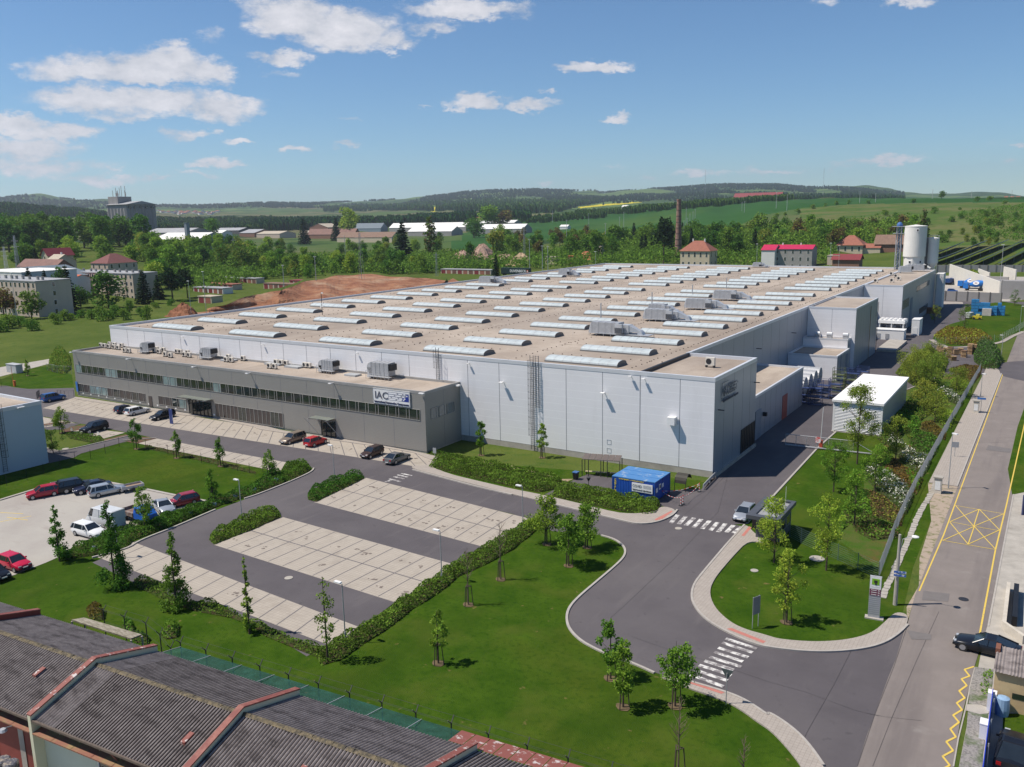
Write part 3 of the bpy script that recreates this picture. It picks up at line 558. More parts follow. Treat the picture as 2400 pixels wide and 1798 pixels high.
for i in range(46):
 x,y=random.uniform(-166,-52),random.uniform(109,335);w_,l_=random.uniform(.5,1.1),random.uniform(2,9)
 if random.random()<.5:w_,l_=l_,w_
 mb.box(x-w_/2,x+w_/2,y-l_/2,y+l_/2,HZ-.449,HZ-.44+i*.0002)
tag(mb.build('roof_repairs',RPM,hall),kind='stuff')
def wall_lamp(x,z,y=HY0,s=1.0):
 mb=MB();mb.box(x-.05*s,x+.05*s,y-.35*s,y,z,z+.06);mb.box(x-.32*s,x+.32*s,y-.95*s,y-.35*s,z-.02,z+.07);return mb.build('wall_lamp',WHITE,hall)
wall_lamp(-53.1,10.2);wall_lamp(-70.2,10.2);wall_lamp(-49.0,12.9,s=.7);wall_lamp(-47.0,12.7,s=.7)
mb=MB();p=GY(1574,992,HY0-.5);mb.box(p.x-.55,p.x+.55,HY0-.9,HY0,p.z-.2,p.z+.85);mb.tube((p.x+.75,HY0-.12,p.z+.65),(p.x+.75,HY0-.12,p.z+.35),.07,8);mb.build('vent_box',WHITE,hall)
for x in(-76.5,-99.7,-123,-146.3):wall_lamp(x,12.6,s=.6)
for(y,z)in((134,9.6),(160,9.3),(185,9.2)):
 mb=MB();mb.box(HX1,HX1+1.0,y-.12,y+.12,z,z+.1);mb.build('wall_lamp',DARKM,hall)
for(y,z)in((108.2,9.0),(124,10)):
 mb=MB();mb.box(HX2,HX2+.8,y-.12,y+.12,z,z+.1);mb.build('wall_lamp',DARKM,hall)
mb=MB();p=GY(1200+838/3.682,800+870/3.682,HY0)
for dz in(0,-1.25):
 z=p.z+dz
 for q in((p.x-.32,p.x+.32,z+.3,z+.33),(p.x-.32,p.x+.32,z-.33,z-.3),(p.x-.33,p.x-.3,z-.33,z+.33),(p.x+.3,p.x+.33,z-.33,z+.33)):mb.box(q[0],q[1],HY0-.03,HY0-.004,q[2],q[3])
mb.build('wall_hatch',GALV,hall)
a=GX(*R(7,(1975,800))[0],HX2);b=GX(*R(7,(2085,860))[0],HX2)
mb=MB();mb.box(HX2,HX2+.06,a.y,b.y,.5,4.0)
for i in range(9):yy=a.y+(b.y-a.y)*i/8;mb.mat(1).box(HX2+.06,HX2+.12,yy-.05,yy+.05,.4,4.1)
mb.build('ventilation_grille',[BLACK,DARKM],hall)
mb=MB();mb.box(-47,-38.2,126.6,126.9,0,5.2);mb.build('roller_door',M('grey roller door',(.12,.14,.17),.5,var=.1),hall)
mb=MB();mb.box(HX2+.01,HX2+.35,HY0+.2,HY1,0,.5);mb.build('plinth',CONC,hall)
LADM=M('ladder steel',(.10,.105,.115),.5,metal=.3,var=.1)
def cage_ladder(name,x,y,z0,z1,parent,cage=True,nx=0):
 """ladder standing off the wall at (x, y) facing -y"""
 mb=MB();y-=.25
 for s in(-.28,.28):mb.tube((x+s,y,z0),(x+s,y,z1+1.1),.045,5)
 z=z0+.2
 while z<z1+1:mb.tube((x-.28,y,z),(x+.28,y,z),.022,4);z+=.33
 if cage:
  zs=np.arange(z0+2.3,z1+1.2,.95)
  for zz2 in zs:
   pr=[(x+.42*math.cos(t),y-.40+.42*math.sin(t))for t in np.linspace(-math.pi*1.12,math.pi*.12,9)]
   for k in range(8):mb.tube((*pr[k],zz2),(*pr[k+1],zz2),.02,4)
  for t in np.linspace(-math.pi*1.05,math.pi*.05,5):mb.tube((x+.42*math.cos(t),y-.4+.42*math.sin(t),zs[0]),(x+.42*math.cos(t),y-.4+.42*math.sin(t),zs[-1]),.015,4)
 for zz2 in np.arange(z0+1,z1,2.5):
  for s in(-.28,.28):mb.tube((x+s,y,zz2),(x+s,y+.27,zz2),.02,4)
 return mb.build(name,LADM,parent)
lx=GY(1200+185/3.682,1000,HY0).x
cage_ladder('ladder',lx,HY0,.3,HZ,hall);cage_ladder('ladder',lx+.9,HY0,6.8,HZ,hall,cage=False)
cage_ladder('ladder',GY(600+1575/3.682,860,HY0).x,HY0,9.2,HZ,hall)
def text_mesh(txt,size,ext=.02,bold=0.0,sx=1.0):
 cu=bpy.data.curves.new('lettering','FONT');cu.body=txt;cu.size=size;cu.extrude=ext;cu.offset=bold;cu.resolution_u=2;cu.align_x='LEFT'
 o=bpy.data.objects.new('lettering',cu);S.collection.objects.link(o);dg=bpy.context.evaluated_depsgraph_get();me=bpy.data.meshes.new_from_object(o.evaluated_get(dg))
 bpy.data.objects.remove(o);me.name='lettering';return me
def place_text(name,txt,size,mat,parent,loc,rot,ext=.02,bold=0.0,sx=1.0,origin=None):
 me=text_mesh(txt,size,ext,bold);me.materials.clear();me.materials.append(mat)
 w=max((v.co.x for v in me.vertices),default=1)
 if sx>2:sc=sx/w
 else:sc=sx
 Mx=Matrix.Translation(Vector(loc))@Matrix(rot).to_4x4()@Matrix.Diagonal((sc,1,1,1))
 if parent is not None:Mx=Matrix.Translation(-Vector(parent.location if parent.parent is None else(0,0,0)))@Mx
 me.transform(Mx);return link(name,me,parent)
FRONT=((1,0,0),(0,0,-1),(0,1,0))
SIDE=((0,0,1),(1,0,0),(0,1,0))
BLUE=M('sign blue',(.02,.04,.26),.4,var=.08);NAVY=M('sign navy',(.02,.03,.09),.4,var=.1);WHITEL=M('lettering white',(.8,.8,.82),.4,var=.03)
OX0,OX1,OY0,OY1,OZ=-170.6,-78.4,97.6,106.58,9.5
off=empty('office_building',(-124,102,0),'long two-storey grey office block with ribbon windows in front of the hall','building')
mb=MB();mb.prism([(OX0,OY0),(OX1,OY0),(OX1,OY1),(OX0,OY1)],.25,OZ-.02,bottom=False);mb.f.pop(len(mb.f)-5);mb.m.pop();mb.build('wall',OFFW,off)
mb=MB();mb.box(OX0+.05,OX1-.05,OY0+.05,OY1,0,.25);mb.build('plinth',CONC,off)
mb=MB();mb.sheet([(OX0,OY0),(OX1,OY0),(OX1,OY1),(OX0,OY1)],OZ-.35);mb.build('roof',ROOF,off)
mb=MB();rim(mb,[(OX0,OY0),(OX1,OY0),(OX1,OY1),(OX0,OY1)],OZ-.4,OZ+.02,.3);mb.build('parapet',M('grey roof trim',(.33,.32,.31),.45,metal=.2),off)
pj=[-164.6+6.15*i for i in range(15)if i not in()]
mb=MB()
for i,x in enumerate(pj[:14]):
 mb.box(x-.03,x+.03,OY0-.012,OY0-.002,6.75,OZ-.1);mb.box(x-.03,x+.03,OY0-.012,OY0-.002,2.75 if x<-105 else.3,4.95)
mb.box(OX1+.002,OX1+.012,102.2,102.26,.3,OZ-.1)
mb.build('panel_joint',JOINT,off)
def window(x0,x1,z0,z1,y=OY0,gl=GLASS,split=None,axis='x',par=off,fr=.05,dep=.05):
 f=MB();p_=MB()
 def bx(m_,a0,a1,zz0,zz1,d0,d1):
  if axis=='x':m_.box(a0,a1,y-d1,y-d0,zz0,zz1)
  else:m_.box(y+d0,y+d1,a0,a1,zz0,zz1)
 bx(f,x0,x1,z0,z0+fr,.003,dep+.03);bx(f,x0,x1,z1-fr,z1,.003,dep+.03);bx(f,x0,x0+fr,z0+fr,z1-fr,.003,dep+.03);bx(f,x1-fr,x1,z0+fr,z1-fr,.003,dep+.03)
 for s in(split or[]):bx(f,s-fr*.7,s+fr*.7,z0+fr,z1-fr,.003,dep+.03)
 fo=f.build('window',FRAME,par);
 bx(p_,x0+fr,x1-fr,z0+fr,z1-fr,.002,dep*.6);p_.build('pane',gl,fo,origin=tuple(par.location));return fo
x=OX0+.6;k=0
blind={0,5,6,14,15,21}
while x<OX1-1.5:
 w=2.05;window(x,x+w,5.0,6.7,gl=GLASSB if k in blind or k in(1,)and 0 else GLASS,split=[x+w*.72]);x+=w+.01;k+=1
ex0=GY(1640/3.682,968,OY0).x;ex1=GY(1835/3.682,985,OY0).x;tall1=GY(600+235/3.682,990,OY0).x;dx0=GY(1290/3.682,948,OY0).x
x=OX0+.7;k=0
while x<tall1-.4:
 w=2.05
 if x+w<dx0-.1 or dx0+1.2<x<ex0-w:window(x,x+w,.95,2.65,gl=(GLASSB if k in(2,3,4,16,17)else(DARKP if k%3 else GLASS)),split=[x+w*.72])
 elif x>=ex1:window(x,min(x+w,tall1),.35,2.9,gl=(DARKP if k%4 else GLASS),split=[x+w*.5])
 x+=w+.01;k+=1
GREEN=M('green glass',(.10,.16,.13),.1,var=.2,spec=1.0)
def entrance(x0,x1,h,canopy):
 f=MB();n_=max(3,int((x1-x0)/1.0))
 for i in range(n_+1):xx=x0+(x1-x0)*i/n_;f.box(xx-.05,xx+.05,OY0-.14,OY0-.005,.15,h)
 f.box(x0,x1,OY0-.13,OY0-.004,h,h+.12);f.box(x0,x1,OY0-.12,OY0-.004,2.15,2.22)
 fo=f.build('entrance_door',DARKM,off);g_=MB();g_.box(x0,x1,OY0-.06,OY0-.002,.15,h);g_.build('glass',GLASS,fo,origin=tuple(off.location))
 c0,c1=canopy;m_=MB();zc=h+.65
 m_.mat(0).box(c0,c1,OY0-1.7,OY0-.05,zc,zc+.03)
 for i in range(int((c1-c0)/1.6)+1):
  xx=c0+.25+(c1-c0-.5)*i/max(1,int((c1-c0)/1.6));m_.mat(1).tube((xx,OY0,zc-.6),(xx,OY0-2.0,zc-.06),.035,5);m_.box(xx-.03,xx+.03,OY0-2.1,OY0,zc-.07,zc-.005)
 m_.build('canopy',[M('canopy glass',(.17,.185,.16),.35,spec=.4),GALV],off)
entrance(ex0,ex1,2.9,(ex0-1.2,ex1+.6));d0=GY(600+570/3.682,1010,OY0).x;d1=GY(600+690/3.682,1018,OY0).x;entrance(d0,d1,2.7,(GY(600+440/3.682,985,OY0-2).x,d1+.1))
for xx in(GY(600+540/3.682,1005,OY0).x,d1+1.0):
 m_=MB();m_.tube((xx-1.2,OY0-1.9,3.3),(xx+.2,OY0-.1,.25),.04,5);m_.build('canopy_strut',GALV,off)
mb=MB();mb.box(dx0,dx0+1.0,OY0-.08,OY0-.003,.2,2.3);mb.build('door',DARKP,off)
for x0 in(98.9,101.0,103.0):window(x0,x0+1.9,5.0,6.7,y=OX1,axis='y',gl=M('pale side glass',(.16,.17,.17),.1,spec=1),split=[x0+1.35])  # side panes use a paler glass tone
for x in(OX0+.8,-150.6,-130.9,-116.5,-96.9):
 m_=MB();m_.box(x-.06,x+.06,OY0-.7,OY0,OZ-.25,OZ-.18);m_.box(x-.3,x+.3,OY0-1.0,OY0-.7,OZ-.27,OZ-.15);m_.build('wall_lamp',WHITE,off)
m_=MB();m_.box(OX1,OX1+.7,105.2,105.9,OZ-.5,OZ-.3);m_.box(OX1-.7,OX1+.2,OY0-.6,OY0-.2,OZ-.25,OZ-.1);m_.build('wall_lamp',WHITE,off)
for i in range(17):
 x=OX0+2.2+i*2.75
 if x>ex0-1 and x<ex1+.3:continue
 m_=MB();m_.box(x-.22,x+.22,OY0-.03,OY0-.003,.52,.82);m_.build('notice_plate',WHITE,off)
m_=MB();m_.box(OX0+.1,OX0+.75,OY0-.2,OY0-.12,.9,3.0);m_.build('banner_sign',M('light blue banner',(.05,.16,.45),.5),off)
def iac_sign(parent,x0,x1,z0,z1,along,dpos,mats):
 """x0..x1 along the wall, z0..z1; along 'x' faces -y at y=dpos, 'y' faces +x at x=dpos"""
 board,ink,blue,rim_=mats;w=x1-x0;h=z1-z0;b=MB()
 def bx(m_,a0,a1,q0,q1,t0,t1):
  A0,A1=x0+w*a0,x0+w*a1;Z0,Z1=z0+h*q0,z0+h*q1
  if along=='x':m_.box(A0,A1,dpos-t1,dpos-t0,Z0,Z1)
  else:m_.box(dpos+t0,dpos+t1,A0,A1,Z0,Z1)
 if board is not None:
  bx(b,0,1,0,1,.05,.16);so_=b.build('sign',board,parent)
  b=MB()
  for q in((0,1,.98,1),(0,1,0,.02),(0,.01,0,1),(.99,1,0,1)):bx(b,*q,.16,.19)
  b.build('sign_frame',rim_,so_,origin=tuple(parent.location))
  b=MB();bx(b,.42,.97,.33,.86,.163,.17);b.build('sign_field',M('grey sign field',(.30,.31,.36),.5),so_,origin=tuple(parent.location))
  b=MB();bx(b,.80,.97,.33,.62,.171,.175);bx(b,.90,.97,.62,.80,.171,.175);b.build('sign_field',blue,so_,origin=tuple(parent.location))
 else:
  b=MB()
  for q in((0,.42,.985,1),(0,.42,0.24,.255),(0,.01,.25,1)):bx(b,*q,.10,.13)
  so_=b.build('sign',ink,parent)
 b=MB()
 for(a0,a1,q)in((.44,.66,.74),(.70,.80,.74),(.84,.88,.74),(.44,.58,.60),(.62,.76,.60),(.80,.86,.58),(.44,.49,.46),(.53,.68,.46),(.72,.80,.44),(.84,.88,.47),(.44,.62,.35),(.66,.78,.35),(.91,.94,.66),(.82,.85,.38)):
  bx(b,a0,a1,q,q+.075,.176,.19)
 b.build('sign_dash',WHITEL if board is not None else ink,so_,origin=tuple(parent.location))
 def tx(t,a,q,size,wid,mat,bold):
  A=x0+w*a;Z=z0+h*q
  if along=='x':me=place_text('lettering',t,size,mat,parent,(A,dpos-.2,Z),FRONT,.02,bold,wid)
  else:me=place_text('lettering',t,size,mat,parent,(dpos+.2,A,Z),SIDE,.02,bold,wid)
  me.parent=so_
 tx('IAC',.05,.36,h*.66,w*.36,ink,.012);tx('International Automotive Components',.04,.08,h*.20,w*.93,ink if board is None else NAVY,.012)
a=GY(600+1015/3.682,800+470/3.682,OY0);b=GY(600+1335/3.682,800+510/3.682,OY0)
iac_sign(off,a.x,b.x,6.85,9.25,'x',OY0,(WHITE,M('sign dark letter',(.10,.10,.13),.5),BLUE,GALV))
m1=GX(*R(7,(1805,430))[0],HX2);m2=GX(*R(7,(1948,350))[0],HX2)
iac_sign(hall,m1.y,m2.y,9.6,12.5,'y',HX2,(None,M('sign slate letter',(.05,.07,.11),.5),BLUE,GALV))
for k,me in enumerate([o for o in hall.children if o.name.startswith('sign')]):pass
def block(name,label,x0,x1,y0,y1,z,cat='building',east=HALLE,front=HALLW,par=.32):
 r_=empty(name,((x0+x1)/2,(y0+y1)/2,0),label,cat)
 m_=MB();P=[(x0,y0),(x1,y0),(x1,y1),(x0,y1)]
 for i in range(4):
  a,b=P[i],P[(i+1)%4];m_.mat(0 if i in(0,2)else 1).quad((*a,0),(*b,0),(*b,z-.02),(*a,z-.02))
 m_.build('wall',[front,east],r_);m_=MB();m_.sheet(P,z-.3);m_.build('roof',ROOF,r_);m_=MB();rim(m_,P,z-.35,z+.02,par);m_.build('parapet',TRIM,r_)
 return r_
lowa=block('annex','low flat-roofed annex with a red door beside the hall corner',HX1+.05,-37.9,127.2,156.5,7.1)
m_=MB();m_.box(-37.9,-37.83,143.2,146.2,0,4.2);m_.build('door',M('dull red door',(.30,.07,.055),.6,var=.15),lowa)
m_=MB();m_.box(-37.9,-37.82,128.0,131.0,0,4.6);m_.build('roller_door',M('grey door',(.2,.23,.28),.5),lowa)
m_=MB();m_.box(-37.9,-37.3,132.0,132.5,3.1,3.7);m_.build('wall_lamp',DARKM,lowa)
tall=block('annex','tall clad block midway along the shaded side of the hall',HX1+.05,-37.2,198.0,224.0,13.6)
lw=block('annex','narrow clad strip annex carrying three round roof vents',HX1+.06,-38.0,194.6,197.97,7.1,par=.2)
lw2=block('annex','single-storey clad annex with a stained brown roof in front of the tall block',HX1+.06,-37.5,182.6,194.55,5.2)
m_=MB();m_.box(-38.05,-37.45,186,186.4,0,5.0);m_.box(-38.0,-37.42,191,193,0,4.4);m_.build('door',M('blue grey door',(.16,.2,.26),.5),lw2)
m_=MB();m_.box(-47,-38.6,197.9,197.97,5.75,5.85);m_.build('panel_joint',JOINT,lw)
for p_,lab in(((1800+430/3.682,400+1410/3.682),'left'),((1800+533/3.682,400+1418/3.682),'middle'),((1800+672/3.682,400+1428/3.682),'right')):
 c_=GY(p_[0],p_[1],196.3);m_=MB();m_.tube((c_.x-.55,196.3,7.75),(c_.x+.55,196.3,7.75),.62,14);m_.box(c_.x-.5,c_.x+.5,195.75,196.85,6.8,7.6)
 o=tag(m_.build('roof_vent',GALVL,origin=(c_.x,196.3,6.8)),{'left':'shiny drum roof vent nearest the hall wall','middle':'middle one of three shiny drum vents on the strip annex','right':'shiny drum roof vent farthest from the hall wall'}[lab],'vent','drum vents on the strip annex')
silo_b=block('annex','far clad block with mirrored windows below the white silos',HX1+.05,-37.2,262.0,333.0,13.6)
for(y0,y1,z0,z1,n_)in((263,275,6.6,9.2,10),(289,296,9.5,11.2,5),(296.5,318,9.5,11.2,12),(298,318,1.5,3.5,8),(266,271,.8,1.8,3)):
 for i in range(n_):
  a=y0+(y1-y0)*i/n_;window(a,a+(y1-y0)/n_-.1,z0,z1,y=-37.2,axis='y',gl=GLASS if n_!=10 else M('green mirrored glass',(.10,.13,.06),.15,var=.4),par=silo_b)
m_=MB();m_.box(-37.2,-37.1,278,282,0,8.6);m_.build('roller_door',M('blue roller door',(.13,.17,.24),.5),silo_b)
m_=MB()
for b_,(x0,y0,y1,z1_)in((tall,(-37.2,198,224,13.6)),(lowa,(-37.9,127.2,156.5,7.1)),(silo_b,(-37.2,262,333,13.6))):
 m_=MB();y=y0+3
 while y<y1:m_.box(x0+.003,x0+.012,y-.02,y+.02,.1,z1_-.1);y+=3.0
 if b_ is not lowa:m_.box(-42.3,-42.25,y0-.012,y0-.003,7.2 if b_ is tall else 0,z1_-.1)
 m_.build('panel_joint',JOINT,b_)
m_=MB();m_.box(HX1-.1,HX1+.25,198.2,224,HZ-.45,HZ+.05);m_.build('roof_upstand',DARKM,tall)
m_=MB()
for y in(214,226):m_.tube((-37.0,y if y<224 else 223.6,0),(-37.0,y if y<224 else 223.6,12.6),.07,6)
m_.build('rain_pipe',M('rusty pipe',(.3,.2,.13),.7),tall)
def paint(name,c,metal=.3):return M(name+' car paint',c,.28,metal=metal,var=.04,scale=1,spec=.6)
CARGLASS=M('car glass',(.015,.02,.025),.05,var=.3,spec=1.0);HEADL=M('headlight lens',(.38,.40,.43),.1,spec=1);TAILL=M('tail light lens',(.35,.01,.01),.2,spec=.8);RIM=M('alloy rim',(.4,.4,.42),.35,metal=.6)
KINDS={'hatch':(4.0,1.72,1.47,[(-.5,.55),(-.48,.86),(-.40,.93),(.18,.93),(.40,.80),(.47,.68),(.5,.45)],(-.485,-.40,.06,.235),.31),'wagon':(4.65,1.80,1.49,[(-.5,.55),(-.485,.86),(-.40,.93),(.20,.93),(.42,.80),(.475,.66),(.5,.45)],(-.485,-.42,.05,.22),.32),'sedan':(4.7,1.82,1.44,[(-.5,.55),(-.485,.90),(-.30,.95),(.18,.93),(.42,.78),(.475,.66),(.5,.45)],(-.40,-.20,.05,.22),.33),'coupe':(4.75,1.86,1.39,[(-.5,.55),(-.485,.92),(-.34,.95),(.16,.91),(.42,.76),(.475,.62),(.5,.42)],(-.44,-.14,.04,.20),.35),'suv':(4.6,1.88,1.70,[(-.5,.60),(-.49,1.0),(-.40,1.06),(.22,1.05),(.42,.96),(.485,.80),(.5,.5)],(-.485,-.42,.08,.23),.36),'van':(5.2,1.98,2.3,[(-.5,.5),(-.498,1.25),(-.40,1.3),(.30,1.25),(.42,1.08),(.48,.85),(.5,.5)],(-.495,-.485,.24,.37),.34)}
def make_car(kind,pm,label,group=None,cat='car',name='parked_car',scale=1.0):
 L,Wd,Hh,prof,cab,tr=KINDS[kind];w=Wd/2
 r_=empty(name,(0,0,0),label,cat,group)
 mb=MB();secs=[]
 for fx,zt in prof:
  x=fx*L;edge=1-max(0,abs(fx)-.38)/.12*.16;ww=w*edge;zb=.24 if abs(fx)<.47 else.34
  secs.append([(x,-ww*.93,zb),(x,-ww,zb+.12),(x,-ww,zb+(zt-zb)*.66),(x,-ww*.93,zt-.04),(x,-ww*.80,zt),(x,0,zt+.03),(x,ww*.80,zt),(x,ww*.93,zt-.04),(x,ww,zb+(zt-zb)*.66),(x,ww,zb+.12),(x,ww*.93,zb)])
 n=11;vs=[p for s in secs for p in s];fs=[]
 for i in range(len(secs)-1):
  for j in range(n-1):fs.append((i*n+j,(i+1)*n+j,(i+1)*n+j+1,i*n+j+1))
  fs.append((i*n+n-1,(i+1)*n+n-1,(i+1)*n,i*n))
 fs.append(tuple(range(n-1,-1,-1)));fs.append(tuple((len(secs)-1)*n+k for k in range(n)));mb.add(vs,fs)
 fs2=mb.f;mb.f=[f[::-1]for f in fs2]
 bo=mb.build('body',pm,r_);bo.data.polygons.foreach_set('use_smooth',[True]*len(bo.data.polygons))
 mod=bo.modifiers.new('b','EDGE_SPLIT');mod.split_angle=math.radians(38)
 zd=.90 if kind not in('suv','van')else(1.03 if kind=='suv' else 1.24);rb,rt,ft,fb=[c*L for c in cab];wb=w*.90;wt=w*(.70 if kind!='van' else.82);zt=Hh-.04
 g_=MB();g_.add([(rb,-wb,zd),(fb,-wb,zd),(fb,wb,zd),(rb,wb,zd),(rt,-wt,zt),(ft,-wt,zt),(ft,wt,zt),(rt,wt,zt)],[(4,5,6,7),(0,1,5,4),(1,2,6,5),(2,3,7,6),(3,0,4,7)])
 if kind!='van':g_.build('window',CARGLASS,r_)
 else:
  m_=MB();xm=L*.12;tm=zt;m_.add([(rb,-wb,zd),(xm+.5,-wb,zd),(xm+.5,wb,zd),(rb,wb,zd),(rt,-wt,zt),(xm+.2,-wt,zt),(xm+.2,wt,zt),(rt,wt,zt)],[(4,5,6,7),(0,1,5,4),(1,2,6,5),(2,3,7,6),(3,0,4,7)]);m_.build('cargo_body',pm,r_)
  g_.v=[((x if x>0 else xm+.45)*1,y*.985,z*.995)for x,y,z in g_.v];g_.build('window',CARGLASS,r_)
 m_=MB();k=.03
 m_.add([(rt-k,-wt-k,zt-.03),(ft+k,-wt-k,zt-.03),(ft+k,wt+k,zt-.03),(rt-k,wt+k,zt-.03),(rt+.12,-wt*.86,zt+.045),(ft-.14,-wt*.86,zt+.045),(ft-.14,wt*.86,zt+.045),(rt+.12,wt*.86,zt+.045)],[(4,5,6,7),(0,1,5,4),(1,2,6,5),(2,3,7,6),(3,0,4,7),(0,3,2,1)])
 xm=(ft+fb)/2*.0-.02*L
 for s in(-1,1):
  for a,b,rr in(((fb,s*wb,zd),(ft,s*wt,zt),.045),((rb,s*wb,zd),(rt,s*wt,zt),.07),((xm,s*(wb+.005),zd),(xm-.05,s*(wt+.01),zt),.035)):m_.tube(a,b,rr,5)
  if kind in('wagon','suv','hatch','van'):m_.tube((rb+.62,s*(wb+.005),zd),(rt+.42,s*(wt+.01),zt),.05,5)
 m_.build('roof',pm,r_)
 for sx in(-1,1):
  for sy in(-1,1):
   x=sx*L*.31+(.03*L if sx>0 else.02*L)
   m_=MB();m_.tube((x,sy*(w-.22),tr),(x,sy*(w+.015),tr),tr,16);wh=m_.build('wheel',RUB,r_)
   m_=MB();m_.tube((x,sy*(w+.01),tr),(x,sy*(w+.028),tr),tr*.66,10);m_.build('rim',RIM,wh)
  zz3=.66 if kind not in('suv','van')else.86
  for sy in(-1,1):
   m_=MB()
   if sx>0:m_.box(L*.44,L*.483,sy*w*.60-.16,sy*w*.60+.16,zz3-.10,zz3+.03);m_.build('headlight',HEADL,r_)
   else:m_.box(-L*.497,-L*.47,sy*w*.66-.14,sy*w*.66+.14,zz3-.02,zz3+.20);m_.build('tail_light',TAILL,r_)
  m_=MB();m_.box(sx*L*.5-.02,sx*L*.5+.02,-.26,.26,.42,.53);m_.build('number_plate',WHITE,r_)
 m_=MB();m_.box(L*.47,L*.5+.005,-.42,.42,.34,.5);m_.build('grille',BLACK,r_)
 for s in(-1,1):m_=MB();m_.box(fb-.42,fb-.28,s*(w+.06)-.09,s*(w+.06)+.09,zd+.02,zd+.16);m_.build('mirror',pm,r_)
 if scale!=1:r_.scale=(scale,)*3
 return r_
def put(o,px,py,d,z=.03,dx=0,dy=0):
 p=G(px,py,z);o.location=(p.x+dx,p.y+dy,z);o.rotation_euler=(0,0,math.atan2(d[1],d[0]));return o
NY,PY,NX,PX=(0.02,-1),(-.02,1),(-1,0),(1,0)
CP=dict(blue=paint('metallic blue',(.02,.09,.30)),white=paint('white',(.72,.72,.72),0),black=paint('black',(.012,.013,.018)),navy=paint('dark blue',(.015,.02,.05)),tan=paint('tan',(.24,.19,.145)),red=paint('red',(.42,.02,.025),0),brown=paint('dark brown',(.06,.035,.03)),grey=paint('grey',(.17,.165,.165)),silver=paint('silver',(.44,.46,.49),.5),crim=paint('crimson',(.36,.01,.03),0),darkred=paint('dark red',(.26,.015,.03),0),pick=paint('bright blue',(.02,.12,.50),0),vang=paint('pale grey',(.55,.56,.57),0),cherry=paint('cherry red',(.48,.01,.045),0))
r5=lambda x,y:R(5,(x,y))[0];r6=lambda x,y:R(6,(x,y))[0];ra=lambda x,y:R('a',(x,y))[0]
GO='cars parked in front of the office';GL='vehicles on the left concrete lot'
put(make_car('suv',CP['blue'],'metallic blue crossover parked alone at the far left end of the office bays',GO),*r5(462,512),PY)
put(make_car('hatch',CP['navy'],'dark hatchback half hidden behind the white estate car',GO),*r5(1085,612),PY)
put(make_car('wagon',CP['white'],'white estate car with dark windows beside the office entrance',GO),*r5(1188,625),PY)
put(make_car('wagon',CP['black'],'black estate car standing behind the blue information pylon',GO),*r5(1405,665),NY)
put(make_car('wagon',CP['tan'],'tan estate car parked left of the bright red hatchback',GO),*r6(318,866),NY)
put(make_car('hatch',CP['red'],'bright red hatchback in front of the small office door',GO),*r6(515,893),PY)
put(make_car('hatch',CP['brown'],'dark brown hatchback parked left of the grey saloon',GO),*r6(1003,990),NY)
put(make_car('sedan',CP['grey'],'grey saloon at the right end of the office parking row',GO),*r6(1218,1037),PY)
put(make_car('suv',CP['black'],'black off-road car parked across the road from the office',GO),*r5(815,777),NY)
put(make_car('hatch',CP['crim'],'crimson hatchback, first in the row beside the grass',GL),*r5(375,1338),(-.35,-1))
put(make_car('suv',CP['black'],'black tall car showing its rear, beside a dark saloon',GL),*r5(658,1285),(.35,1))
put(make_car('sedan',CP['navy'],'dark saloon nose-out between the black tall car and the silver estate',GL),*r5(800,1293),(-.35,-1))
put(make_car('wagon',CP['silver'],'silver estate car parked left of the flat trailer',GL),*r5(928,1318),(.3,1))
put(make_car('hatch',CP['darkred'],'dark red hatchback in the corner of the lot by the hedge',GL),*r5(1578,1410),(-.3,-1))
put(make_car('coupe',CP['silver'],'silver two-door car squeezed between the blue truck and the hedge',GL),*r5(1415,1462),(1,-.35))
put(make_car('wagon',CP['white'],'white estate car with a glass sunroof by the hedge',GL),*ra(583,152),(1,.05))
put(make_car('hatch',CP['cherry'],'cherry red small car at the left edge by the lawn',GL),*ra(97,362),(1,.05))
put(make_car('hatch',CP['black'],'black car cut off by the left edge of the picture',GL),*ra(-40,430),(1,.05))
put(make_car('van',CP['vang'],'pale grey panel van behind the white estate car',GL,cat='van',name='panel_van'),*r5(915,1590),(-1,-.05))
put(make_car('hatch',CP['silver'],'silver car waiting beside the gatehouse',None),1744.7,1214,(0,-1))
put(make_car('coupe',CP['black'],'shiny black coupe turning out of the yard on the right',None),2150+845/5.212,1480+250/5.212,(-1,.05))
put(make_car('coupe',CP['black'],'dark car behind the blue metal fence at the bottom right',None),2150+1165/5.212,1480+1545/5.212,(0.05,1))
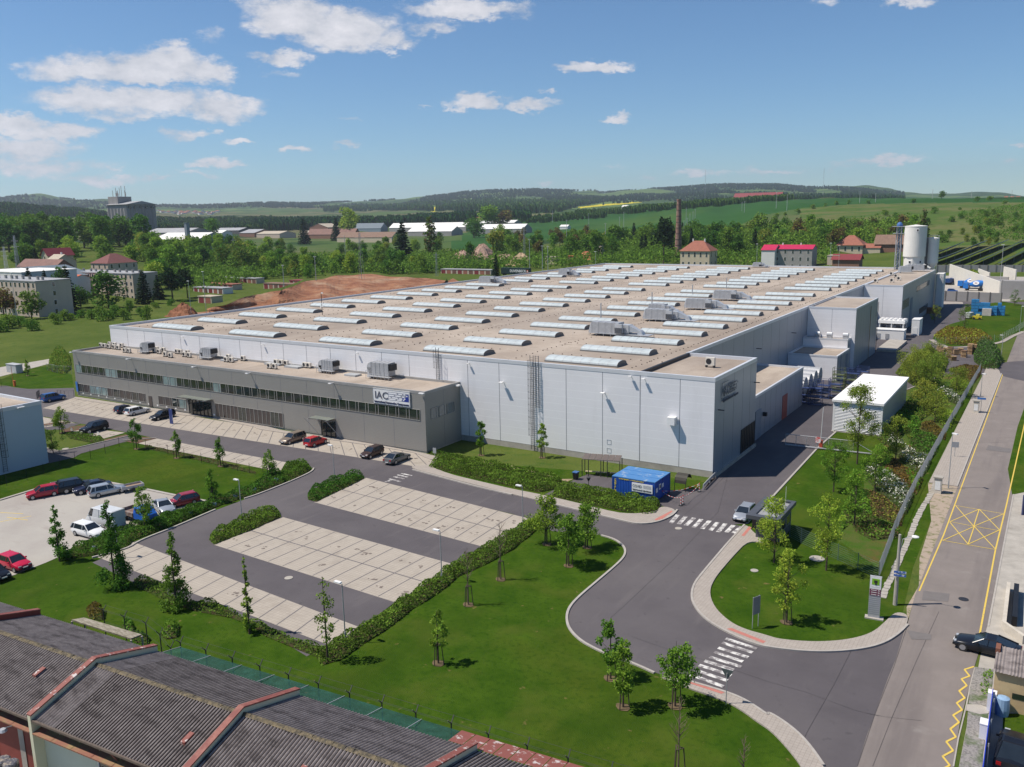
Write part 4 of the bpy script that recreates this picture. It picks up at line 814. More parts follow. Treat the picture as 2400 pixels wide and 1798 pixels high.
def pickup():
 r_=empty('flatbed_truck',(0,0,0),'small bright blue truck with a rusty dropside bed','truck',GL)
 m_=MB();m_.box(-2.4,2.2,-.75,.75,.45,.7);m_.build('chassis',DARKM,r_)
 m_=MB();m_.add([(.5,-.95,.6),(2.5,-.95,.6),(2.5,.95,.6),(.5,.95,.6),(.5,-.95,1.3),(2.45,-.92,1.15),(2.45,.92,1.15),(.5,.95,1.3),(.55,-.8,2.0),(1.45,-.8,2.0),(1.45,.8,2.0),(.55,.8,2.0)],[(0,1,5,4),(1,2,6,5),(2,3,7,6),(3,0,4,7),(4,8,11,7),(8,9,10,11),(0,4,7,3),(4,5,9,8),(6,7,11,10),(5,6,10,9)]);m_.build('cab',CP['pick'],r_)
 m_=MB();m_.add([(1.50,-.74,1.96),(2.2,-.82,1.28),(2.2,.82,1.28),(1.50,.74,1.96)],[(0,1,2,3)]);
 for s in(-1,1):m_.add([(.7,s*.93,1.35),(1.9,s*.93,1.3),(1.4,s*.83,1.9),(.7,s*.83,1.9)],[(0,1,2,3)])
 m_.build('window',CARGLASS,r_)
 m_=MB();m_.box(-2.6,.4,-1,1,.75,.85)
 for q in((-2.6,.4,-1,-.94),(-2.6,.4,.94,1),(-2.6,-2.54,-1,1),(.34,.4,-1,1)):m_.box(*q,.85,1.22)
 m_.build('bed',M('rusty bed steel',(.15,.085,.07),.8,col2=(.25,.22,.2),thr=(.4,.6),scale=2),r_)
 for x in(-1.5,1.6):
  for s in(-1,1):m_=MB();m_.tube((x,s*.7,.36),(x,s*.98,.36),.36,14);m_.build('wheel',RUB,r_)
 return r_
put(pickup(),*r5(1200,1545),(1,-.03))
def trailer(label):
 r_=empty('car_trailer',(0,0,0),label,'trailer',GL);m_=MB();m_.box(-1.4,1.4,-.75,.75,.5,.56)
 for q in((-1.4,1.4,-.75,-.71),(-1.4,1.4,.71,.75),(-1.4,-1.36,-.75,.75),(1.36,1.4,-.75,.75)):m_.box(*q,.56,.86)
 m_.build('bed',GALV,r_);m_=MB();m_.tube((1.4,.3,.5),(2.5,0,.45),.04,5);m_.tube((1.4,-.3,.5),(2.5,0,.45),.04,5);m_.build('drawbar',DARKM,r_)
 m_=MB();m_.box(-1.3,1.3,-.68,.68,.57,.62);m_.build('plywood_floor',M('plywood',(.3,.2,.13),.8),r_)
 for s in(-1,1):m_=MB();m_.tube((0,s*.78,.3),(0,s*.95,.3),.3,12);m_.build('wheel',RUB,r_)
 return r_
put(trailer('flat galvanised trailer with a plywood floor right of the silver estate'),*r5(1140,1287),(-.3,-1))
put(trailer('dark low trailer between the crimson hatchback and the black tall car'),*r5(548,1262),(-.3,-1))
LV={k:leafmat(k+' leaves',c)for k,c in dict(dark=(0.080,0.157,0.024),mid=(0.134,0.256,0.033),fresh=(0.205,0.342,0.037),lime=(0.273,0.368,0.046),olive=(0.235,0.268,0.044),brown=(0.143,0.096,0.042),spruce=(0.022,0.046,0.017),pine=(0.039,0.072,0.025),bush=(0.132,0.243,0.033),hedge=(0.121,0.231,0.029),hedged=(0.057,0.112,0.016),bronze=(0.190,0.138,0.028),silver=(0.143,0.182,0.083)).items()}
BARK=M('bark',(.075,.055,.04),.95,var=.3,scale=3);BARKB=M('pale twig bark',(.16,.12,.08),.9,var=.25,scale=3);FLOWER=M('white blossom',(.72,.70,.60),.8,var=.1);STAKE=M('wooden stake',(.075,.055,.042),.9,var=.25,scale=4)
def leaf_quads(C,size,flat=.0,jit=.35):
 """one randomly turned quad at each point"""
 n=len(C);a=rng.normal(size=(n,3));a/=np.linalg.norm(a,axis=1)[:,None];b=rng.normal(size=(n,3))
 if flat:a[:,2]*=(1-flat);b[:,2]*=(1-flat)
 b-=a*(a*b).sum(1)[:,None]/np.maximum((a*a).sum(1)[:,None],1e-6);b/=np.linalg.norm(b,axis=1)[:,None]+1e-9;a/=np.linalg.norm(a,axis=1)[:,None]+1e-9
 s=size*(1+jit*rng.normal(size=(n,1))).clip(.4,2);a=a*s*.5;b=b*s*.36
 return np.stack([C-a,C-b*1.0+a*.1,C+a,C+b*1.0+a*.1],1)
def clumps(centers,radii,per,shell=.55):
 out=[]
 for c,r in zip(centers,radii):
  k=max(1,int(per*(r**2)));d=rng.normal(size=(k,3));d/=np.linalg.norm(d,axis=1)[:,None]
  out.append(np.array(c)+d*(r*(shell+(1-shell)*rng.random((k,1)))))
 return np.concatenate(out)
def limbs(mb,base,h,pts_,r0):
 mb.tube(base,(base[0],base[1],h*.55),r0,7,r0*.65);mb.tube((base[0],base[1],h*.55),(base[0],base[1],h),r0*.65,6,r0*.15)
 for p in pts_:
  z=min(h*.95,max(base[2]+.1,p[2]-math.hypot(p[0]-base[0],p[1]-base[1])*.8));mb.tube((base[0],base[1],z),p,r0*.32,4,r0*.08)
def mk_tree(name,quads,mats,mi,trunk_mb,bark=BARK):
 r_=empty(name);t=trunk_mb.build('trunk',bark,r_)
 if quads is not None:link('crown',quads_mesh('crown',quads,mats,mi),r_)
 return r_
def broadleaf(h,w,nq,size,mats,clear=.12,lean=1.0,name='broadleaf_tree'):
 cs=[];rs=[]
 for i in range(int(13+random.random()*8)):
  f=random.random();zc=h*(clear+.16+(.92-clear-.16)*f);rad=w*.5*math.sin(math.pi*min(1,.18+.75*f))**.7*.72;t=random.random()*6.283;rr=rad*math.sqrt(random.random())
  cs.append((rr*math.cos(t),rr*math.sin(t),zc));rs.append(w*random.uniform(.14,.24))
 cs+=[(0,0,h*.55),(0,0,h*.72)];rs+=[w*.3,w*.25]
 tot=sum(r*r for r in rs);C=clumps(cs,rs,nq/tot);Q=leaf_quads(C,size)
 up=(C[:,2]/h+rng.normal(size=len(C))*.25);mi=np.where(rng.random(len(C))<.33,1,0)
 mb=MB();limbs(mb,(0,0,-.5),h*.8,[cs[i]for i in range(0,len(cs),3)],w*.022+.06)
 return mk_tree(name,Q,mats,mi,mb)
def conifer(h,w,nq,size,mats,name='spruce_tree'):
 C=[];nl=int(h/.9)
 for i in range(nl):
  f=i/nl;z0=h*(.06+.92*f);rad=w*.5*(1-f)**.85+.15;k=max(6,int(nq/nl*(1-f*.8)*1.6));t=rng.random(k)*6.283;rr=rad*np.sqrt(rng.random(k))
  arm=np.sin(t*random.randint(5,8)+random.random()*6)*.14+1;rr=rr*arm;C.append(np.stack([rr*np.cos(t),rr*np.sin(t),z0-rr*.35+rng.normal(size=k)*.12],1))
 C=np.concatenate(C);Q=leaf_quads(C,size,flat=.4);mb=MB();mb.tube((0,0,-.5),(0,0,h),w*.035+.05,6,.03)
 return mk_tree(name,Q,mats,np.where(rng.random(len(C))<.3,1,0),mb)
def poplar(h,w,nq,size,mats,name='poplar_tree'):
 cs=[];rs=[]
 for i in range(22):f=(i+.5)/22;rad=w*.5*math.sin(math.pi*min(.95,.15+.8*f))**.6;t=random.random()*6.28;cs.append((rad*.5*math.cos(t),rad*.5*math.sin(t),h*(.1+.87*f)));rs.append(rad*.6+.15)
 tot=sum(r*r for r in rs);C=clumps(cs,rs,nq/tot);mb=MB();limbs(mb,(0,0,-.5),h*.95,cs[::4],w*.05+.05)
 return mk_tree(name,leaf_quads(C,size),mats,np.where(rng.random(len(C))<.3,1,0),mb)
protos={}
def proto(kind,i):
 if(kind,i)in protos:return protos[(kind,i)]
 m2={'dark':('dark','mid'),'mid':('mid','dark'),'fresh':('fresh','mid'),'lime':('lime','fresh'),'olive':('olive','mid'),'brown':('brown','olive')}
 if kind=='spruce':o=conifer(16,5.6,1500,.8,[LV['spruce'],LV['pine']])
 elif kind=='pine':o=broadleaf(14,8.5,1100,.8,[LV['pine'],LV['spruce']],clear=.25,name='pine_tree')
 elif kind=='poplar':o=poplar(20,5,1000,.8,[LV['dark'],LV['brown']])
 elif kind=='bush':o=broadleaf(4.5,6.0,750,.5,[LV['bush'],LV['mid']],clear=-.12,name='bush')
 else:o=broadleaf(14,random.uniform(10,12.5),1500,.78,[LV[k]for k in m2[kind]],clear=random.choice((.02,.1)))
 protos[(kind,i)]=o;o['_src']=1;return o
def plant(kind,x,y,z,h,wf=1.0,label='',cat='tree',group=None,nvar=3):
 i=random.randrange(nvar);p=proto(kind,i);base={'spruce':16,'pine':14,'poplar':20,'bush':4.5}.get(kind,14);s=h/base
 if p.get('_used'):o=copy_tree(p)
 else:o=p;o['_used']=1
 for k in('_src','_used'):
  if o is not p and k in o:del o[k]
 o.location=(x,y,z);o.scale=(s*wf,s*wf,s);o.rotation_euler=(0,0,random.random()*6.283)
 for k in('label','category','group'):
  if k in o:del o[k]
 tag(o,label,cat,group);return o
def near_tree(form,px,py,top,wpx,label,group,mats=('mid','dark'),stakes=True,name=None,dens=1.0,z0=.01,lsz=None,skirt=0):
 b=G(px,py,z0);D=(b-Vector((0,0,CH))).dot(Vector(_f));lo,hi=0.5,40
 for _ in range(30):
  mid=(lo+hi)/2;y=proj(b.x,b.y,mid)[1]
  if y>top:lo=mid
  else:hi=mid
 h=lo;w=wpx*D/FPX*{'column':.82 if skirt else 1.35,'round':1.5,'sparse':1.1}.get(form,1);lsz=lsz or{'sparse':.15}.get(form,.17);cs=[];rs=[];mb=MB();r0=.05+.006*h;bark=BARK;Q=None;mi=None
 if form=='column':
  k=int(9+h*2.2)
  for i in range(k):
   f=(i+random.random()*.6)/k;zc=h*((.03 if skirt else.24)+(.95 if not skirt else.93)*f*(.76 if not skirt else 1));env=(.55+.75*min(1,f*3))*(1-f)**.55 if not skirt else((1.15-1.0*f)*(1-f*.15));rad=w*.5*env*.6;t=random.random()*6.28
   cs.append((rad*math.cos(t),rad*math.sin(t),zc));rs.append(max(.14,w*.26*(env**.6)*random.uniform(.7,1.2)))
  limbs(mb,(0,0,-.2),h*.97,cs[::3],r0)
 elif form=='sparse':
  k=int(16+h*3)
  for i in range(k):
   f=random.random();zc=h*(.22+.76*f);rad=w*.5*math.sin(math.pi*(.1+.82*f))**.8;t=random.random()*6.28;rr=rad*math.sqrt(random.random())
   cs.append((rr*math.cos(t),rr*math.sin(t),zc));rs.append(w*random.uniform(.09,.19))
  limbs(mb,(0,0,-.2),h*.92,cs,r0)
 elif form=='round':
  k=int(12+h*2)
  for i in range(k):
   f=random.random();zc=h*(.34+.62*f);rad=w*.5*(1-f*.8)**.7*min(1,.5+f*3);t=random.random()*6.28;rr=rad*math.sqrt(random.random())*.85
   cs.append((rr*math.cos(t),rr*math.sin(t),zc));rs.append(w*random.uniform(.11,.2)*(1-.3*f))
  limbs(mb,(0,0,-.2),h*.95,cs[::2],r0)
 elif form=='bare':
  bark=BARKB;mb.tube((0,0,-.2),(0,0,h*.55),r0*.9,6,r0*.5);mb.tube((0,0,h*.55),(0,0,h),r0*.5,5,.008)
  for i in range(26):
   f=random.uniform(.38,.9);t=random.random()*6.28;L=w*.5*(1.25-f*.7)*random.uniform(.6,1.1);p0=Vector((0,0,h*f));p1=p0+Vector((math.cos(t)*L*.6,math.sin(t)*L*.6,L*.7));p2=p1+Vector((math.cos(t+.4)*L*.35,math.sin(t+.4)*L*.35,L*.6))
   mb.tube(p0,p1,.022,4,.013);mb.tube(p1,p2,.013,3,.005);mb.tube(p1,p1+Vector((math.cos(t-.9)*L*.4,math.sin(t-.9)*L*.4,L*.3)),.01,3,.004)
 name=name or{'column':'columnar_tree','sparse':'young_tree','round':'lawn_tree','bare':'bare_tree'}[form]
 if form!='bare':
  tot=sum(r*r for r in rs);nq=int({'sparse':1700}.get(form,2100)*dens*max(.5,h/6)*max(.6,w/2.2));C=clumps(cs,rs,nq/tot,shell=.25);Q=leaf_quads(C,lsz);mi=np.where(rng.random(len(C))<.35,1,0)
 o=mk_tree(name,Q,[LV[k]for k in mats],mi,mb,bark);o.location=(b.x,b.y,0);tag(o,label,'tree',group)
 if stakes or form=='round':m_=MB();m_.sheet([(b.x+.55*math.cos(t*.7)*(1+.2*math.sin(t*5)),b.y+.5*math.sin(t*.7))for t in range(9)],.05);struct('tree_pit',m_,PITM)
 if stakes:
  r_=empty('tree_support',(b.x,b.y,0),'stake frame of the '+label,'stake frame','stake frames around young trees');hh=min(2.0,h*.35)
  for i in range(3):t=i*2.094+.4;m_=MB();m_.tube((b.x+.45*math.cos(t),b.y+.45*math.sin(t),0),(b.x+.3*math.cos(t),b.y+.3*math.sin(t),hh),.04,5);m_.build('stake',STAKE,r_)
  m_=MB()
  for i in range(3):
   t,u=i*2.094+.4,(i+1)*2.094+.4
   m_.tube((b.x+.3*math.cos(t),b.y+.3*math.sin(t),hh-.05),(b.x+.3*math.cos(u),b.y+.3*math.sin(u),hh-.05),.035,4)
  m_.build('crossbar',STAKE,r_)
 return o
PITM=M('tree pit soil',(.12,.085,.045),.95,var=.25,scale=3)
GC='slender columnar trees around the parking lots';GR='staked round trees on the front lawn';GB='leafless young trees on the front lawn';GY_='open yellow-green trees on the right bank'
col=[(146,1015,952,30,'slender columnar tree by the soil bed near the black off-road car'),(320.5,1052.6,976.5,26,'slender columnar tree at the side road junction across from the office'),(414,1074,1006,20,'slim columnar tree, second right of the side road'),(517.4,1093,1020.5,22,'slim columnar tree below the office entrance canopy'),(633,1120.5,1050,25,'slim columnar tree beside the rounded hedge end'),(499.7,1178.9,1096,24,'dark slim columnar tree in the hedge behind the dark red hatchback'),(65,881,840,12,'small tree near the far left gate'),(339.5,1240,1137,36,'dense columnar tree in front of the blue truck')]
for px,py,tp,w,lb in col:near_tree('column',px,py,tp,w,lb,GC,('fresh','mid'),stakes=True if w<34 else False)
near_tree('sparse',125,1063,1006,44,'small spreading tree at the corner of the pale windowless building',None,('dark','mid'),stakes=False)
near_tree('column',270,1376,1164,92,'bushy tree with a thin leader beside the lamp',GC,('mid','dark'),False,dens=1.3,skirt=1)
near_tree('column',140,1316,1179,66,'tall tapering bushy tree at the corner of the concrete lot',GC,('mid','fresh'),False,dens=1.2,skirt=1)
near_tree('column',414,1425,1240,86,'tall tapering tree by the long bay strip, second from its left end',GC,('mid','dark'),False,dens=1.2,skirt=1)
near_tree('column',585,1486,1297,42,'narrow spire-like tree in the middle of the near parking hedge',GC,('mid','fresh'),False,dens=.9,skirt=1)
near_tree('column',768,1550,1344,40,'thin gappy tree at the lower corner of the parking hedge',GC,('mid','dark'),False,dens=.30)
near_tree('round',1027.5,1555.3,1423.7,40,'lime-green young tree alone on the lawn',GR,('lime','fresh'),dens=.5)
near_tree('bare',1097.8,1418,1286,46,'leafless tree nearest the lime-green young tree',GB)
near_tree('bare',1173.6,1358.7,1218,50,'leafless tree beside the hedge, farther from the street',GB)
near_tree('round',1281.9,1276.5,1164,74,'dark-leaved round tree at the end of the parking hedge',GR,('mid','fresh'))
near_tree('round',1332.8,1327,1207,72,'dark-leaved round tree in the middle of the lawn-tip trio',GR,('mid','fresh'))
near_tree('round',1376.8,1283.7,1183,76,'dark-leaved round tree closest to the entrance road bend',GR,('mid','fresh'))
near_tree('round',1430.9,1591.4,1454,62,'staked tree behind its twin beside the entrance road',GR,('fresh','mid'),dens=.8)
near_tree('round',1460.5,1658,1506,66,'staked tree in front of its twin on the lower lawn',GR,('fresh','mid'),dens=.8)
near_tree('round',1582.4,1656,1494,88,'spreading staked tree by the near crosswalk',GR,('fresh','mid'),dens=.8)
near_tree('bare',1589.6,1812,1636,60,'leafless staked tree at the bottom edge of the lawn',GB)
near_tree('bare',1741,1850,1723,40,'leafless sapling by the pavement at the bottom edge',GB,stakes=False)
near_tree('round',1271,1073,993,25,'young staked tree by the caged ladder of the hall',GR,('fresh','mid'),dens=.8)
near_tree('round',1128,1067.5,985,28,'young staked tree in the corner between office and hall',GR,('fresh','mid'),dens=.8)
spz=[(2008.6,1088,900,84,'tall thin-crowned tree in front of the white louvred building'),(1953.5,1153,1036,62,'yellow-green tree left of the sliding gate rail'),(2002,1234.6,1100,60,'yellow-green tree above the white flowering shrubs'),(1843.3,1459.7,1290,74,'yellow-green tree between information board and pylon sign'),(1936.4,1337,1165,78,'yellow-green tree behind the mesh fence near the pylon sign'),(2098.7,1082.5,975,62,'yellow-green tree on the bank beside the white building'),(2050,1153,1045,60,'yellow-green tree at the upper end of the nearer blossom strip'),(1814,1319,1165,86,'yellow-green tree growing in front of the gatehouse'),(2165,965,890,60,'yellow-green tree behind the far corner of the white building'),(2180,910,835,70,'yellow-green tree above the distant blossom strip'),(2145,900,815,80,'yellow-green tree at the edge of the yard road'),(2185,868,800,70,'yellow-green tree near the timber stacks'),(2240,930,860,55,'small yellow-green tree near the street fence'),(2190,990,925,55,'yellow-green tree between two rows of dark shrubs')]
for px,py,tp,w,lb in spz:near_tree('sparse',px,py,tp,w,lb,GY_,('olive','lime')if py<1090 else('fresh','lime'),stakes=(1400<py),dens=1.15)
near_tree('sparse',2190,758,715,26,'small tree at the edge of the far lawn beside the crates',None,('olive','mid'),stakes=False,dens=.6);near_tree('sparse',2378,716,680,24,'small tree in front of the grey concrete wall, far right',None,('mid','olive'),stakes=False,dens=.6);near_tree('sparse',2260,776,712,30,'small tree standing before the blue crates',None,('olive','mid'),stakes=False,dens=.5)
BEDM=M('planting bed soil',(.055,.045,.022),.95,col2=(.045,.075,.014),thr=(.4,.6),scale=1.5,spec=.05)
def hedge(pts_,h,label,cat='hedge',name='hedge',mats=('hedge','hedged'),dens=80,size=.17,group=None,spill=.25,flower=0.0,lumpy=.35,core=False,world=False):
 P=[Vector(p[:2])for p in(pts_ if world else g(pts_))];xs=[p.x for p in P];ys=[p.y for p in P];bb=(min(xs),max(xs),min(ys),max(ys));area=(bb[1]-bb[0])*(bb[3]-bb[2])
 n=int(area*dens*1.6);X=rng.uniform(bb[0],bb[1],n);Y=rng.uniform(bb[2],bb[3],n);PP=[(p.x,p.y)for p in P]
 def edge(x,y):
  m_=9
  for i in range(len(PP)):
   a,b=PP[i-1],PP[i];dx,dy=b[0]-a[0],b[1]-a[1];l2=dx*dx+dy*dy;t=max(0,min(1,((x-a[0])*dx+(y-a[1])*dy)/l2))if l2 else 0;m_=min(m_,math.hypot(x-a[0]-t*dx,y-a[1]-t*dy))
  return m_
 if not world:m_=MB();m_.sheet(PP,.058+random.random()*.004);struct('planting_bed',m_,BEDM)
 C=[]
 for x,y in zip(X,Y):
  if inpoly(x,y,PP):
   e_=edge(x,y);lump=.8+lumpy*(math.sin(x*1.9+math.sin(y*2.3))*math.sin(y*1.7+1));top=h*lump*min(1,(e_/(.45*h+.15)))**.5
   C.append((x,y,max(.05,top*(1-.45*rng.random()**2))))
 if not C:return None
 C=np.array(C);c0=C.mean(0);c0[2]=0;Q=leaf_quads(C-c0,size);r_=rng.random(len(C));mi=np.where(r_<.35,1,0);mm=[LV[k]for k in mats]
 if flower:mm.append(FLOWER);mi=np.where(rng.random(len(C))<flower*np.clip((C[:,2]/h-.25)*2,0,1),2,mi)
 o=link(name,quads_mesh('foliage',Q,mm,mi),None,tuple(c0));tag(o,label,cat,group)
 if core:
  mb=MB();cx,cy=float(c0[0]),float(c0[1]);inner=[(cx+(p.x-cx)*.965,cy+(p.y-cy)*.965)for p in P];mb.prism(inner,0,h*.42);k=mb.build('inner_branches',LV[mats[1]],o,origin=tuple(c0))
 return o
GH='clipped low hedges around the parking bays'
hedge(R(6,(200,1160),(250,1085),(320,1055),(440,1060),(475,1095),(460,1130),(330,1190),(290,1215),(210,1215)),1.1,'rounded hedge end beside the parking entrance',group=GH)
hedge(R(6,(445,1340),(470,1290),(620,1220),(780,1165),(850,1155),(925,1160),(935,1185),(830,1240),(640,1330),(520,1390),(450,1370)),1.0,'short plump hedge at the left end of the farther double bay block',group=GH)
hedge(R('a',(1358,180),(1380,150),(1480,95),(1600,40),(1700,10))[:4]+R('b',(0,5),(90,-20),(150,0),(165,35),(60,80),(0,110))+R('a',(1530,160),(1390,215)),1.0,'short plump hedge at the left end of the nearer double bay block',group=GH)
hedge(R('b',(470,870),(640,790),(780,700),(900,610),(1060,500),(1280,350),(1450,250),(1663,130))+R(7,(100,1590),(190,1540),(260,1560),(230,1620))+R('b',(1663,250),(1480,350),(1320,420),(1200,520),(1010,640),(860,760),(700,860),(560,960),(430,1000),(380,930)),1.0,'long hedge dividing the bays from the sloping lawn',group=GH,dens=75)
hedge(R('a',(870,440),(960,440),(1060,470),(1100,560),(1260,590),(1400,590),(1560,680))+R('b',(60,740),(240,830),(420,880),(440,960),(300,910),(60,810),(-40,740))+R('a',(1500,690),(1280,650),(1100,600),(980,530),(880,490)),.8,'low straggling hedge along the near edge of the long bay strip',group=GH,dens=40)
hedge(R('a',(480,230),(560,200),(640,170),(760,130),(880,90),(960,60),(1130,20),(1240,-20),(1350,-60),(1390,-25),(1100,100),(870,185),(830,235),(640,280),(500,300),(420,310)),.9,'hedge between the concrete lot and the asphalt aisle',group=GH,dens=75)
hedge(R(5,(1220,1590),(1500,1500),(1700,1420),(1870,1360),(2209,1240))+R(6,(120,1130),(200,1120),(280,1205),(0,1320))+R(5,(2209,1320),(1900,1420),(1500,1590),(1300,1650)),.9,'long hedge beside the aisle with small blue signs in it',group=GH,dens=75)
hedge(R(6,(1490,1090),(1520,1040),(1620,1010),(1760,1010),(2209,1095))+R(7,(0,1110),(200,1135),(420,1190),(440,1230),(400,1275),(230,1305),(0,1260))+R(6,(2209,1255),(1900,1190),(1700,1140)),1.0,'broad low hedge between the hall lawn and the road',group=GH,dens=80)
hedge(R(7,(345,1330),(370,1280),(480,1240),(600,1270),(870,1310),(1250,1370),(1280,1420),(1240,1490),(1140,1500),(960,1470),(620,1400),(430,1360)),1.0,'broad low hedge in front of the blue container',group=GH,dens=85)
hedge(R(6,(1480,955),(1560,950),(1720,985),(1740,1010),(1600,1005),(1500,985)),.5,'thin strip of low shrubs at the office corner',group=GH,dens=40)
hedge(R(5,(560,800),(640,790),(880,830),(900,870),(800,880),(600,840)),.6,'low shrub strip between the soil bed and the small lawn',mats=('bush','hedged'),dens=35)
hedge(R(5,(1250,900),(1400,930),(1900,1040),(2209,1130),(2209,1150),(1880,1070),(1380,950),(1240,930)),.4,'sparse twiggy planting along the fence below the second bay row',mats=('brown','hedged'),dens=14,core=False)
GS='strips of shrubs on the right bank'
hedge(R(8,(830,1110),(900,1090),(1080,1180),(1260,1330),(1250,1380),(1190,1500),(1100,1440),(960,1310),(850,1200)),1.3,'nearer strip of white blossoming shrubs','shrub','flowering_shrubs',('silver','hedged'),flower=.42,group=GS,dens=40)
hedge(R(8,(1000,860),(1060,830),(1200,920),(1300,1000),(1410,1040),(1380,1110),(1340,1170),(1240,1120),(1130,1010)),1.3,'middle strip of white blossoming shrubs','shrub','flowering_shrubs',('silver','hedged'),flower=.42,group=GS,dens=40)
hedge(R(8,(1440,440),(1500,415),(1620,470),(1690,530),(1670,570),(1560,520)),1.2,'farthest strip of white blossoming shrubs','shrub','flowering_shrubs',('silver','hedged'),flower=.42,group=GS,dens=40)
for pts_,lb,mm,hh in((R(8,(1080,1010),(1200,1100),(1340,1190),(1280,1330),(1100,1180),(1000,1090)),'brownish low shrubs between the two big blossom strips',('bronze','brown'),.45),(R(8,(830,1290),(1000,1340),(1180,1500),(1150,1600),(900,1500)),'brownish low shrubs below the nearer blossom strip',('brown','olive'),.45),(R(8,(700,1510),(900,1520),(1130,1620),(1140,1700),(900,1720),(750,1640)),'mixed green ground shrubs at the lower end of the bank',('bush','brown'),.6),(R(8,(1200,820),(1300,780),(1480,860),(1460,960),(1400,1030),(1240,930)),'deep green shrub strip above the middle blossom strip',('bush','hedged'),1.1),(R(8,(1330,700),(1420,700),(1540,800),(1530,860),(1440,810),(1320,760)),'reddish brown shrub strip on the bank',('bronze','brown'),.6),(R(8,(1400,620),(1480,590),(1620,640),(1580,760),(1480,720)),'bright green shrub strip in the middle of the bank',('fresh','mid'),1.0),(R(8,(1560,350),(1640,320),(1760,390),(1740,450),(1640,420)),'bright green shrub strip near the top of the bank',('fresh','mid'),1.0),(R(8,(1560,250),(1700,210),(1850,230),(1830,300),(1770,370),(1650,300)),'russet shrubs near the roundabout end of the bank',('brown','bronze'),.7),(R(8,(900,800),(1050,640),(1200,520),(1330,420),(1480,330),(1600,480),(1450,600),(1300,700),(1150,800),(1000,900)),'yellow-green undergrowth beside the white louvred building',('olive','bush'),.9),(R(8,(1100,280),(1200,150),(1400,60),(1560,180),(1500,330),(1300,420),(1200,350)),'yellow-green undergrowth at the far end of the bank',('olive','lime'),1.4)):
 hedge(pts_,hh,lb,'shrub','shrub_strip',mm,dens=26,group=GS,size=.22)
for pts_,lb in((R(8,(880,960),(980,900),(1080,1010),(1000,1090),(900,1060)),'fresh green shrubs between lawn and middle blossom strip'),(R(8,(700,1330),(830,1290),(900,1500),(760,1520),(640,1640),(600,1560)),'fresh green shrubs under the trees at the lower bank'),(R(8,(1180,1130),(1250,1140),(1330,1200),(1290,1320),(1220,1240)),'fresh green shrubs behind the nearer blossom strip'),(R(8,(1060,650),(1160,600),(1320,700),(1300,770),(1180,800),(1060,820)),'fresh green shrubs by the shaded wall of the white building')):
 hedge(pts_,1.0,lb,'shrub','shrub_strip',('fresh','bush'),dens=34,group=GS,size=.22)
hedge(R(8,(1770,80),(1850,60),(1960,80),(2030,170),(1980,250),(1860,240),(1780,180)),3.2,'big silvery green bush beside the roundabout','shrub','big_bush',('silver','mid'),dens=45,size=.26,core=False)
hedge(R(4,(1430,1430),(1520,1370),(1660,1370),(1850,1400),(1940,1470),(1880,1500),(1700,1510),(1540,1500)),1.2,'yellowish shrub bed at the tip of the far lawn','shrub','shrub_bed',('bronze','lime'),dens=22,size=.3)
sheets('lawn',GRASS,R(4,(1420,1450),(1480,1380),(1560,1330),(1700,1290),(1700,1180),(2020,1130),(2209,1160),(2209,1385),(2100,1430),(2010,1480),(1850,1510),(1560,1520)),z=.05)
hedge(R('a',(560,640),(610,615),(670,640),(680,700),(640,710),(580,690)),1.5,'orange-brown dry conifer bush behind the corrugated roofs','shrub','dry_bush',('bronze','brown'),dens=90,size=.16,core=False)
hedge(R('a',(790,740),(850,700),(880,760),(840,790)),1.6,'green climber clump on the barbed wire fence post','shrub','climber',('fresh','mid'),dens=90,core=False);hedge(R('a',(1040,800),(1100,730),(1170,740),(1150,820),(1080,830)),1.4,'bright green bush at the start of the green netting','shrub','bush',('fresh','mid'),dens=80,core=False)
hedge(R('a',(850,820),(930,800),(980,830),(960,870),(880,850)),.9,'ivy patch beside the concrete slab roof','shrub','ivy',('mid','dark'),dens=80,core=False)
hedge(R(5,(415,250),(430,150),(470,90),(560,90),(605,140),(612,240),(560,285),(470,270)),1.8,'loose bush behind the wire fence at the far office corner','shrub','fence_bush',('bush','olive'),dens=20,size=.3,core=False)
def local(name,label,cat,loc,group=None,rz=0):return empty(name,loc,label,cat,group,rz)
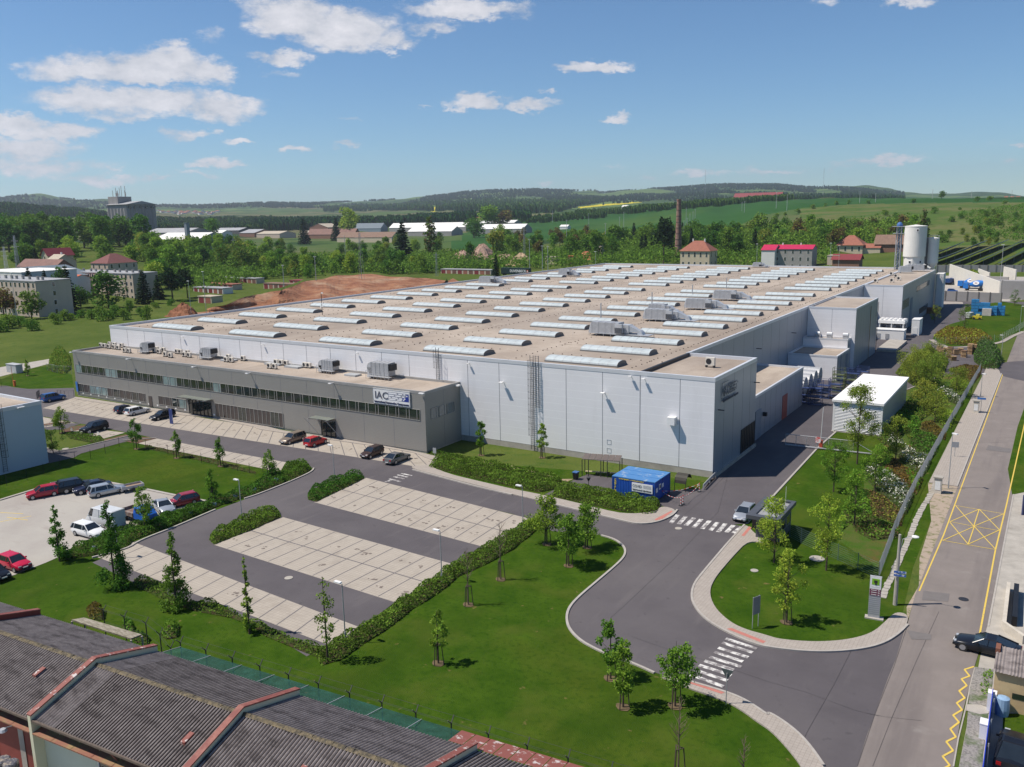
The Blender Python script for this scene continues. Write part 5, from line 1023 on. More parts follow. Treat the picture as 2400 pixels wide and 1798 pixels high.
def hvac_long(x0,x1,y,z,label,s=1.0):
 """long air handling unit on a platform with a hooded intake and a duct elbow, built in local axes (x = length)"""
 L=x1-x0;r_=local('air_handling_unit',label,'roof unit',(x0,y,z),'big air handling units on the hall roof');h=1.95*s
 m_=MB();
 for i in range(9):
  for yy in(-1.3,1.3):m_.tube((L*i/8.0,yy,0),(L*i/8.0,yy,.45),.05,4)
 m_.box(0,L,-1.35,1.35,.45,.55)
 m_.build('platform',GALV,r_,origin=(0,0,0))
 m_=MB();m_.box(L*.04,L*.50,-1.15,1.15,.56,.56+h)
 for i in range(5):x=L*.04+L*.46*i/4;m_.box(x-.03,x+.03,-1.18,1.18,.56,.6+h)
 m_.add([(-.35,-.9,.6),(L*.04,-1.1,.6),(L*.04,1.1,.6),(-.35,.9,.6),(L*.0+.1,-.9,.3+h),(L*.04,-1.1,.55+h),(L*.04,1.1,.55+h),(.1,.9,.3+h)],[(0,1,5,4),(1,2,6,5),(2,3,7,6),(3,0,4,7),(4,5,6,7)])
 m_.build('casing',GALV,r_,origin=(0,0,0))
 m_=MB();m_.mat(0).box(L*.46,L*.58,-1.75,-1.16,h*.35,.45+h);
 for i in range(7):xx=L*.465+L*.11*i/6;m_.mat(1).box(xx-.02,xx+.08,-1.8,-1.75,h*.38,h*.9)
 m_.build('intake_hood',[GALVL,BLACK],r_,origin=(0,0,0))
 m_=MB();m_.box(L*.50,L*.66,-.9,.9,.7,.35+h*.95);m_.add([(L*.66,-.8,1.0),(L*.80,-.55,.9),(L*.80,.55,.9),(L*.66,.8,1.0),(L*.66,-.8,.3+h*.95),(L*.80,-.55,h*.7),(L*.80,.55,h*.7),(L*.66,.8,.3+h*.95)],[(0,1,5,4),(1,2,6,5),(2,3,7,6),(3,0,4,7),(4,5,6,7),(0,3,2,1)])
 pr=[(L*.80+1.0*math.sin(t),h*.72-1.0+1.0*math.cos(t))for t in np.linspace(0,math.pi/2,7)];pi_=[(L*.80,h*.72-1.0)]*7
 for k in range(6):
  a,b=pr[k],pr[k+1];m_.add([(a[0],-.62,a[1]),(a[0],.62,a[1]),(b[0],.62,b[1]),(b[0],-.62,b[1])],[(0,1,2,3)]);m_.add([(a[0],-.62,a[1]),(b[0],-.62,b[1]),(L*.8,-.62,h*.72-1)],[(0,1,2)]);m_.add([(a[0],.62,a[1]),(L*.8,.62,h*.72-1),(b[0],.62,b[1])],[(0,1,2)])
 m_.box(L*.8,L*.8+1,-.6,.6,0,h*.72-1)
 m_.build('duct',GALVL,r_,origin=(0,0,0));return r_
ZR=HZ-.45
hvac_long(-72.2,-60.5,139.9,ZR,'nearest of the long air handling units, at the front right of the hall roof')
hvac_long(-71.9,-60.8,163.4,ZR,'second nearest long air handling unit, with a steel mast at its left end')
hvac_long(-76.5,-69.0,176.0,ZR,'shorter air handling unit tucked behind the second nearest one',s=.8)
hvac_long(-72.0,-61.0,186.6,ZR,'third long air handling unit, just behind the shorter one')
hvac_long(-73.3,-62.8,209.0,ZR,'farthest long air handling unit of the right-hand group')
hvac_long(-154,-145.5,272.8,ZR,'cream white air handling unit near the left roof edge, far back')
q=G(600+1940/3.682,400+975/3.682,ZR);hvac_long(q.x,q.x+11,q.y,ZR,'grey box unit at the left roof edge, nearest the earth pit')
q=G(1735+530,800,ZR);hvac_long(-103,-97,338,ZR,'small far unit on the back edge of the roof in front of the tiled-roof house',s=.7)
for(px,py,h_)in((1200+1207/3.682,400+1180/3.682,3.6),(1200+767/3.682,400+1292/3.682,3.6),(1200+1556/3.682,400+1090/3.682,3.2),(1200+1850/3.682,400+1020/3.682,3.2)):
 p=G(px,py,ZR);m_=MB();m_.tube((0,0,0),(0,0,h_),.13,8);o=m_.build('flue_pipe',GALV,origin=None);o.location=p
 tag(o,{0:'flue pipe behind the second nearest air handling unit',1:'flue pipe standing behind the nearest air handling unit',2:'flue pipe behind the third air handling unit',3:'flue pipe behind the farthest air handling unit'}[[1207,767,1556,1850].index(round((px-1200)*3.682))],'pipe','flue pipes on the roof')
p=G(600+573/3.682,400+1245/3.682,ZR);r_=local('camera_mast','thin mast with cameras standing on the left part of the hall roof','mast',p);m_=MB();m_.tube((0,0,0),(0,0,5.2),.07,6);m_.build('pole',DARKM,r_,origin=(0,0,0))
for z_,s_ in((5.0,1),(1.9,1),(1.7,-1),(2.6,1)):m_=MB();m_.box(.05*s_,.55*s_,-.1,.1,z_,z_+.22)if s_>0 else m_.box(-.55,-.05,-.1,.1,z_,z_+.22);m_.build('camera',WHITE,r_,origin=(0,0,0))
def condenser():
 r_=local('condenser_unit','x','air conditioner',(0,0,0));m_=MB();m_.box(-.48,.48,-.18,.18,.2,1.0);m_.build('casing',ACW,r_,origin=(0,0,0));m_=MB();m_.tube((-.12,-.185,.6),(-.12,-.2,.6),.3,12);m_.build('fan',DARKM,r_,origin=(0,0,0));m_=MB();m_.box(-.45,-.35,-.25,.25,0,.2);m_.build('foot',DARKM,r_,origin=(0,0,0));m_=MB();m_.box(.35,.45,-.25,.25,0,.2);m_.build('foot',DARKM,r_,origin=(0,0,0));return r_
con0=condenser();first=True;ZO=OZ-.35
con=[(5,c)for c in((875,55),(905,59),(943,64),(988,70),(1024,75),(1080,26),(1113,32),(1160,40),(1080,98),(1117,103),(1335,100),(1375,110),(1430,133),(1475,143),(1478,70),(1535,76),(1595,136),(1635,141),(1665,86),(1690,90),(1740,98),(1955,180),(2000,184),(2175,120))]+[(6,c)for c in((12,148),(118,236),(163,241),(315,174),(357,179),(405,182),(495,214),(658,190))]
for i,(k,c)in enumerate(con):
 p=G(*R(k,c)[0],ZO);o=con0 if first else copy_tree(con0);first=False;o.location=(p.x,min(p.y,106.0),ZO);o.rotation_euler=(0,0,random.uniform(-.05,.05))
 side='at the far left end of the office roof' if i<8 else('between the first and second rooftop ducts' if i<21 else('between the second rooftop duct and the third' if i<31 else 'fixed on the third rooftop duct'))
 tag(o,'cream air conditioning box '+side,'air conditioner',('condensers '+side))
condlab=1
def duct_unit(px0,px1,py,lab,h=2.1,w=1.5):
 a=G(px0,py,ZO);b=G(px1,py,ZO);x0,x1=a.x,max(b.x,a.x+4);y=min(a.y+1.0,105.0);L=(x1-x0)*.82
 r_=local('rooftop_duct_unit',lab,'roof unit',(x0,y,ZO),'ventilation units on the office roof')
 m_=MB();pr=[(.9-.9*math.cos(t),h-.9+.9*math.sin(t))for t in np.linspace(0,math.pi/2,8)]
 for s in(-1,1):
  for k in range(7):m_.add([(pr[k][0],s*w/2,pr[k][1]),(pr[k+1][0],s*w/2,pr[k+1][1]),(.9,s*w/2,0)][::s],[(0,1,2)])
 for k in range(7):m_.add([(pr[k][0],-w/2,pr[k][1]),(pr[k+1][0],-w/2,pr[k+1][1]),(pr[k+1][0],w/2,pr[k+1][1]),(pr[k][0],w/2,pr[k][1])],[(0,1,2,3)])
 m_.box(0,.9,-w/2,w/2,0,h-.9);m_.build('duct_elbow',GALVL,r_,origin=(0,0,0))
 m_=MB();m_.box(.9,L*.85,-w/2,w/2,.5,h);
 for i in range(5):x=.9+(L*.85-.9)*i/4;m_.box(x-.03,x+.03,-w/2-.04,w/2+.04,.48,h+.04)
 m_.build('casing',GALV,r_,origin=(0,0,0))
 m_=MB();m_.box(L*.85,L*.95,-w/2+.1,w/2-.1,h*.55,h*.95);m_.build('outlet',BLACK,r_,origin=(0,0,0))
 m_=MB();yy=-w/2-.9;m_.box(.5,L,yy,-w/2-.05,.42,.46)
 for z_ in(.95,1.35):m_.tube((.5,yy,z_),(L,yy,z_),.025,4)
 for i in range(7):x=.5+(L-.5)*i/6;m_.tube((x,yy,0),(x,yy,1.35),.03,4)
 m_.build('catwalk',GALV,r_,origin=(0,0,0));return r_
duct_unit(1200/3.682,1375/3.682,800+100/3.682,'galvanised duct unit on the office roof, leftmost and half behind condensers')
duct_unit(1840/3.682,2060/3.682,800+128/3.682,'galvanised duct unit on the office roof with its platform, second from left')
duct_unit(600+585/3.682,600+850/3.682,800+252/3.682,'ventilation unit with shiny elbow above the tan estate car')
duct_unit(600+985/3.682,600+1360/3.682,800+305/3.682,'largest shiny-elbowed ventilation unit, closest to the IAC sign',h=2.6,w=1.7)
for i,(k,a,b)in enumerate(((6,(100,195),(270,200)),(6,(270,220),(440,222)),(6,(790,292),(935,290)),(5,(1930,165),(2080,165)))):
 p=G(*R(k,a)[0],ZO);q=G(*R(k,b)[0],ZO);m_=MB();m_.box(p.x,q.x,p.y-.8,p.y+.8,ZO,ZO+.3);o=m_.build('roof_hatch',M('hatch lid',(.34,.35,.36),.5),origin=(p.x,p.y,ZO));tag(o,['flat roof hatch left of the three condensers in a row','flat roof hatch between the small condenser and the roof edge','flat roof hatch between the two shiny-elbowed units','flat roof hatch just right of the second duct unit'][i],'hatch','flat hatches on the office roof')
for(x,y,z,lab)in((-41.2,116.5,HZ-.4,'single condenser on the roof of the hall corner block'),):
 o=copy_tree(con0);o.location=(x,y,z);o.scale=(1.4,1.4,1.4);tag(o,lab,'air conditioner');del o['group']
for i,(px,py)in enumerate(((1065,905),(1105,925),(1070,965),(1130,948),(930,968))):
 p=G(*R(4,(px,py))[0],HZ-.3);o=copy_tree(con0);o.location=p;o.scale=(1.2,1.2,1.2);tag(o,'small condenser on the far silo block roof','air conditioner','condensers on the far silo block roof')
duc=[o for o in S.objects if o.parent is None and o.name.startswith('rooftop_duct_unit')][3]
for(x,y,sx,lab)in((-47,318,.9,'white duct unit on the far block roof'),(-46.5,327,1.4,'silver duct unit below the big silo')):
 o=copy_tree(duc);o.location=(x,y,HZ-.3);o.scale=(sx,1,.9);tag(o,lab,'roof unit')
BLUEC=M('container blue',(.012,.075,.36),.5,var=.12,scale=1.5);BLUER=M('blue container roof',(.06,.19,.42),.6,col2=(.36,.42,.48),thr=(.56,.66),scale=.9);YEL=M('yellow lettering',(.62,.50,.05),.5)
r_=local('container_office','blue container cabin with a COVID test centre sign on its front','container',(-42.55,95.9,0))
x0,x1,y0,y1,z1=-45.4,-39.7,93.5,98.25,2.65
m_=MB();n_=38
def corr(m_,a,b,zA,zB,n_,d):
 a,b=Vector(a),Vector(b);t=(b-a)/n_;nn=Vector((t.y,-t.x)).normalized()*d;P=[]
 for i in range(n_):P+=[a+t*i,a+t*(i+.3),a+t*(i+.5)+nn,a+t*(i+.8)+nn]
 P.append(b)
 for i in range(len(P)-1):m_.add([(*P[i],zA),(*P[i+1],zA),(*P[i+1],zB),(*P[i],zB)],[(0,1,2,3)])
corr(m_,(x0,y0),(x1,y0),.15,z1-.1,26,.035);corr(m_,(x1,y0),(x1,y1),.15,z1-.1,20,.035);corr(m_,(x1,y1),(x0,y1),.15,z1-.1,26,.035);corr(m_,(x0,y1),(x0,y0),.15,z1-.1,20,.035);m_.build('wall',BLUEC,r_)
m_=MB();m_.prism([(x0-.05,y0-.05),(x1+.05,y0-.05),(x1+.05,y1+.05),(x0-.05,y1+.05)],z1-.1,z1)
for yy in(y0+1.6,y0+3.2):m_.box(x0,x1,yy-.05,yy+.05,z1,z1+.03)
m_.build('roof',BLUER,r_);m_=MB()
for x in(x0,x1):
 for y in(y0,y1,(y0+y1)/2)if x==x1 else(y0,y1):m_.box(x-.07,x+.07,y-.07,y+.07,0,z1-.1)
m_.build('corner_post',M('darker blue',(.01,.05,.25),.5),r_)
m_=MB();m_.box(-42.7,-39.95,y0-.14,y0-.08,1.12,2.22);sg=m_.build('sign',WHITE,r_)
GREYT=M('grey lettering',(.25,.25,.26),.6)
for t_,xx,zz_,sz,wd,mm in(('COVID',-42.62,1.68,.50,2.001,GREYT),('TESTOVACÍ CENTRUM',-42.6,1.25,.27,2.5,M('dark lettering',(.08,.08,.09),.6))):
 me=text_mesh(t_,sz,.01,.008);me.materials.clear();me.materials.append(mm);w_=max(v.co.x for v in me.vertices);wd=1.25 if t_=='COVID' else 2.5
 me.transform(Matrix.Translation(Vector((xx,y0-.155,zz_))-Vector(r_.location))@Matrix(FRONT).to_4x4()@Matrix.Diagonal((wd/w_,1,1,1)));link('lettering',me,sg)
m_=MB()
for k in range(5):m_.box(-41.15,-40.1,y0-.15,y0-.141,1.66+k*.09,1.69+k*.09)
m_.build('small_print',GREYT,sg,origin=tuple(r_.location))
for i,ch in enumerate('CONTAINER'):
 me=text_mesh(ch,.30,.01,.01);me.materials.clear();me.materials.append(YEL);me.transform(Matrix.Translation(Vector((x0+.28,y0-.06,2.12-i*.235))-Vector(r_.location))@Matrix(FRONT).to_4x4());link('lettering',me,r_)
me=text_mesh('KONTEJNERY A MOBILNÍ BUŇKY',.17,.01,.006);me.materials.clear();me.materials.append(YEL);w_=max(v.co.x for v in me.vertices);me.transform(Matrix.Translation(Vector((x0+.9,y0-.06,2.36))-Vector(r_.location))@Matrix(FRONT).to_4x4()@Matrix.Diagonal((3.4/w_,1,1,1)));link('lettering',me,r_)
for(a,b,c,d)in((93.75,94.25,1.2,1.75),(94.7,95.25,1.35,2.05),(95.6,96.1,1.4,1.9)):m_=MB();m_.box(x1+.05,x1+.09,a,b,c,d);m_.build('notice_plate',WHITE,r_)
m_=MB();m_.box(x1+.09,x1+.10,94.83,95.12,1.5,1.9);m_.build('window',GLASS,r_)
def PT(zx,zy,z=0.0):return G(1330+zx/7.628,1060+zy/7.628,z)
a,b=PT(262,425),PT(935,470);a.z=b.z=0
r_=local('smoking_shelter','open shelter with a dark panelled roof and benches behind the bin','shelter',(a+b)/2);L=(b-a).length;d=(b-a).normalized();nn=Vector((-d.y,d.x,0))
m_=MB()
for t in(0,.17,.5,.67,1):
 for s_ in(0,1)if t in(0,.5,1)else(0,):p=a+d*L*t+nn*1.9*s_;m_.tube(p,p+Vector((0,0,2.35)),.06,4)
m_.build('post',DARKM,r_);m_=MB()
for i in range(6):
 p=a+d*(L*i/6+.03);q=a+d*(L*(i+1)/6-.03);m_.add([(p.x,p.y,2.35),(q.x,q.y,2.35),(q.x+nn.x*2,q.y+nn.y*2,2.6),(p.x+nn.x*2,p.y+nn.y*2,2.6),(p.x,p.y,2.42),(q.x,q.y,2.42),(q.x+nn.x*2,q.y+nn.y*2,2.67),(p.x+nn.x*2,p.y+nn.y*2,2.67)],[(4,5,6,7),(0,1,5,4),(1,2,6,5),(2,3,7,6),(3,0,4,7),(3,2,1,0)])
m_.build('roof',M('brown roof panel',(.12,.095,.085),.5),r_)
for t,nm in((.22,'left'),(.55,'x'),(.8,'y')):
 c=a+d*L*t+nn*.9;rr=local('bench',{'left':'pale wooden bench at the left end of the shelter','x':'pale wooden bench in the middle of the shelter','y':'short brown bench at the container end of the shelter'}[nm],'bench',c,'benches in the shelter');m_=MB();m_.obox((0,0),d,.85,.2,.42,.48);m_.build('seat',M('pale bench wood',(.42,.36,.22),.8),rr,origin=(0,0,0))
 for s_ in(-1,1):m_=MB();m_.obox(Vector((d.x,d.y))*s_*.7,d,.04,.18,0,.42);m_.build('leg',DARKM,rr,origin=(0,0,0))
c=G(*R(7,(1400,1245))[0]);r_=local('bike_shelter','arched transparent bicycle shelter behind the blue container','shelter',(-38.6,99.6,0));m_=MB()
for x in(-39.4,-37.9):
 P=[(x,99.2+1.0-1.0*math.cos(t),1.0+1.1*math.sin(t))for t in np.linspace(0,math.pi*.9,9)];P=[(x,99.2,0)]+P
 for k in range(len(P)-1):m_.tube(P[k],P[k+1],.045,5)
m_.build('frame',DARKM,r_);m_=MB()
P=[(99.2+1.0-1.0*math.cos(t),1.0+1.1*math.sin(t))for t in np.linspace(0,math.pi*.9,9)]
for k in range(8):m_.add([(-39.4,P[k][0],P[k][1]+.05),(-37.9,P[k][0],P[k][1]+.05),(-37.9,P[k+1][0],P[k+1][1]+.05),(-39.4,P[k+1][0],P[k+1][1]+.05)],[(0,1,2,3)])
m_.build('roof',M('smoky plastic',(.05,.046,.038),.6,spec=.2),r_)
p=G(1349.5,1124);r_=local('trash_bin','dark wheeled bin with a blue lid beside the shelter path','bin',p);m_=MB();m_.add([(-.25,-.28,.08),(.25,-.28,.08),(.25,.28,.08),(-.25,.28,.08),(-.32,-.36,1.0),(.32,-.36,1.0),(.32,.36,1.0),(-.32,.36,1.0)],[(0,3,2,1),(0,1,5,4),(1,2,6,5),(2,3,7,6),(3,0,4,7)]);m_.build('body',BLACK,r_,origin=(0,0,0));m_=MB();m_.box(-.36,.36,-.4,.4,1.0,1.1);m_.build('lid',M('blue lid',(.04,.12,.3),.5),r_,origin=(0,0,0))
p=G(1379.5,1150);r_=local('garden_lamp','small dark bollard lamp standing in the hedge','lamp',p);m_=MB();m_.tube((0,0,0),(0,0,1.3),.04,6);m_.build('pole',DARKM,r_,origin=(0,0,0));m_=MB();m_.lathe((0,0,1.3),[(.08,0),(.3,.45),(.25,.5)],8);m_.build('lamp_head',DARKM,r_,origin=(0,0,0))
RW=M('red and white stripes',(.55,.06,.05),.5);
def stripepost(p,lab,h=1.1):
 r_=local('chain_post',lab,'barrier post',p,'red and white chain posts');m_=MB()
 for k in range(6):m_.mat(k%2).tube((0,0,.1+k*h/6),(0,0,.1+(k+1)*h/6),.06,8)
 m_.build('post',[WHITE,RW],r_,origin=(0,0,0));m_=MB();m_.lathe((0,0,0),[(.3,0),(.28,.08),(.08,.12)],10);m_.build('base',BLACK,r_,origin=(0,0,0));return p+Vector((0,0,h))
tops=[stripepost(G(*R(7,(1457,1420))[0]),'striped chain post nearest the pavement corner'),stripepost(G(*R(7,(1475,1408))[0]),'striped chain post just behind its twin near the pavement corner'),stripepost(G(*R(7,(1617,1300))[0]),'striped chain post by the guard rail'),Vector((x1+.1,95.5,1.0))]
for i,(u,v)in enumerate(((0,3),(1,2),(2,3))):
 m_=MB();N_=14;P=[tops[u].lerp(tops[v],k/N_)-Vector((0,0,.35*4*(k/N_)*(1-k/N_)))for k in range(N_+1)]
 for k in range(N_):m_.mat(k%2).tube(P[k],P[k+1],.025,4)
 tag(m_.build('barrier_chain',[WHITE,RW],origin=tuple(P[0])),['plastic chain from the front post to the container','plastic chain running between the two far striped posts','plastic chain from the guard rail post to the container'][i],'chain','red and white plastic chains')
a,b=G(*R(7,(1650,1285))[0]),G(*R(7,(1762,1168))[0]);r_=local('guard_rail','steel guard rail at the foot of the hall corner','guard rail',(a+b)/2);m_=MB();m_.strip([a,b],.08,.45,.8);m_.build('beam',GALV,r_)
for t in(0,.5,1):m_=MB();p=a.lerp(b,t);m_.box(p.x-.05,p.x+.05,p.y-.05,p.y+.05,0,.7);m_.build('post',GALV,r_)
r_=local('gatehouse','small gatehouse with a flat overhanging roof frame beside the silver car','gatehouse',(-24.3,90,0));SLATE=M('slate cladding',(.10,.105,.12),.5,metal=.3)
m_=MB();m_.prism([(-25.6,88.2),(-23.0,88.2),(-23.0,92.6),(-25.6,92.6)],0,2.9,bottom=False);m_.build('wall',SLATE,r_)
m_=MB()
for q in((-26.1,-25.3,86.1,93.0),(-23.0,-22.6,86.1,93.0),(-25.3,-23.0,86.1,86.9),(-25.3,-23.0,92.5,93.0)):m_.box(*q,2.85,3.25)
m_.build('roof_frame',SLATE,r_);m_=MB();k=0;yy=86.9
while yy<92.4:m_.box(-25.3,-23.0,yy,yy+.12,2.95,3.08);yy+=.24
m_.build('roof_slats',M('pale roof sheet',(.38,.38,.38),.5),r_);m_=MB();m_.box(-25.3,-23.0,86.95,92.45,2.9,2.94);m_.build('roof',M('roof base',(.2,.2,.2),.8),r_)
for q,ax in(((88.5,90.2),0),((90.4,92.2),0)):window(q[0],q[1],1.0,2.2,y=-22.99,axis='y',par=r_)
window(-25.3,-23.3,1.0,2.3,y=88.19,axis='x',par=r_,split=[-24.3]);m_=MB();m_.box(-25.68,-25.605,88.5,89.5,.1,2.2);m_.build('door',GLASS,r_);m_=MB();m_.tube((-23.6,92.3,3),(-23.6,92.3,5.0),.02,4);m_.build('antenna',WHITE,r_);m_=MB();m_.box(-26.4,-25.9,87.4,87.8,2.4,2.7);m_.build('lamp',WHITE,r_)
p=G(1600+930/5.53,1120+650/5.53);m_=MB();m_.box(-.22,.22,-.2,.2,0,1.9);m_.box(-.26,.26,-.24,.24,1.9,2.0);o=m_.build('intercom_pillar',BLACK,origin=None);o.location=p;tag(o,'black intercom pillar in front of the gatehouse','pillar')
a,b=G(*R(8,(150,905))[0]),G(*R(8,(925,990))[0]);a,b=Vector((a.x,a.y,0)),Vector((b.x,b.y,0));r_=local('sliding_gate','long galvanised sliding gate half open across the yard road','gate',(a+b)/2);d=(b-a);m_=MB();c=a.lerp(b,.37)
for z_ in(.25,.32):m_.tube(a+Vector((0,0,z_)),b+Vector((0,0,z_)),.07,5)
m_.tube(a+Vector((0,0,1.9)),a.lerp(b,.76)+Vector((0,0,1.9)),.05,5);m_.tube(a.lerp(b,.76)+Vector((0,0,1.9)),b+Vector((0,0,.3)),.05,5)
for t in(0,.12,.24,.36,.49,.62,.76):m_.tube(a.lerp(b,t)+Vector((0,0,.25)),a.lerp(b,t)+Vector((0,0,1.9)),.045,5)
for k in range(64):t=.76*k/64;m_.tube(a.lerp(b,t)+Vector((0,0,.3)),a.lerp(b,t)+Vector((0,0,1.9)),.011,3)
m_.build('frame',GALV,r_);m_=MB();p=a.lerp(b,.37);m_.box(p.x-.35,p.x+.35,p.y-.12,p.y-.08,1.05,1.95);m_.build('prohibition_sign',M('sign red white',(.6,.1,.1),.5,col2=(.75,.7,.7),thr=(.45,.55),scale=3),r_)
p=G(*R(8,(455,915))[0]);r_=local('boom_barrier','raised white boom barrier on a red cabinet by the sliding gate','barrier',p);m_=MB();m_.box(-.25,.25,-.2,.2,0,1.1);m_.build('cabinet',M('orange red',(.5,.07,.03),.5),r_,origin=(0,0,0));m_=MB();m_.tube((0,-.25,.9),(.15,-.25,6.2),.06,6,.04);m_.build('boom',WHITE,r_,origin=(0,0,0))
r_=local('louvred_building','white flat-roofed plant building with louvred front beside the yard road','building',(-25.2,152,0));x0,x1,y0,y1,z1=-28.9,-21.5,139.6,164.2,5.3
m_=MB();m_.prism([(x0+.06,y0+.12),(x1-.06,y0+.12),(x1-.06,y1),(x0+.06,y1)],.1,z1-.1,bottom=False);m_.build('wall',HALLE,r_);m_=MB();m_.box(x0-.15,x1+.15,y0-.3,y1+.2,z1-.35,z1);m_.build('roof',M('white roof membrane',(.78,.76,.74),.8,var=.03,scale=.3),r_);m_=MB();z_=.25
while z_<z1-.4:m_.add([(x0+.3,y0+.1,z_+.2),(x1-.3,y0+.1,z_+.2),(x1-.3,y0-.04,z_),(x0+.3,y0-.04,z_)],[(0,3,2,1)]);z_+=.24
m_.build('louvre',WHITE,r_)
for x in(x0,x1-.3):m_=MB();m_.box(x,x+.3,y0-.02,y0+.12,0,z1-.36);m_.build('corner_trim',WHITE,r_)
m_=MB();m_.box(x0-.1,x1+.1,y0-.1,y1,0,.12);m_.build('plinth',CONC,r_)
def fence(pts_,h,lab,mat,step=.13,post=2.5,rails=(.25,),name='fence',bar=.012,prf=.035,horizontal=False,grp=None):
 r_=local(name,lab,'fence',tuple(pts_[0][:2])+(0,),grp);m_=MB();mp=MB()
 for k in range(len(pts_)-1):
  a,b=Vector((*pts_[k][:2],0)),Vector((*pts_[k+1][:2],0));L=(b-a).length;d=(b-a)/L
  if horizontal:
   z_=.1
   while z_<h:m_.tube(a+Vector((0,0,z_)),b+Vector((0,0,z_)),bar,3);z_+=step
  else:
   for i in range(int(L/step)):p=a+d*i*step;m_.tube(p+Vector((0,0,.05)),p+Vector((0,0,h)),bar,3)
  for rz in rails:m_.tube(a+Vector((0,0,h*rz)),b+Vector((0,0,h*rz)),.02,3)
  n_=max(1,round(L/post))
  for i in range(n_+1):p=a+d*L*i/n_;mp=MB();mp.tube(p,p+Vector((0,0,h+.08)),prf,5);mp.build('post',mat,r_)
 m_.build('mesh_panel',mat,r_);return r_
FENG=M('grey fence steel',(.42,.44,.47),.5,metal=.4,var=.1)
fence([(-12.25,83.5),(-12.9,98),(-13.2,113),(-13.2,139),(-13.1,173),(-12.9,206)],1.8,'long grey palisade fence between the shrub bank and the street',FENG,step=.2,rails=(.15,.9),bar=.020)
fence([tuple(G(1600+1385/5.53,1120+770/5.53)[:2]),tuple(G(*R('d',(215,205))[0])[:2]),(-12.25,83.5)],1.7,'green-grey mesh fence from the gatehouse to the street fence',M('green grey mesh',(.10,.16,.15),.5,var=.1),step=.22,horizontal=True,bar=.014,rails=())
fp_=[tuple(G(*q)[:2])for q in R(5,(60,1250),(235,1200),(380,1150),(520,1095),(650,1050),(785,1020),(910,970),(1030,910),(1260,925),(1450,980),(1740,1050),(2050,1120),(2155,1140))+R(6,(60,1125),(170,1190))]
fence(fp_,1.5,'thin dark wire fence running below the bays across the grass',DARKM,step=.5,horizontal=True,bar=.006,prf=.03,post=5.5,rails=())
fence([tuple(G(*q)[:2])for q in R(4,(1440,1500),(1800,1495),(2000,1470),(2130,1400),(2209,1350))],1.8,'wire fence curving round the far lawn beside the roundabout',FENG,step=.2,horizontal=True,bar=.010,post=2.5,rails=())
fence([tuple(G(*q)[:2])for q in R(5,(320,500),(345,480))],1.5,'short dark railing left of the blue crossover',DARKM,step=.12,post=1.5)
fence([tuple(G(*q)[:2])for q in R(5,(500,480),(560,487),(640,483))],1.4,'dark railing at the end wall of the office',DARKM,step=.8,post=1.4,rails=(1,))
fence([tuple(G(*q)[:2])for q in R(5,(410,255),(500,275),(620,280))],1.8,'wire fence with bush at the far office corner',FENG,step=.3,post=2.5,bar=.01,rails=(1,))
fence([tuple(G(*q)[:2])for q in R(5,(-40,400),(15,393),(105,385))],1.7,'steel gate across the far left road',DARKM,step=.2,post=2,rails=(.1,1),name='gate')
p=G(*R(5,(128,388))[0]);m_=MB();m_.box(-.25,.25,-.2,.2,0,1.2);m_.box(-.28,.28,-.23,.23,1.2,1.28);m_.tube((-.5,0,0),(-.5,0,4.5),.05,6);o=m_.build('barrier_cabinet',M('orange',(.5,.12,.03),.5));o.location=p;tag(o,'orange barrier cabinet by the far left gate','cabinet')
p=G(*R(5,(130,268))[0]);m_=MB();m_.box(-2.2,2.2,-.8,.8,0,2.0);m_.box(-2.3,2.3,-.9,.9,2.0,2.1);m_.box(-.02,.02,-.83,-.8,.1,1.9);o=m_.build('transformer_cabinet',M('pale cabinet',(.40,.41,.42),.6));o.location=p;tag(o,'pale grey cabinet beside the far left road','cabinet')
for k,(q,s,lab)in enumerate(((R(8,(1462,1308))[0],1.0,'white meter pillar with a slab cap, nearer one beside the street'),(R(8,(1792,618))[0],1.05,'white meter pillar near the blue sign, farther up the street'))):
 p=G(*q);r_=local('meter_pillar',lab,'pillar',p,'white meter pillars');m_=MB();m_.box(-.42*s,.42*s,-.4,.4,0,2.0*s);m_.build('body',M('cream render',(.55,.50,.43),.8),r_,origin=(0,0,0));m_=MB();m_.box(-.55*s,.55*s,-.52,.52,2.0*s,2.15*s);m_.build('cap',CONC,r_,origin=(0,0,0));m_=MB();m_.box(-.3,.3,-.43,-.405,.5,1.6);m_.build('door',WHITE,r_,origin=(0,0,0))
def lamp(px,py,top,lab,arm=(-.3,0),head=.35,mat=GALV,rad=.055,grp='slim parking lot lamps',z0=0):
 p=G(px,py);lo,hi=1,20
 for _ in range(25):
  mid=(lo+hi)/2
  if proj(p.x,p.y,mid)[1]>top:lo=mid
  else:hi=mid
 r_=local('street_lamp',lab,'street lamp',p,grp);m_=MB();m_.tube((0,0,0),(0,0,1.0),rad*1.5,8);m_.tube((0,0,1.0),(0,0,lo),rad,8,rad*.7);m_.tube((0,0,lo-.03),(arm[0],arm[1],lo),rad*.6,5);m_.build('pole',mat,r_,origin=(0,0,0))
 d=Vector((arm[0],arm[1],0));dn=d.normalized()if d.length>.01 else Vector((1,0,0));m_=MB();c=d+dn*head*.5;m_.obox((c.x,c.y),(dn.x,dn.y),head,.14,lo-.03,lo+.09);m_.build('lamp_head',WHITE,r_,origin=(0,0,0));return r_
lamp(784.7,1128.6,1045,'slim lamp in the hedge end of the farther double bay block')
lamp(567.6,1221,1126,'slim lamp in the hedge end of the nearer double bay block')
lamp(1035.8,1367,1245,'slim lamp on the edge of the nearer bay block beside the long hedge')
lamp(810,1507,1368,'slim lamp nearest the camera, between near bays and hedge')
lamp(1225.8,1241,1140,'slim lamp at the right end of the farther double bay block')
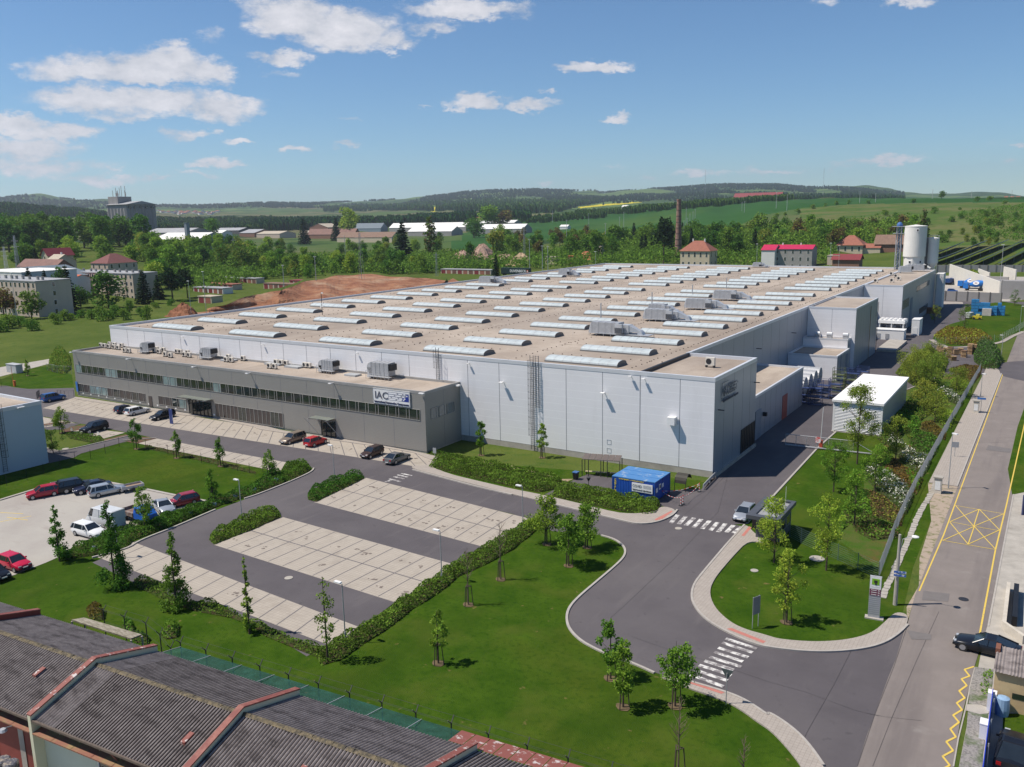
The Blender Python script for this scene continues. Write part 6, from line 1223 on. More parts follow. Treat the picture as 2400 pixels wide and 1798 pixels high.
lamp(278,1308,1224,'slim lamp at the hedge by the white estate car')
GSL='street lamps with white oval heads'
lamp(2222.3,1145,1016,'street lamp with white head beside the nearer meter pillar',(.15,-.1),.35,grp=GSL)
lamp(2298,930,876,'street lamp with white head near the blue street sign',(.15,-.1),.35,grp=GSL)
lamp(2347,832,786,'lamp at the edge of the red roundabout',(-.15,0),.35,grp=GSL);lamp(2389,780,718,'tall lamp at the far right picture edge',(.15,0),.3,grp=GSL)
r_=None;p=G(2097.6,1418);r_=local('utility_pole','old concrete pole with a long-armed white lamp at the junction','pole',p);m_=MB();m_.tube((0,0,0),(0,0,6.7),.19,10,.11);m_.build('pole',CONC,r_,origin=(0,0,0));m_=MB();m_.tube((0,0,4.0),(.25,0,6.3),.035,5);m_.tube((.25,0,6.3),(.9,-.1,6.75),.03,5);m_.build('arm',GALV,r_,origin=(0,0,0));m_=MB();m_.lathe((1.25,-.12,6.65),[(.1,0),(.3,.07),(.3,.14),(.1,.22)],12);lh=m_.build('lamp_head',WHITE,r_,origin=(0,0,0))
for z_ in(3.15,2.85):
 m_=MB();m_.obox((.25,-.2),(1,.2),.5,.02,z_,z_+.2);m_.build('direction_sign',M('blue white sign',(.04,.12,.4),.5,col2=(.65,.65,.7),thr=(.52,.56),scale=5),r_,origin=(0,0,0))
p=G(1800+685/2.772,1200+690/2.772);r_=local('pylon_sign','tall grey pylon sign with a green square logo on the lawn corner','sign',p,None,.12);w=.47
m_=MB();m_.box(-w,w,-.1,.1,0,3.9);m_.build('panel',M('pylon grey',(.42,.42,.44),.5,metal=.2),r_,origin=(0,0,0));m_=MB()
for i in range(11):m_.box(-w*.98,w*.98,-.115,-.102,.45+i*.18,.47+i*.18)
m_.build('groove',JOINT,r_,origin=(0,0,0));m_=MB();m_.box(-w*.93,w*.93,-.12,-.102,2.75,3.85);m_.build('white_field',WHITE,r_,origin=(0,0,0));m_=MB();m_.box(-.30,.30,-.135,-.122,3.15,3.7);m_.build('green_logo',M('logo green',(.20,.42,.02),.5),r_,origin=(0,0,0));m_=MB();m_.box(-.13,.13,-.15,-.137,3.33,3.56);m_.box(-.05,.09,-.15,-.137,3.15,3.3);m_.build('logo_centre',DARKM,r_,origin=(0,0,0))
m_=MB()
for i in range(3):m_.box(-w*.92,w*.92,-.12,-.102,2.15+i*.2,2.32+i*.2)
m_.build('maroon_plate',M('maroon',(.16,.015,.05),.5),r_,origin=(0,0,0));m_=MB()
for i in range(3):m_.box(-w*.7,w*.25,-.13,-.121,2.21+i*.2,2.26+i*.2);m_.box(w*.45,w*.75,-.13,-.121,2.2+i*.2,2.27+i*.2)
m_.box(-.3,.3,-.13,-.121,2.95,3.0);m_.build('small_print',WHITE,r_,origin=(0,0,0));m_=MB();m_.box(-.7,.8,-.35,.3,0,.12);m_.build('base',CONC,r_,origin=(0,0,0))
def board(px,py,top,w,h,lab,mat,rz=0.0,poles=1,name='sign_board',back=GALV):
 p=G(px,py);lo,hi=.5,12
 for _ in range(25):
  mid=(lo+hi)/2
  if proj(p.x,p.y,mid)[1]>top:lo=mid
  else:hi=mid
 r_=local(name,lab,'sign',p,None,rz);
 for i in range(poles):xx=0 if poles==1 else(-w*.4 if i==0 else w*.4);m_=MB();m_.tube((xx,.05,0),(xx,.05,lo),.035,6);m_.build('pole',GALV,r_,origin=(0,0,0))
 m_=MB();m_.box(-w/2,w/2,-.03,.01,lo-h,lo);m_.build('panel',mat,r_,origin=(0,0,0));return r_
board(1771,1471,1398,.9,1.6,'grey backed information board on two posts near the kerb',M('board back',(.2,.21,.22),.5),rz=1.15,poles=2)
p=G(1701.5,1652);r_=local('yield_sign','triangular give way sign seen from behind, by the near crosswalk','traffic sign',p);m_=MB();m_.tube((0,0,0),(0,0,2.5),.035,6);m_.build('pole',GALV,r_,origin=(0,0,0));m_=MB();s_=.45
m_.add([(-s_,.05,2.75),(s_,.05,2.75),(0,.05,1.97),(-s_,.09,2.75),(s_,.09,2.75),(0,.09,1.97)],[(0,1,2),(3,5,4),(0,2,5,3),(1,0,3,4),(2,1,4,5)]);m_.build('panel',M('sign back',(.13,.15,.16),.5,metal=.4),r_,origin=(0,0,0))
board(1019.5,1082,1050,.6,.8,'small grey traffic sign at the end of the office row',GALV)
board(2237,1072,1036,.9,.8,'grey sign plate beside the street lamp on the verge',GALV,rz=.3);board(2298,968,932,1.3,.35,'blue street name sign above the farther meter pillar',M('street sign blue',(.05,.15,.4),.5),name='street_sign')
board(402.5,994,958,.95,3.0,'blue and white information pylon in front of the office entrance',M('pylon blue',(.03,.05,.18),.5,col2=(.6,.62,.66),thr=(.55,.6),scale=.8),name='info_pylon')
for i,(k,c)in enumerate(((5,(1650,1500)),(5,(1850,1430)),(5,(2035,1355)),(5,(2195,1300)),(6,(180,1218)),('a',(620,260)))):
 board(*R(k,c)[0],R(k,(c[0],c[1]-38))[0][1],.6,.38,'small blue and white plate standing in the hedge by the aisle' if i<5 else 'striped plate in the hedge end by the white estate car',M('plate blue white',(.05,.12,.35),.5,col2=(.6,.62,.66),thr=(.48,.52),scale=6),rz=.5,name='hedge_sign')['group']='little plates in the aisle hedge'
for i,c in enumerate(((620,778),(775,800),(848,812))):board(*R(5,c)[0],R(5,(c[0],c[1]-30))[0][1],.55,.5,'white plate on a short post before the black off-road car bay',WHITE,name='bay_sign')['group']='white plates in front of the black off-road car'
for i,(q,rad,lab,mm)in enumerate(((R('b',(213,431))[0],.42,'pale round manhole cover in the parking aisle',CONC),(R(7,(1437,1618))[0],.4,'manhole cover beside the far crosswalk',CONC),(R('d',(318,305))[0],.75,'large pale concrete manhole in the right lawn',CONC),(R('d',(1270,570))[0],.42,'iron manhole cover in the street',DARKM),(R('c',(1575,383))[0],.38,'pale patch-like manhole on the right lawn',CONC),(R(5,(565,930))[0],.5,'round concrete cover in the small left lawn',CONC))):
 p=G(*q);m_=MB();m_.lathe((0,0,0),[(rad,0),(rad,.07),(rad*.9,.075)],18);o=m_.build('manhole_cover',mm);o.location=p;tag(o,lab,'manhole cover')
m_=MB();p=G(*R('c',(1205,452))[0]);m_.box(-.25,.25,-.35,.35,0,.05);o=m_.build('drain_grate',M('rusty iron',(.09,.05,.04),.8));o.location=p;tag(o,'rusty drain grate at the kerb of the entrance road','drain')
r_=local('warehouse','pale windowless building cut by the left picture edge','building',(-145,48,0));P=[(-170,20),(-125.4,20),(-125.4,66.1),(-170,66.1)];m_=MB()
for i in range(4):a,b=P[i],P[(i+1)%4];m_.quad((*a,0),(*b,0),(*b,9.48),(*a,9.48))
m_.build('wall',M('pale blue cladding',(.42,.49,.55),.5,var=.03,scale=.1),r_);m_=MB();m_.sheet(P,9.1);m_.build('roof',ROOF,r_);m_=MB();rim(m_,P,9.0,9.55,.35);m_.build('parapet',TRIM,r_)
m_=MB();p=GX(*R(5,(172,573))[0],-125.4);m_.box(-125.4,-124.9,p.y-.5,p.y+.5,p.z,p.z+.15);m_.build('wall_lamp',WHITE,r_)
def ladder_x(x,y,z0,z1,parent):
 mb=MB();x+=.25
 for s in(-.28,.28):mb.tube((x,y+s,z0),(x,y+s,z1+1),.035,5)
 z=z0+.2
 while z<z1+1:mb.tube((x,y-.28,z),(x,y+.28,z),.022,4);z+=.33
 zs=np.arange(z0+2.3,z1+1.1,.95)
 for z_ in zs:
  pr=[(x+.4+.42*math.sin(t),y+.42*math.cos(t))for t in np.linspace(-.35,math.pi+.35,9)]
  for k in range(8):mb.tube((*pr[k],z_),(*pr[k+1],z_),.02,4)
 for t in np.linspace(0,math.pi,5):mb.tube((x+.4+.42*math.sin(t),y+.42*math.cos(t),zs[0]),(x+.4+.42*math.sin(t),y+.42*math.cos(t),zs[-1]),.015,4)
 return mb.build('ladder',DARKM,parent)
ladder_x(-125.4,GX(*R(5,(40,1100))[0],-125.4).y,.3,9.4,r_)
RKB=M('rack blue',(.03,.05,.14),.6,var=.2);RKG=M('rack olive',(.10,.12,.05),.7,var=.2)
def rack(x,y,lab,mat,h=3.2,w=2.2,d=1.4,stk=3,grp='stacked steel racks in the yard'):
 r_=local('steel_rack',lab,'rack',(x,y,0),grp);m_=MB()
 for sx in(-1,1):
  for sy in(-1,1):m_.tube((sx*w/2,sy*d/2,0),(sx*w/2,sy*d/2,h),.05,4)
 for k in range(stk*2+1):
  z_=h*k/(stk*2)
  for sy in(-1,1):m_.tube((-w/2,sy*d/2,z_),(w/2,sy*d/2,z_),.035,4)
  for sx in(-1,1):m_.tube((sx*w/2,-d/2,z_),(sx*w/2,d/2,z_),.035,4)
 m_.build('frame',mat,r_,origin=(0,0,0));m_=MB()
 for k in range(stk):m_.box(-w/2,w/2,-d/2,d/2,h*k/stk+.08,h*k/stk+.12)
 m_.build('shelf',mat,r_,origin=(0,0,0));return r_
for i,(x,y,mm,h)in enumerate(((-35.8,157.8,RKB,4.6),(-37.4,158.6,RKB,4.2),(-35.9,164.5,RKB,3.6),(-34.4,167,RKB,3.4),(-34.6,171.5,RKG,4.0),(-35.4,174.8,RKG,4.2),(-33.2,174.5,RKG,3.0),(-33.6,180,RKB,3.4),(-32.4,183,RKB,3.4),(-35.2,181.5,RKB,3.0))):
 rack(x,y,['tall ladder-like blue rack nearest the red door','blue rack behind the tallest one','blue rack right of the drum tanks','blue rack on the yard side of the drum tanks','olive rack in the middle of the racks','taller olive rack against the annex','low olive rack on the yard side','blue rack just beyond the olive ones','farthest blue rack on the yard side','farthest blue rack against the annex'][i],mm,h)
for i,(y,z_)in enumerate(((160.5,1.6),(164.3,1.6),(168.2,1.6),(172.0,1.6))):
 r_=local('drum_tank',['nearest of the four lying grey drum tanks','second of the four lying grey drum tanks','third of the four lying grey drum tanks','farthest of the four lying grey drum tanks'][i],'tank',(-40.6,y,0),'lying drum tanks behind the low annex');m_=MB();m_.tube((-2.6,0,2.9),(2.3,0,2.9),1.6,20);m_.build('drum',GALV,r_,origin=(0,0,0));
 for s_ in(-1.6,1.4):m_=MB();m_.box(s_-.15,s_+.15,-1.3,1.3,0,1.8);m_.build('saddle',DARKM,r_,origin=(0,0,0))
r_=local('chiller','white chiller bank with a row of roof fans beyond the tall block','cooling unit',(-38,252,0));m_=MB();m_.box(-41.6,-34.8,252.5,258,3.9,4.7);m_.build('fan_deck',WHITE,r_);m_=MB()
for x in(-41.2,-38.2,-35.2):
 for y in(252.8,257.6):m_.box(x-.15,x+.15,y-.15,y+.15,0,3.9)
m_.build('frame',WHITE,r_)
for i in range(6):
 for j in range(2):m_=MB();m_.tube((-41+i*1.15,253.8+j*2.6,4.7),(-41+i*1.15,253.8+j*2.6,5.05),.5,12);m_.build('fan',WHITE,r_)
m_=MB();m_.box(-41.2,-38.6,253,257.5,1.5,3.6);m_.box(-37.9,-35.3,253,257.5,1.5,3.6);m_.build('coil',M('dark coil',(.05,.055,.07),.5,col2=(.3,.3,.32),thr=(.5,.6),scale=1.5),r_)
r_=local('equipment_container','white equipment container in front of the chiller fans','container',(-37.6,249.5,0));m_=MB();m_.box(-41.8,-34.2,247.8,251.8,0,2.7);m_.build('body',WHITE,r_);m_=MB();m_.box(-41.0,-40.1,247.7,247.79,.3,1.7);m_.build('grille',GALV,r_);m_=MB();m_.box(-38.8,-37.9,247.7,247.79,.3,1.7);m_.build('grille',GALV,r_);m_=MB();m_.box(-41.9,-34.1,247.7,251.9,2.7,2.78);m_.build('roof',WHITE,r_)
m_=MB();m_.box(-1,1,-3,3,0,4.4);m_.box(-1.05,1.05,-3.05,3.05,4.4,4.48);m_.box(-.6,.6,-3.06,-3,.2,2.2);o=m_.build('plant_cabinet',WHITE);o.location=(-33.0,262.5,0);tag(o,'tall white cabinet at the corner of the far block','cabinet')
m_=MB();m_.box(-2.2,2.2,-9,9,0,.7);o=m_.build('loading_ramp',CONC);o.location=(-35,235,0);tag(o,'concrete loading ramp between tall block and white container','ramp')
WOOD=M('pallet wood',(.36,.24,.13),.85,var=.3,scale=3);WOOD2=M('dark pallet wood',(.20,.12,.07),.85,var=.3,scale=3)
for i,(px,py,n_)in enumerate(((1480,1560,5),(1530,1565,4),(1570,1580,6),(1620,1590,5),(1500,1600,6),(1660,1580,5),(1745,1585,9),(1775,1580,8),(1560,1620,4),(1690,1610,6),(1480,1590,3),(1600,1640,4))):
 p=G(*R(4,(px,py))[0]);r_=local('pallet_stack','stack of wooden pallets stored at the far end of the bank','pallet stack',p,'pallet stacks at the far end of the bank',random.uniform(-.4,.4))
 for k in range(n_):m_=MB();m_.box(-.6,.6,-.5,.5,k*.3+.12,k*.3+.17);m_.box(-.6,.6,-.5,-.38,k*.3,k*.3+.12);m_.box(-.6,.6,.38,.5,k*.3,k*.3+.12);m_.build('pallet',WOOD if random.random()<.6 else WOOD2,r_,origin=(0,0,0))
CB=M('crate blue',(.03,.19,.42),.5,var=.12);CB2=M('crate pale blue',(.18,.36,.48),.5,var=.12);cr0=None
for ix in range(9):
 for iy in range(2):
  for iz in range(5 if ix<2 else(4 if ix in(2,3,4,7)else 3)):
   if random.random()<.12 and iz:continue
   if cr0 is None:
    cr0=local('plastic_crate','blue plastic crate in the big stack on the far lawn','crate',(0,0,0),'blue crates stacked on the far lawn');m_=MB();m_.box(-.52,.52,-.5,.5,.14,.98);m_.build('box',CB,cr0,origin=(0,0,0));m_=MB()
    for x in(-.45,0,.45):m_.box(x-.06,x+.06,-.5,.5,0,.14)
    m_.build('runner',CB,cr0,origin=(0,0,0));o=cr0
   else:o=copy_tree(cr0)
   o.location=(-23.6+ix*1.08+(random.random()-.5)*.1,318+iy*1.3+(3 if ix>6 else 0)*.3,.05+iz*1.0)
p=G(1940+1600/4.809,640+510/4.809);put(make_car('van',CP['vang'],'small white van parked beside the blue crates',None,'van','panel_van',.85),1940+1600/4.809,640+510/4.809,(.3,1))
p=G(1940+1680/4.809,640+525/4.809);r_=local('yellow_machine','small yellow machine beside the blue crates','machine',p);m_=MB();m_.box(-1.3,1.3,-.7,.7,.4,1.1);m_.build('body',M('machine yellow',(.6,.48,.02),.5),r_,origin=(0,0,0));m_=MB();m_.box(-.3,.7,-.6,.6,1.1,1.7);m_.build('cab',M('machine yellow pale',(.62,.55,.1),.5),r_,origin=(0,0,0))
for sx in(-.8,.8):m_=MB();m_.tube((sx,-.75,.4),(sx,.75,.4),.4,10);m_.build('wheel',RUB,r_,origin=(0,0,0))
p=G(1940+1790/4.809,640+480/4.809);m_=MB();m_.box(-1.3,1.3,-1,1,0,2.3);m_.box(-.6,.3,-1.03,-1,.3,1.7);o=m_.build('site_cabin',M('cream cabin',(.5,.46,.42),.6));o.location=p;tag(o,'cream portable cabin in front of the blue crates','cabin')
put(make_car('hatch',CP['blue'],'teal blue car in the shade at the far end of the yard',None),1940+1250/4.809,640+415/4.809,(0,1));p=G(1940+1165/4.809,640+455/4.809);m_=MB()
for k in range(5):m_.box(-2.0,2.0,-.9+.08*k,.9-.05*k,k*.42,k*.42+.3)
o=m_.build('timber_stack',M('reddish timber',(.2,.09,.05),.8,var=.3));o.location=p;tag(o,'reddish timber stack in the shade of the far block','timber stack')
ETER=M('weathered fibre cement',(.18,.152,.145),.95,col2=(.30,.26,.245),thr=(.35,.7),scale=1.6,bump=.01);overlay(ETER,(.045,.036,.034),.5,.5,.68,.7,stretch=(1,3,1));overlay(ETER,(.34,.32,.30),7,.66,.72,.6,off=3)
ETERD=M('dark corrugation grooves',(.028,.021,.02),.95,var=.3,scale=2)  # darker tone for the trough faces of the corrugation
RUST=M('red painted sheet',(.19,.055,.045),.65,col2=(.30,.12,.09),thr=(.45,.65),scale=1.2);RUST2=M('faded red sheet',(.22,.07,.055),.65,col2=(.50,.44,.42),thr=(.56,.64),scale=2.2);MOSS=M('mossy ridge',(.19,.15,.09),.95,col2=(.07,.06,.045),thr=(.4,.6),scale=4,bump=.05)
MINT=M('mint render',(.52,.56,.46),.85,var=.04,scale=.5);MINTB=M('yellowish render',(.60,.58,.42),.85,var=.04);REDW=M('dark red panel',(.20,.04,.03),.7,var=.15)
sa=math.radians(5.0);U=Vector((math.cos(sa),math.sin(sa),0));Vv=Vector((-math.sin(sa),math.cos(sa),0));O1=Vector((-51.75,28.6,0));PIT_=13.15;HR,HE,HWd=6.4,5.0,4.65
def SP(u,v,z):p=O1+U*u+Vv*v;return(p.x,p.y,z)
def corr_slope(m_,u0,u1,v0,z0,v1,z1,pitch=.24,amp=.05,pu=6):
 n_=int((u1-u0)/pitch*pu);P=[]
 for i in range(n_+1):
  u=u0+(u1-u0)*i/n_;dz=amp*math.sin(2*math.pi*u/pitch)
  P+=[SP(u,v0,z0+dz),SP(u,v1,z1+dz)]
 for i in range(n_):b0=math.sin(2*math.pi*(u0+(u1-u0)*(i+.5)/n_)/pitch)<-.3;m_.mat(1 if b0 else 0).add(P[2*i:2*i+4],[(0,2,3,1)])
names={-2:'far left bay of the corrugated shed row, cut by the picture edge',-1:'corrugated shed bay with the dark red doors and sacks in front',0:'corrugated shed bay with the mint wall and ribbon window',1:'corrugated shed bay between the two red parapets and the green netting',2:'last corrugated shed bay at the bottom edge beside the red sheet canopy'}
for k in(-2,-1,0,1,2):
 u0,u1=k*PIT_+.15,(k+1)*PIT_-.15;c=SP((u0+u1)/2,0,0);r_=local('corrugated_shed',names[k],'shed',c,'corrugated sheds in the foreground')
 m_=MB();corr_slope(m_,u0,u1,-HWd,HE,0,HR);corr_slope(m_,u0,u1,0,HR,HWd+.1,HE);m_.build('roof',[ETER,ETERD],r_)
 m_=MB();n_=44
 for i in range(n_):
  a=u0+(u1-u0)*i/n_;b=u0+(u1-u0)*(i+1)/n_;h1=random.uniform(.04,.11);P=[SP(a,-.20,HR-.02),SP(b,-.20,HR-.02),SP(b,0,HR+h1),SP(a,0,HR+h1),SP(b,.20,HR-.02),SP(a,.20,HR-.02)];m_.add(P,[(0,1,2,3),(3,2,4,5)])
 m_.build('ridge_cap',MOSS,r_)
 wv=-HWd+.55;wm=REDW if k<0 else MINT
 for(a,b,va,vb)in((u0,u1,wv,wv),(u0,u1,HWd-.2,HWd-.2)):m_=MB();m_.add([SP(a,va,0),SP(b,va,0),SP(b,va,HE-.1),SP(a,va,HE-.1)],[(0,1,2,3)]);m_.build('wall',wm,r_)
 m_=MB();a=[SP(u0,-HWd+.02,HE-.12),SP(u1,-HWd+.02,HE-.12),SP(u1,-HWd-.10,HE-.12),SP(u0,-HWd-.10,HE-.12)];m_.add(a+[(x,y,z+.14)for x,y,z in a],[(0,1,2,3),(4,7,6,5),(3,2,6,7),(0,4,5,1)]);m_.build('gutter',M('gutter',(.12,.09,.07),.6,var=.3,scale=2),r_)
 m_=MB();nseg=7
 for i in range(nseg):
  a,b=u0+(u1-u0)*i/nseg+.02,u0+(u1-u0)*(i+1)/nseg-.02;zt=HE-.85;m_.add([SP(a,-HWd+.5,zt+.12),SP(b,-HWd+.5,zt+.12),SP(b,-HWd-.15,zt),SP(a,-HWd-.15,zt),SP(a,-HWd+.5,zt+.02),SP(b,-HWd+.5,zt+.02),SP(b,-HWd-.15,zt-.08),SP(a,-HWd-.15,zt-.08)],[(0,3,2,1),(3,7,6,2),(4,5,6,7)])
 m_.build('canopy',M('orange sheet canopy',(.22,.085,.055),.7,col2=(.24,.16,.07),thr=(.45,.65),scale=1.0),r_)
 if k>=0:
  m_=MB();a,b=u0+5.2,u0+8.2
  if k==0:
   m_.add([SP(a,wv-.03,HE-2.0),SP(b,wv-.03,HE-2.0),SP(b,wv-.03,HE-1.25),SP(a,wv-.03,HE-1.25)],[(0,1,2,3)]);wo_=m_.build('window',GLASS,r_);m_=MB()
   for uu in(a,(a+b)/2,b):m_.tube(SP(uu,wv-.05,HE-2.0),SP(uu,wv-.05,HE-1.25),.05,4)
   for z_ in(HE-2.0,HE-1.25):m_.tube(SP(a,wv-.05,z_),SP(b,wv-.05,z_),.05,4)
   m_.build('window_frame',WHITE,wo_,origin=tuple(c));m_=MB();m_.add([SP(a-.1,wv-.02,HE-2.1),SP(b+.1,wv-.02,HE-2.1),SP(b+.1,wv-.3,HE-2.14),SP(a-.1,wv-.3,HE-2.14)],[(0,3,2,1)]);m_.build('sill',RUST,wo_,origin=tuple(c))
   m_=MB();m_.tube(SP(u0+7.2,-HWd-.05,HE-.1),SP(u0+7.3,-HWd+.4,HE-1.0),.05,6);m_.tube(SP(u0+8.5,wv-.08,HE-1.0),SP(u0+8.5,wv-.08,0),.05,6);m_.build('rain_pipe',RUST,r_)
 else:
  m_=MB();
  for uu in(u0+1.5,u0+4.5,u0+7.5,u0+10.5):m_.add([SP(uu,wv-.04,0),SP(uu+.55,wv-.04,0),SP(uu+.55,wv-.04,HE-.9),SP(uu,wv-.04,HE-.9)],[(0,1,2,3)])
  m_.build('pillar',CONC,r_)
 uu,vv_={-2:(6,-2),-1:(9.6,-2.2),0:(11.0,-2.9),1:(6,-2.5),2:(7,-2)}[k];zt=HR+(vv_/HWd)*(HR-HE)
 m_=MB();P=[SP(u0+uu,vv_,zt+.16),SP(u0+uu+.35,vv_,zt+.16),SP(u0+uu+.35,vv_+.75,zt+.36),SP(u0+uu,vv_+.75,zt+.36),SP(u0+uu,vv_,zt-.05),SP(u0+uu+.35,vv_,zt-.05),SP(u0+uu+.35,vv_+.75,zt+.15),SP(u0+uu,vv_+.75,zt+.15)];m_.add(P,[(0,1,2,3),(0,4,5,1),(1,5,6,2),(2,6,7,3),(3,7,4,0)]);m_.build('roof_hatch',RUST2,r_)
for k in(-1,0,1,2):
 u=k*PIT_;r_=local('firewall',['red-topped fire wall at the left edge of the shed row','pale-topped fire wall with mint end pier in the shed row','red-topped fire wall in the middle of the shed row','short fire wall at the bottom of the shed row'][k+1],'fire wall',SP(u,0,0),'fire walls dividing the shed roofs')
 prof=[(-HWd-.12,0),(-HWd-.12,HE+.30),(0,HR+.38),(HWd+.12,HE+.40),(HWd+.12,0)];m_=MB()
 a=[SP(u-.14,v,z)for v,z in prof];b=[SP(u+.14,v,z)for v,z in prof];m_.add(a+b,[(4,3,2,1,0),(5,6,7,8,9)]+[(i,i+1,i+6,i+5)for i in range(4)]);m_.build('wall',MINTB if k>=0 else REDW,r_)
 m_=MB();a=[SP(u-.22,v,z)for v,z in prof[1:4]];b=[SP(u+.22,v,z)for v,z in prof[1:4]];a2=[(x,y,z+.09)for x,y,z in a];b2=[(x,y,z+.09)for x,y,z in b];m_.add(a+b+a2+b2,[(6,7,10,9),(7,8,11,10),(0,6,9,3),(2,5,11,8),(0,1,7,6),(1,2,8,7),(3,9,10,4),(4,10,11,5)]);m_.build('coping',[RUST,RUST2,RUST,RUST2][k+1],r_)
 m_=MB();m_.add([SP(u-.16,-HWd+.1,HE+.25),SP(u+.16,-HWd+.1,HE+.25),SP(u+.16,HWd,HE+.2),SP(u-.16,HWd,HE+.2)],[(0,1,2,3)]);
p=Vector(SP(-1.0,-HWd-1.3,0));r_=local('wrapped_sacks','dark film-wrapped stack of sacks at the bottom left corner','pallet load',p);m_=MB()
for k in range(9):
 for(dx,dy)in((-.35,0),(.4,.1)):m_.lathe((dx,dy,k*.22),[(.38,0),(.46,.06),(.46,.16),(.38,.22)],9)
m_.build('sacks',M('wrapped film',(.10,.10,.12),.25,col2=(.32,.27,.22),thr=(.5,.62),scale=3,bump=.05),r_,origin=(0,0,0));r_.scale=(1,1,1.35)
p=Vector(SP(-1.9,-HWd-.6,4.1));r_=local('wall_floodlight','old grey floodlight on the shed front at the left edge','lamp',p);m_=MB();m_.tube((0,.5,0),(0,0,.1),.04,5);m_.lathe((0,-.1,-.15),[(.12,0),(.28,.1),(.18,.25)],10);m_.build('lamp_head',GALV,r_,origin=(0,0,0))
mb=MB();mb.sheet([(-100,5),(-20,5),(-20,24),(-100,24)],.018);struct('shed_yard',mb,CONC)
sl=[G(x,y,z)for(x,y),z in zip(R('a',(465,700),(545,685),(920,795),(850,822)),(2.6,2.7,2.7,2.6))];r_=local('slab_shelter','low shelter with a ribbed pale roof behind the corrugated sheds','shelter',(sl[0]+sl[2])/2-Vector((0,0,(sl[0]+sl[2]).z/2)));m_=MB()
m_.add([tuple(v)for v in sl]+[(v.x,v.y,v.z-.12)for v in sl],[(0,3,2,1)if False else(3,2,1,0),(0,1,5,4),(1,2,6,5),(2,3,7,6),(3,0,4,7),(4,5,6,7)]);m_.build('roof',M('ribbed pale roof',(.30,.27,.22),.9,col2=(.17,.15,.11),thr=(.4,.6),scale=2,stretch=(1,4,1)),r_);m_=MB()
for v in sl:m_.tube((v.x*.999,v.y*.999,0),(v.x*.999,v.y*.999,v.z-.12),.08,5)
m_.build('post',CONC,r_)
NET=M('green netting',(.010,.06,.045),.8,col2=(.02,.10,.075),thr=(.4,.65),scale=1.5);t=NET.node_tree;b_=t.nodes['Principled BSDF'];b_.inputs['Alpha'].default_value=.6
n0=[(1.2,5.0,4.0),(2.0,7.0,1.9)];r_=local('green_netting','strip of green shade netting stretched behind the shed roofs','netting',SP(12,6,0));m_=MB();ua,ub=.4,PIT_*1.86
for i in range(30):
 a,b=ua+(ub-ua)*i/30,ua+(ub-ua)*(i+1)/30;sg_=lambda u:.12*math.sin(u*1.7)
 m_.add([SP(a,HWd+.15,4.85),SP(b,HWd+.15,4.85),SP(b,HWd+1.0,4.62+sg_(b)),SP(a,HWd+1.0,4.62+sg_(a)),SP(b,HWd+1.9,4.5),SP(a,HWd+1.9,4.5),SP(b,HWd+1.95,.2),SP(a,HWd+1.95,.2)],[(0,1,2,3),(3,2,4,5),(5,4,6,7)])
m_.build('net',NET,r_);m_=MB()
for i in range(9):u=ua+(ub-ua)*i/8;m_=MB();m_.tube(SP(u,HWd+.1,4.9),SP(u,HWd+1.9,4.53),.025,4);m_.build('spreader_bar',GALV,r_)
r_=local('barbed_fence','barbed wire fence with bent black posts along the netting','fence',SP(10,HWd+2.2,0));prev=None
for i in range(-5,20):
 u=i*2.6;v=HWd+2.2 if i>=0 else HWd+2.2+min(3.2,-i*1.2);m_=MB();h4=4.6 if i>-1 else 3.0;m_.tube(SP(u,v,0),SP(u,v,h4),.045,4);m_.tube(SP(u,v,h4),SP(u,v+.35,h4+.4),.035,4);m_.tube(SP(u,v,h4),SP(u,v-.35,h4+.4),.035,4);m_.build('post',DARKM,r_)
 if prev:
  m_=MB()
  for(dv,z_)in((0,4.6),(.33,4.95),(-.33,4.95),(0,3.6)):m_.tube(SP(prev[0],prev[1]+dv,z_-4.6+prev[2]),SP(u,v+dv,z_-4.6+h4),.01,3)
  m_.build('wire',DARKM,r_)
 prev=(u,v,h4)
r_=local('sheet_canopy','narrow faded red sheet metal canopy behind the last sheds','canopy',SP(26,5.5,0));m_=MB();ua,ub=PIT_*1.86,PIT_*3.0
for i in range(15):
 a,b=ua+(ub-ua)*i/15,ua+(ub-ua)*(i+1)/15-.05;m_.add([SP(a,HWd+.15,5.0),SP(b,HWd+.15,5.0),SP(b,HWd+1.7,4.75),SP(a,HWd+1.7,4.75),SP(a,HWd+1.7,4.6),SP(b,HWd+1.7,4.6)],[(0,1,2,3),(3,2,5,4)])
m_.build('roof',RUST2,r_);m_=MB()
for i in range(6):u=ua+(ub-ua)*i/5;m_.tube(SP(u,HWd+1.6,0),SP(u,HWd+1.6,4.7),.05,4)
m_.build('post',RUST,r_)
def Q(x,y,z=0.0):return G(2150+x/5.212,1480+y/5.212,z)
RZ=3.0
a=Q(975,165,RZ+.35);b=Q(930,480,RZ-.1);x0=(a.x+b.x)/2;y1,y0=a.y,b.y;r_=local('yellow_house','small ochre rendered house with a corrugated roof at the right edge','house',(x0+3,(y0+y1)/2,0));m_=MB();OCH=M('ochre render',(.50,.37,.20),.9,col2=(.42,.30,.17),thr=(.4,.7),scale=1.2)
wy=y0+.15;m_.prism([(x0+.1,wy),(x0+7,wy),(x0+7,y1-.15),(x0+.1,y1-.15)],0,RZ-.12,bottom=False);m_.build('wall',OCH,r_);m_=MB();n_=70
for i in range(n_):
 xa,xb=x0+7.2*i/n_,x0+7.2*(i+1)/n_;za,zb_=.04*math.sin(xa*33),.04*math.sin(xb*33);m_.add([(xa,y0-.1,RZ-.08+za),(xb,y0-.1,RZ-.08+zb_),(xb,y1,RZ+.35+zb_),(xa,y1,RZ+.35+za)],[(0,1,2,3)])
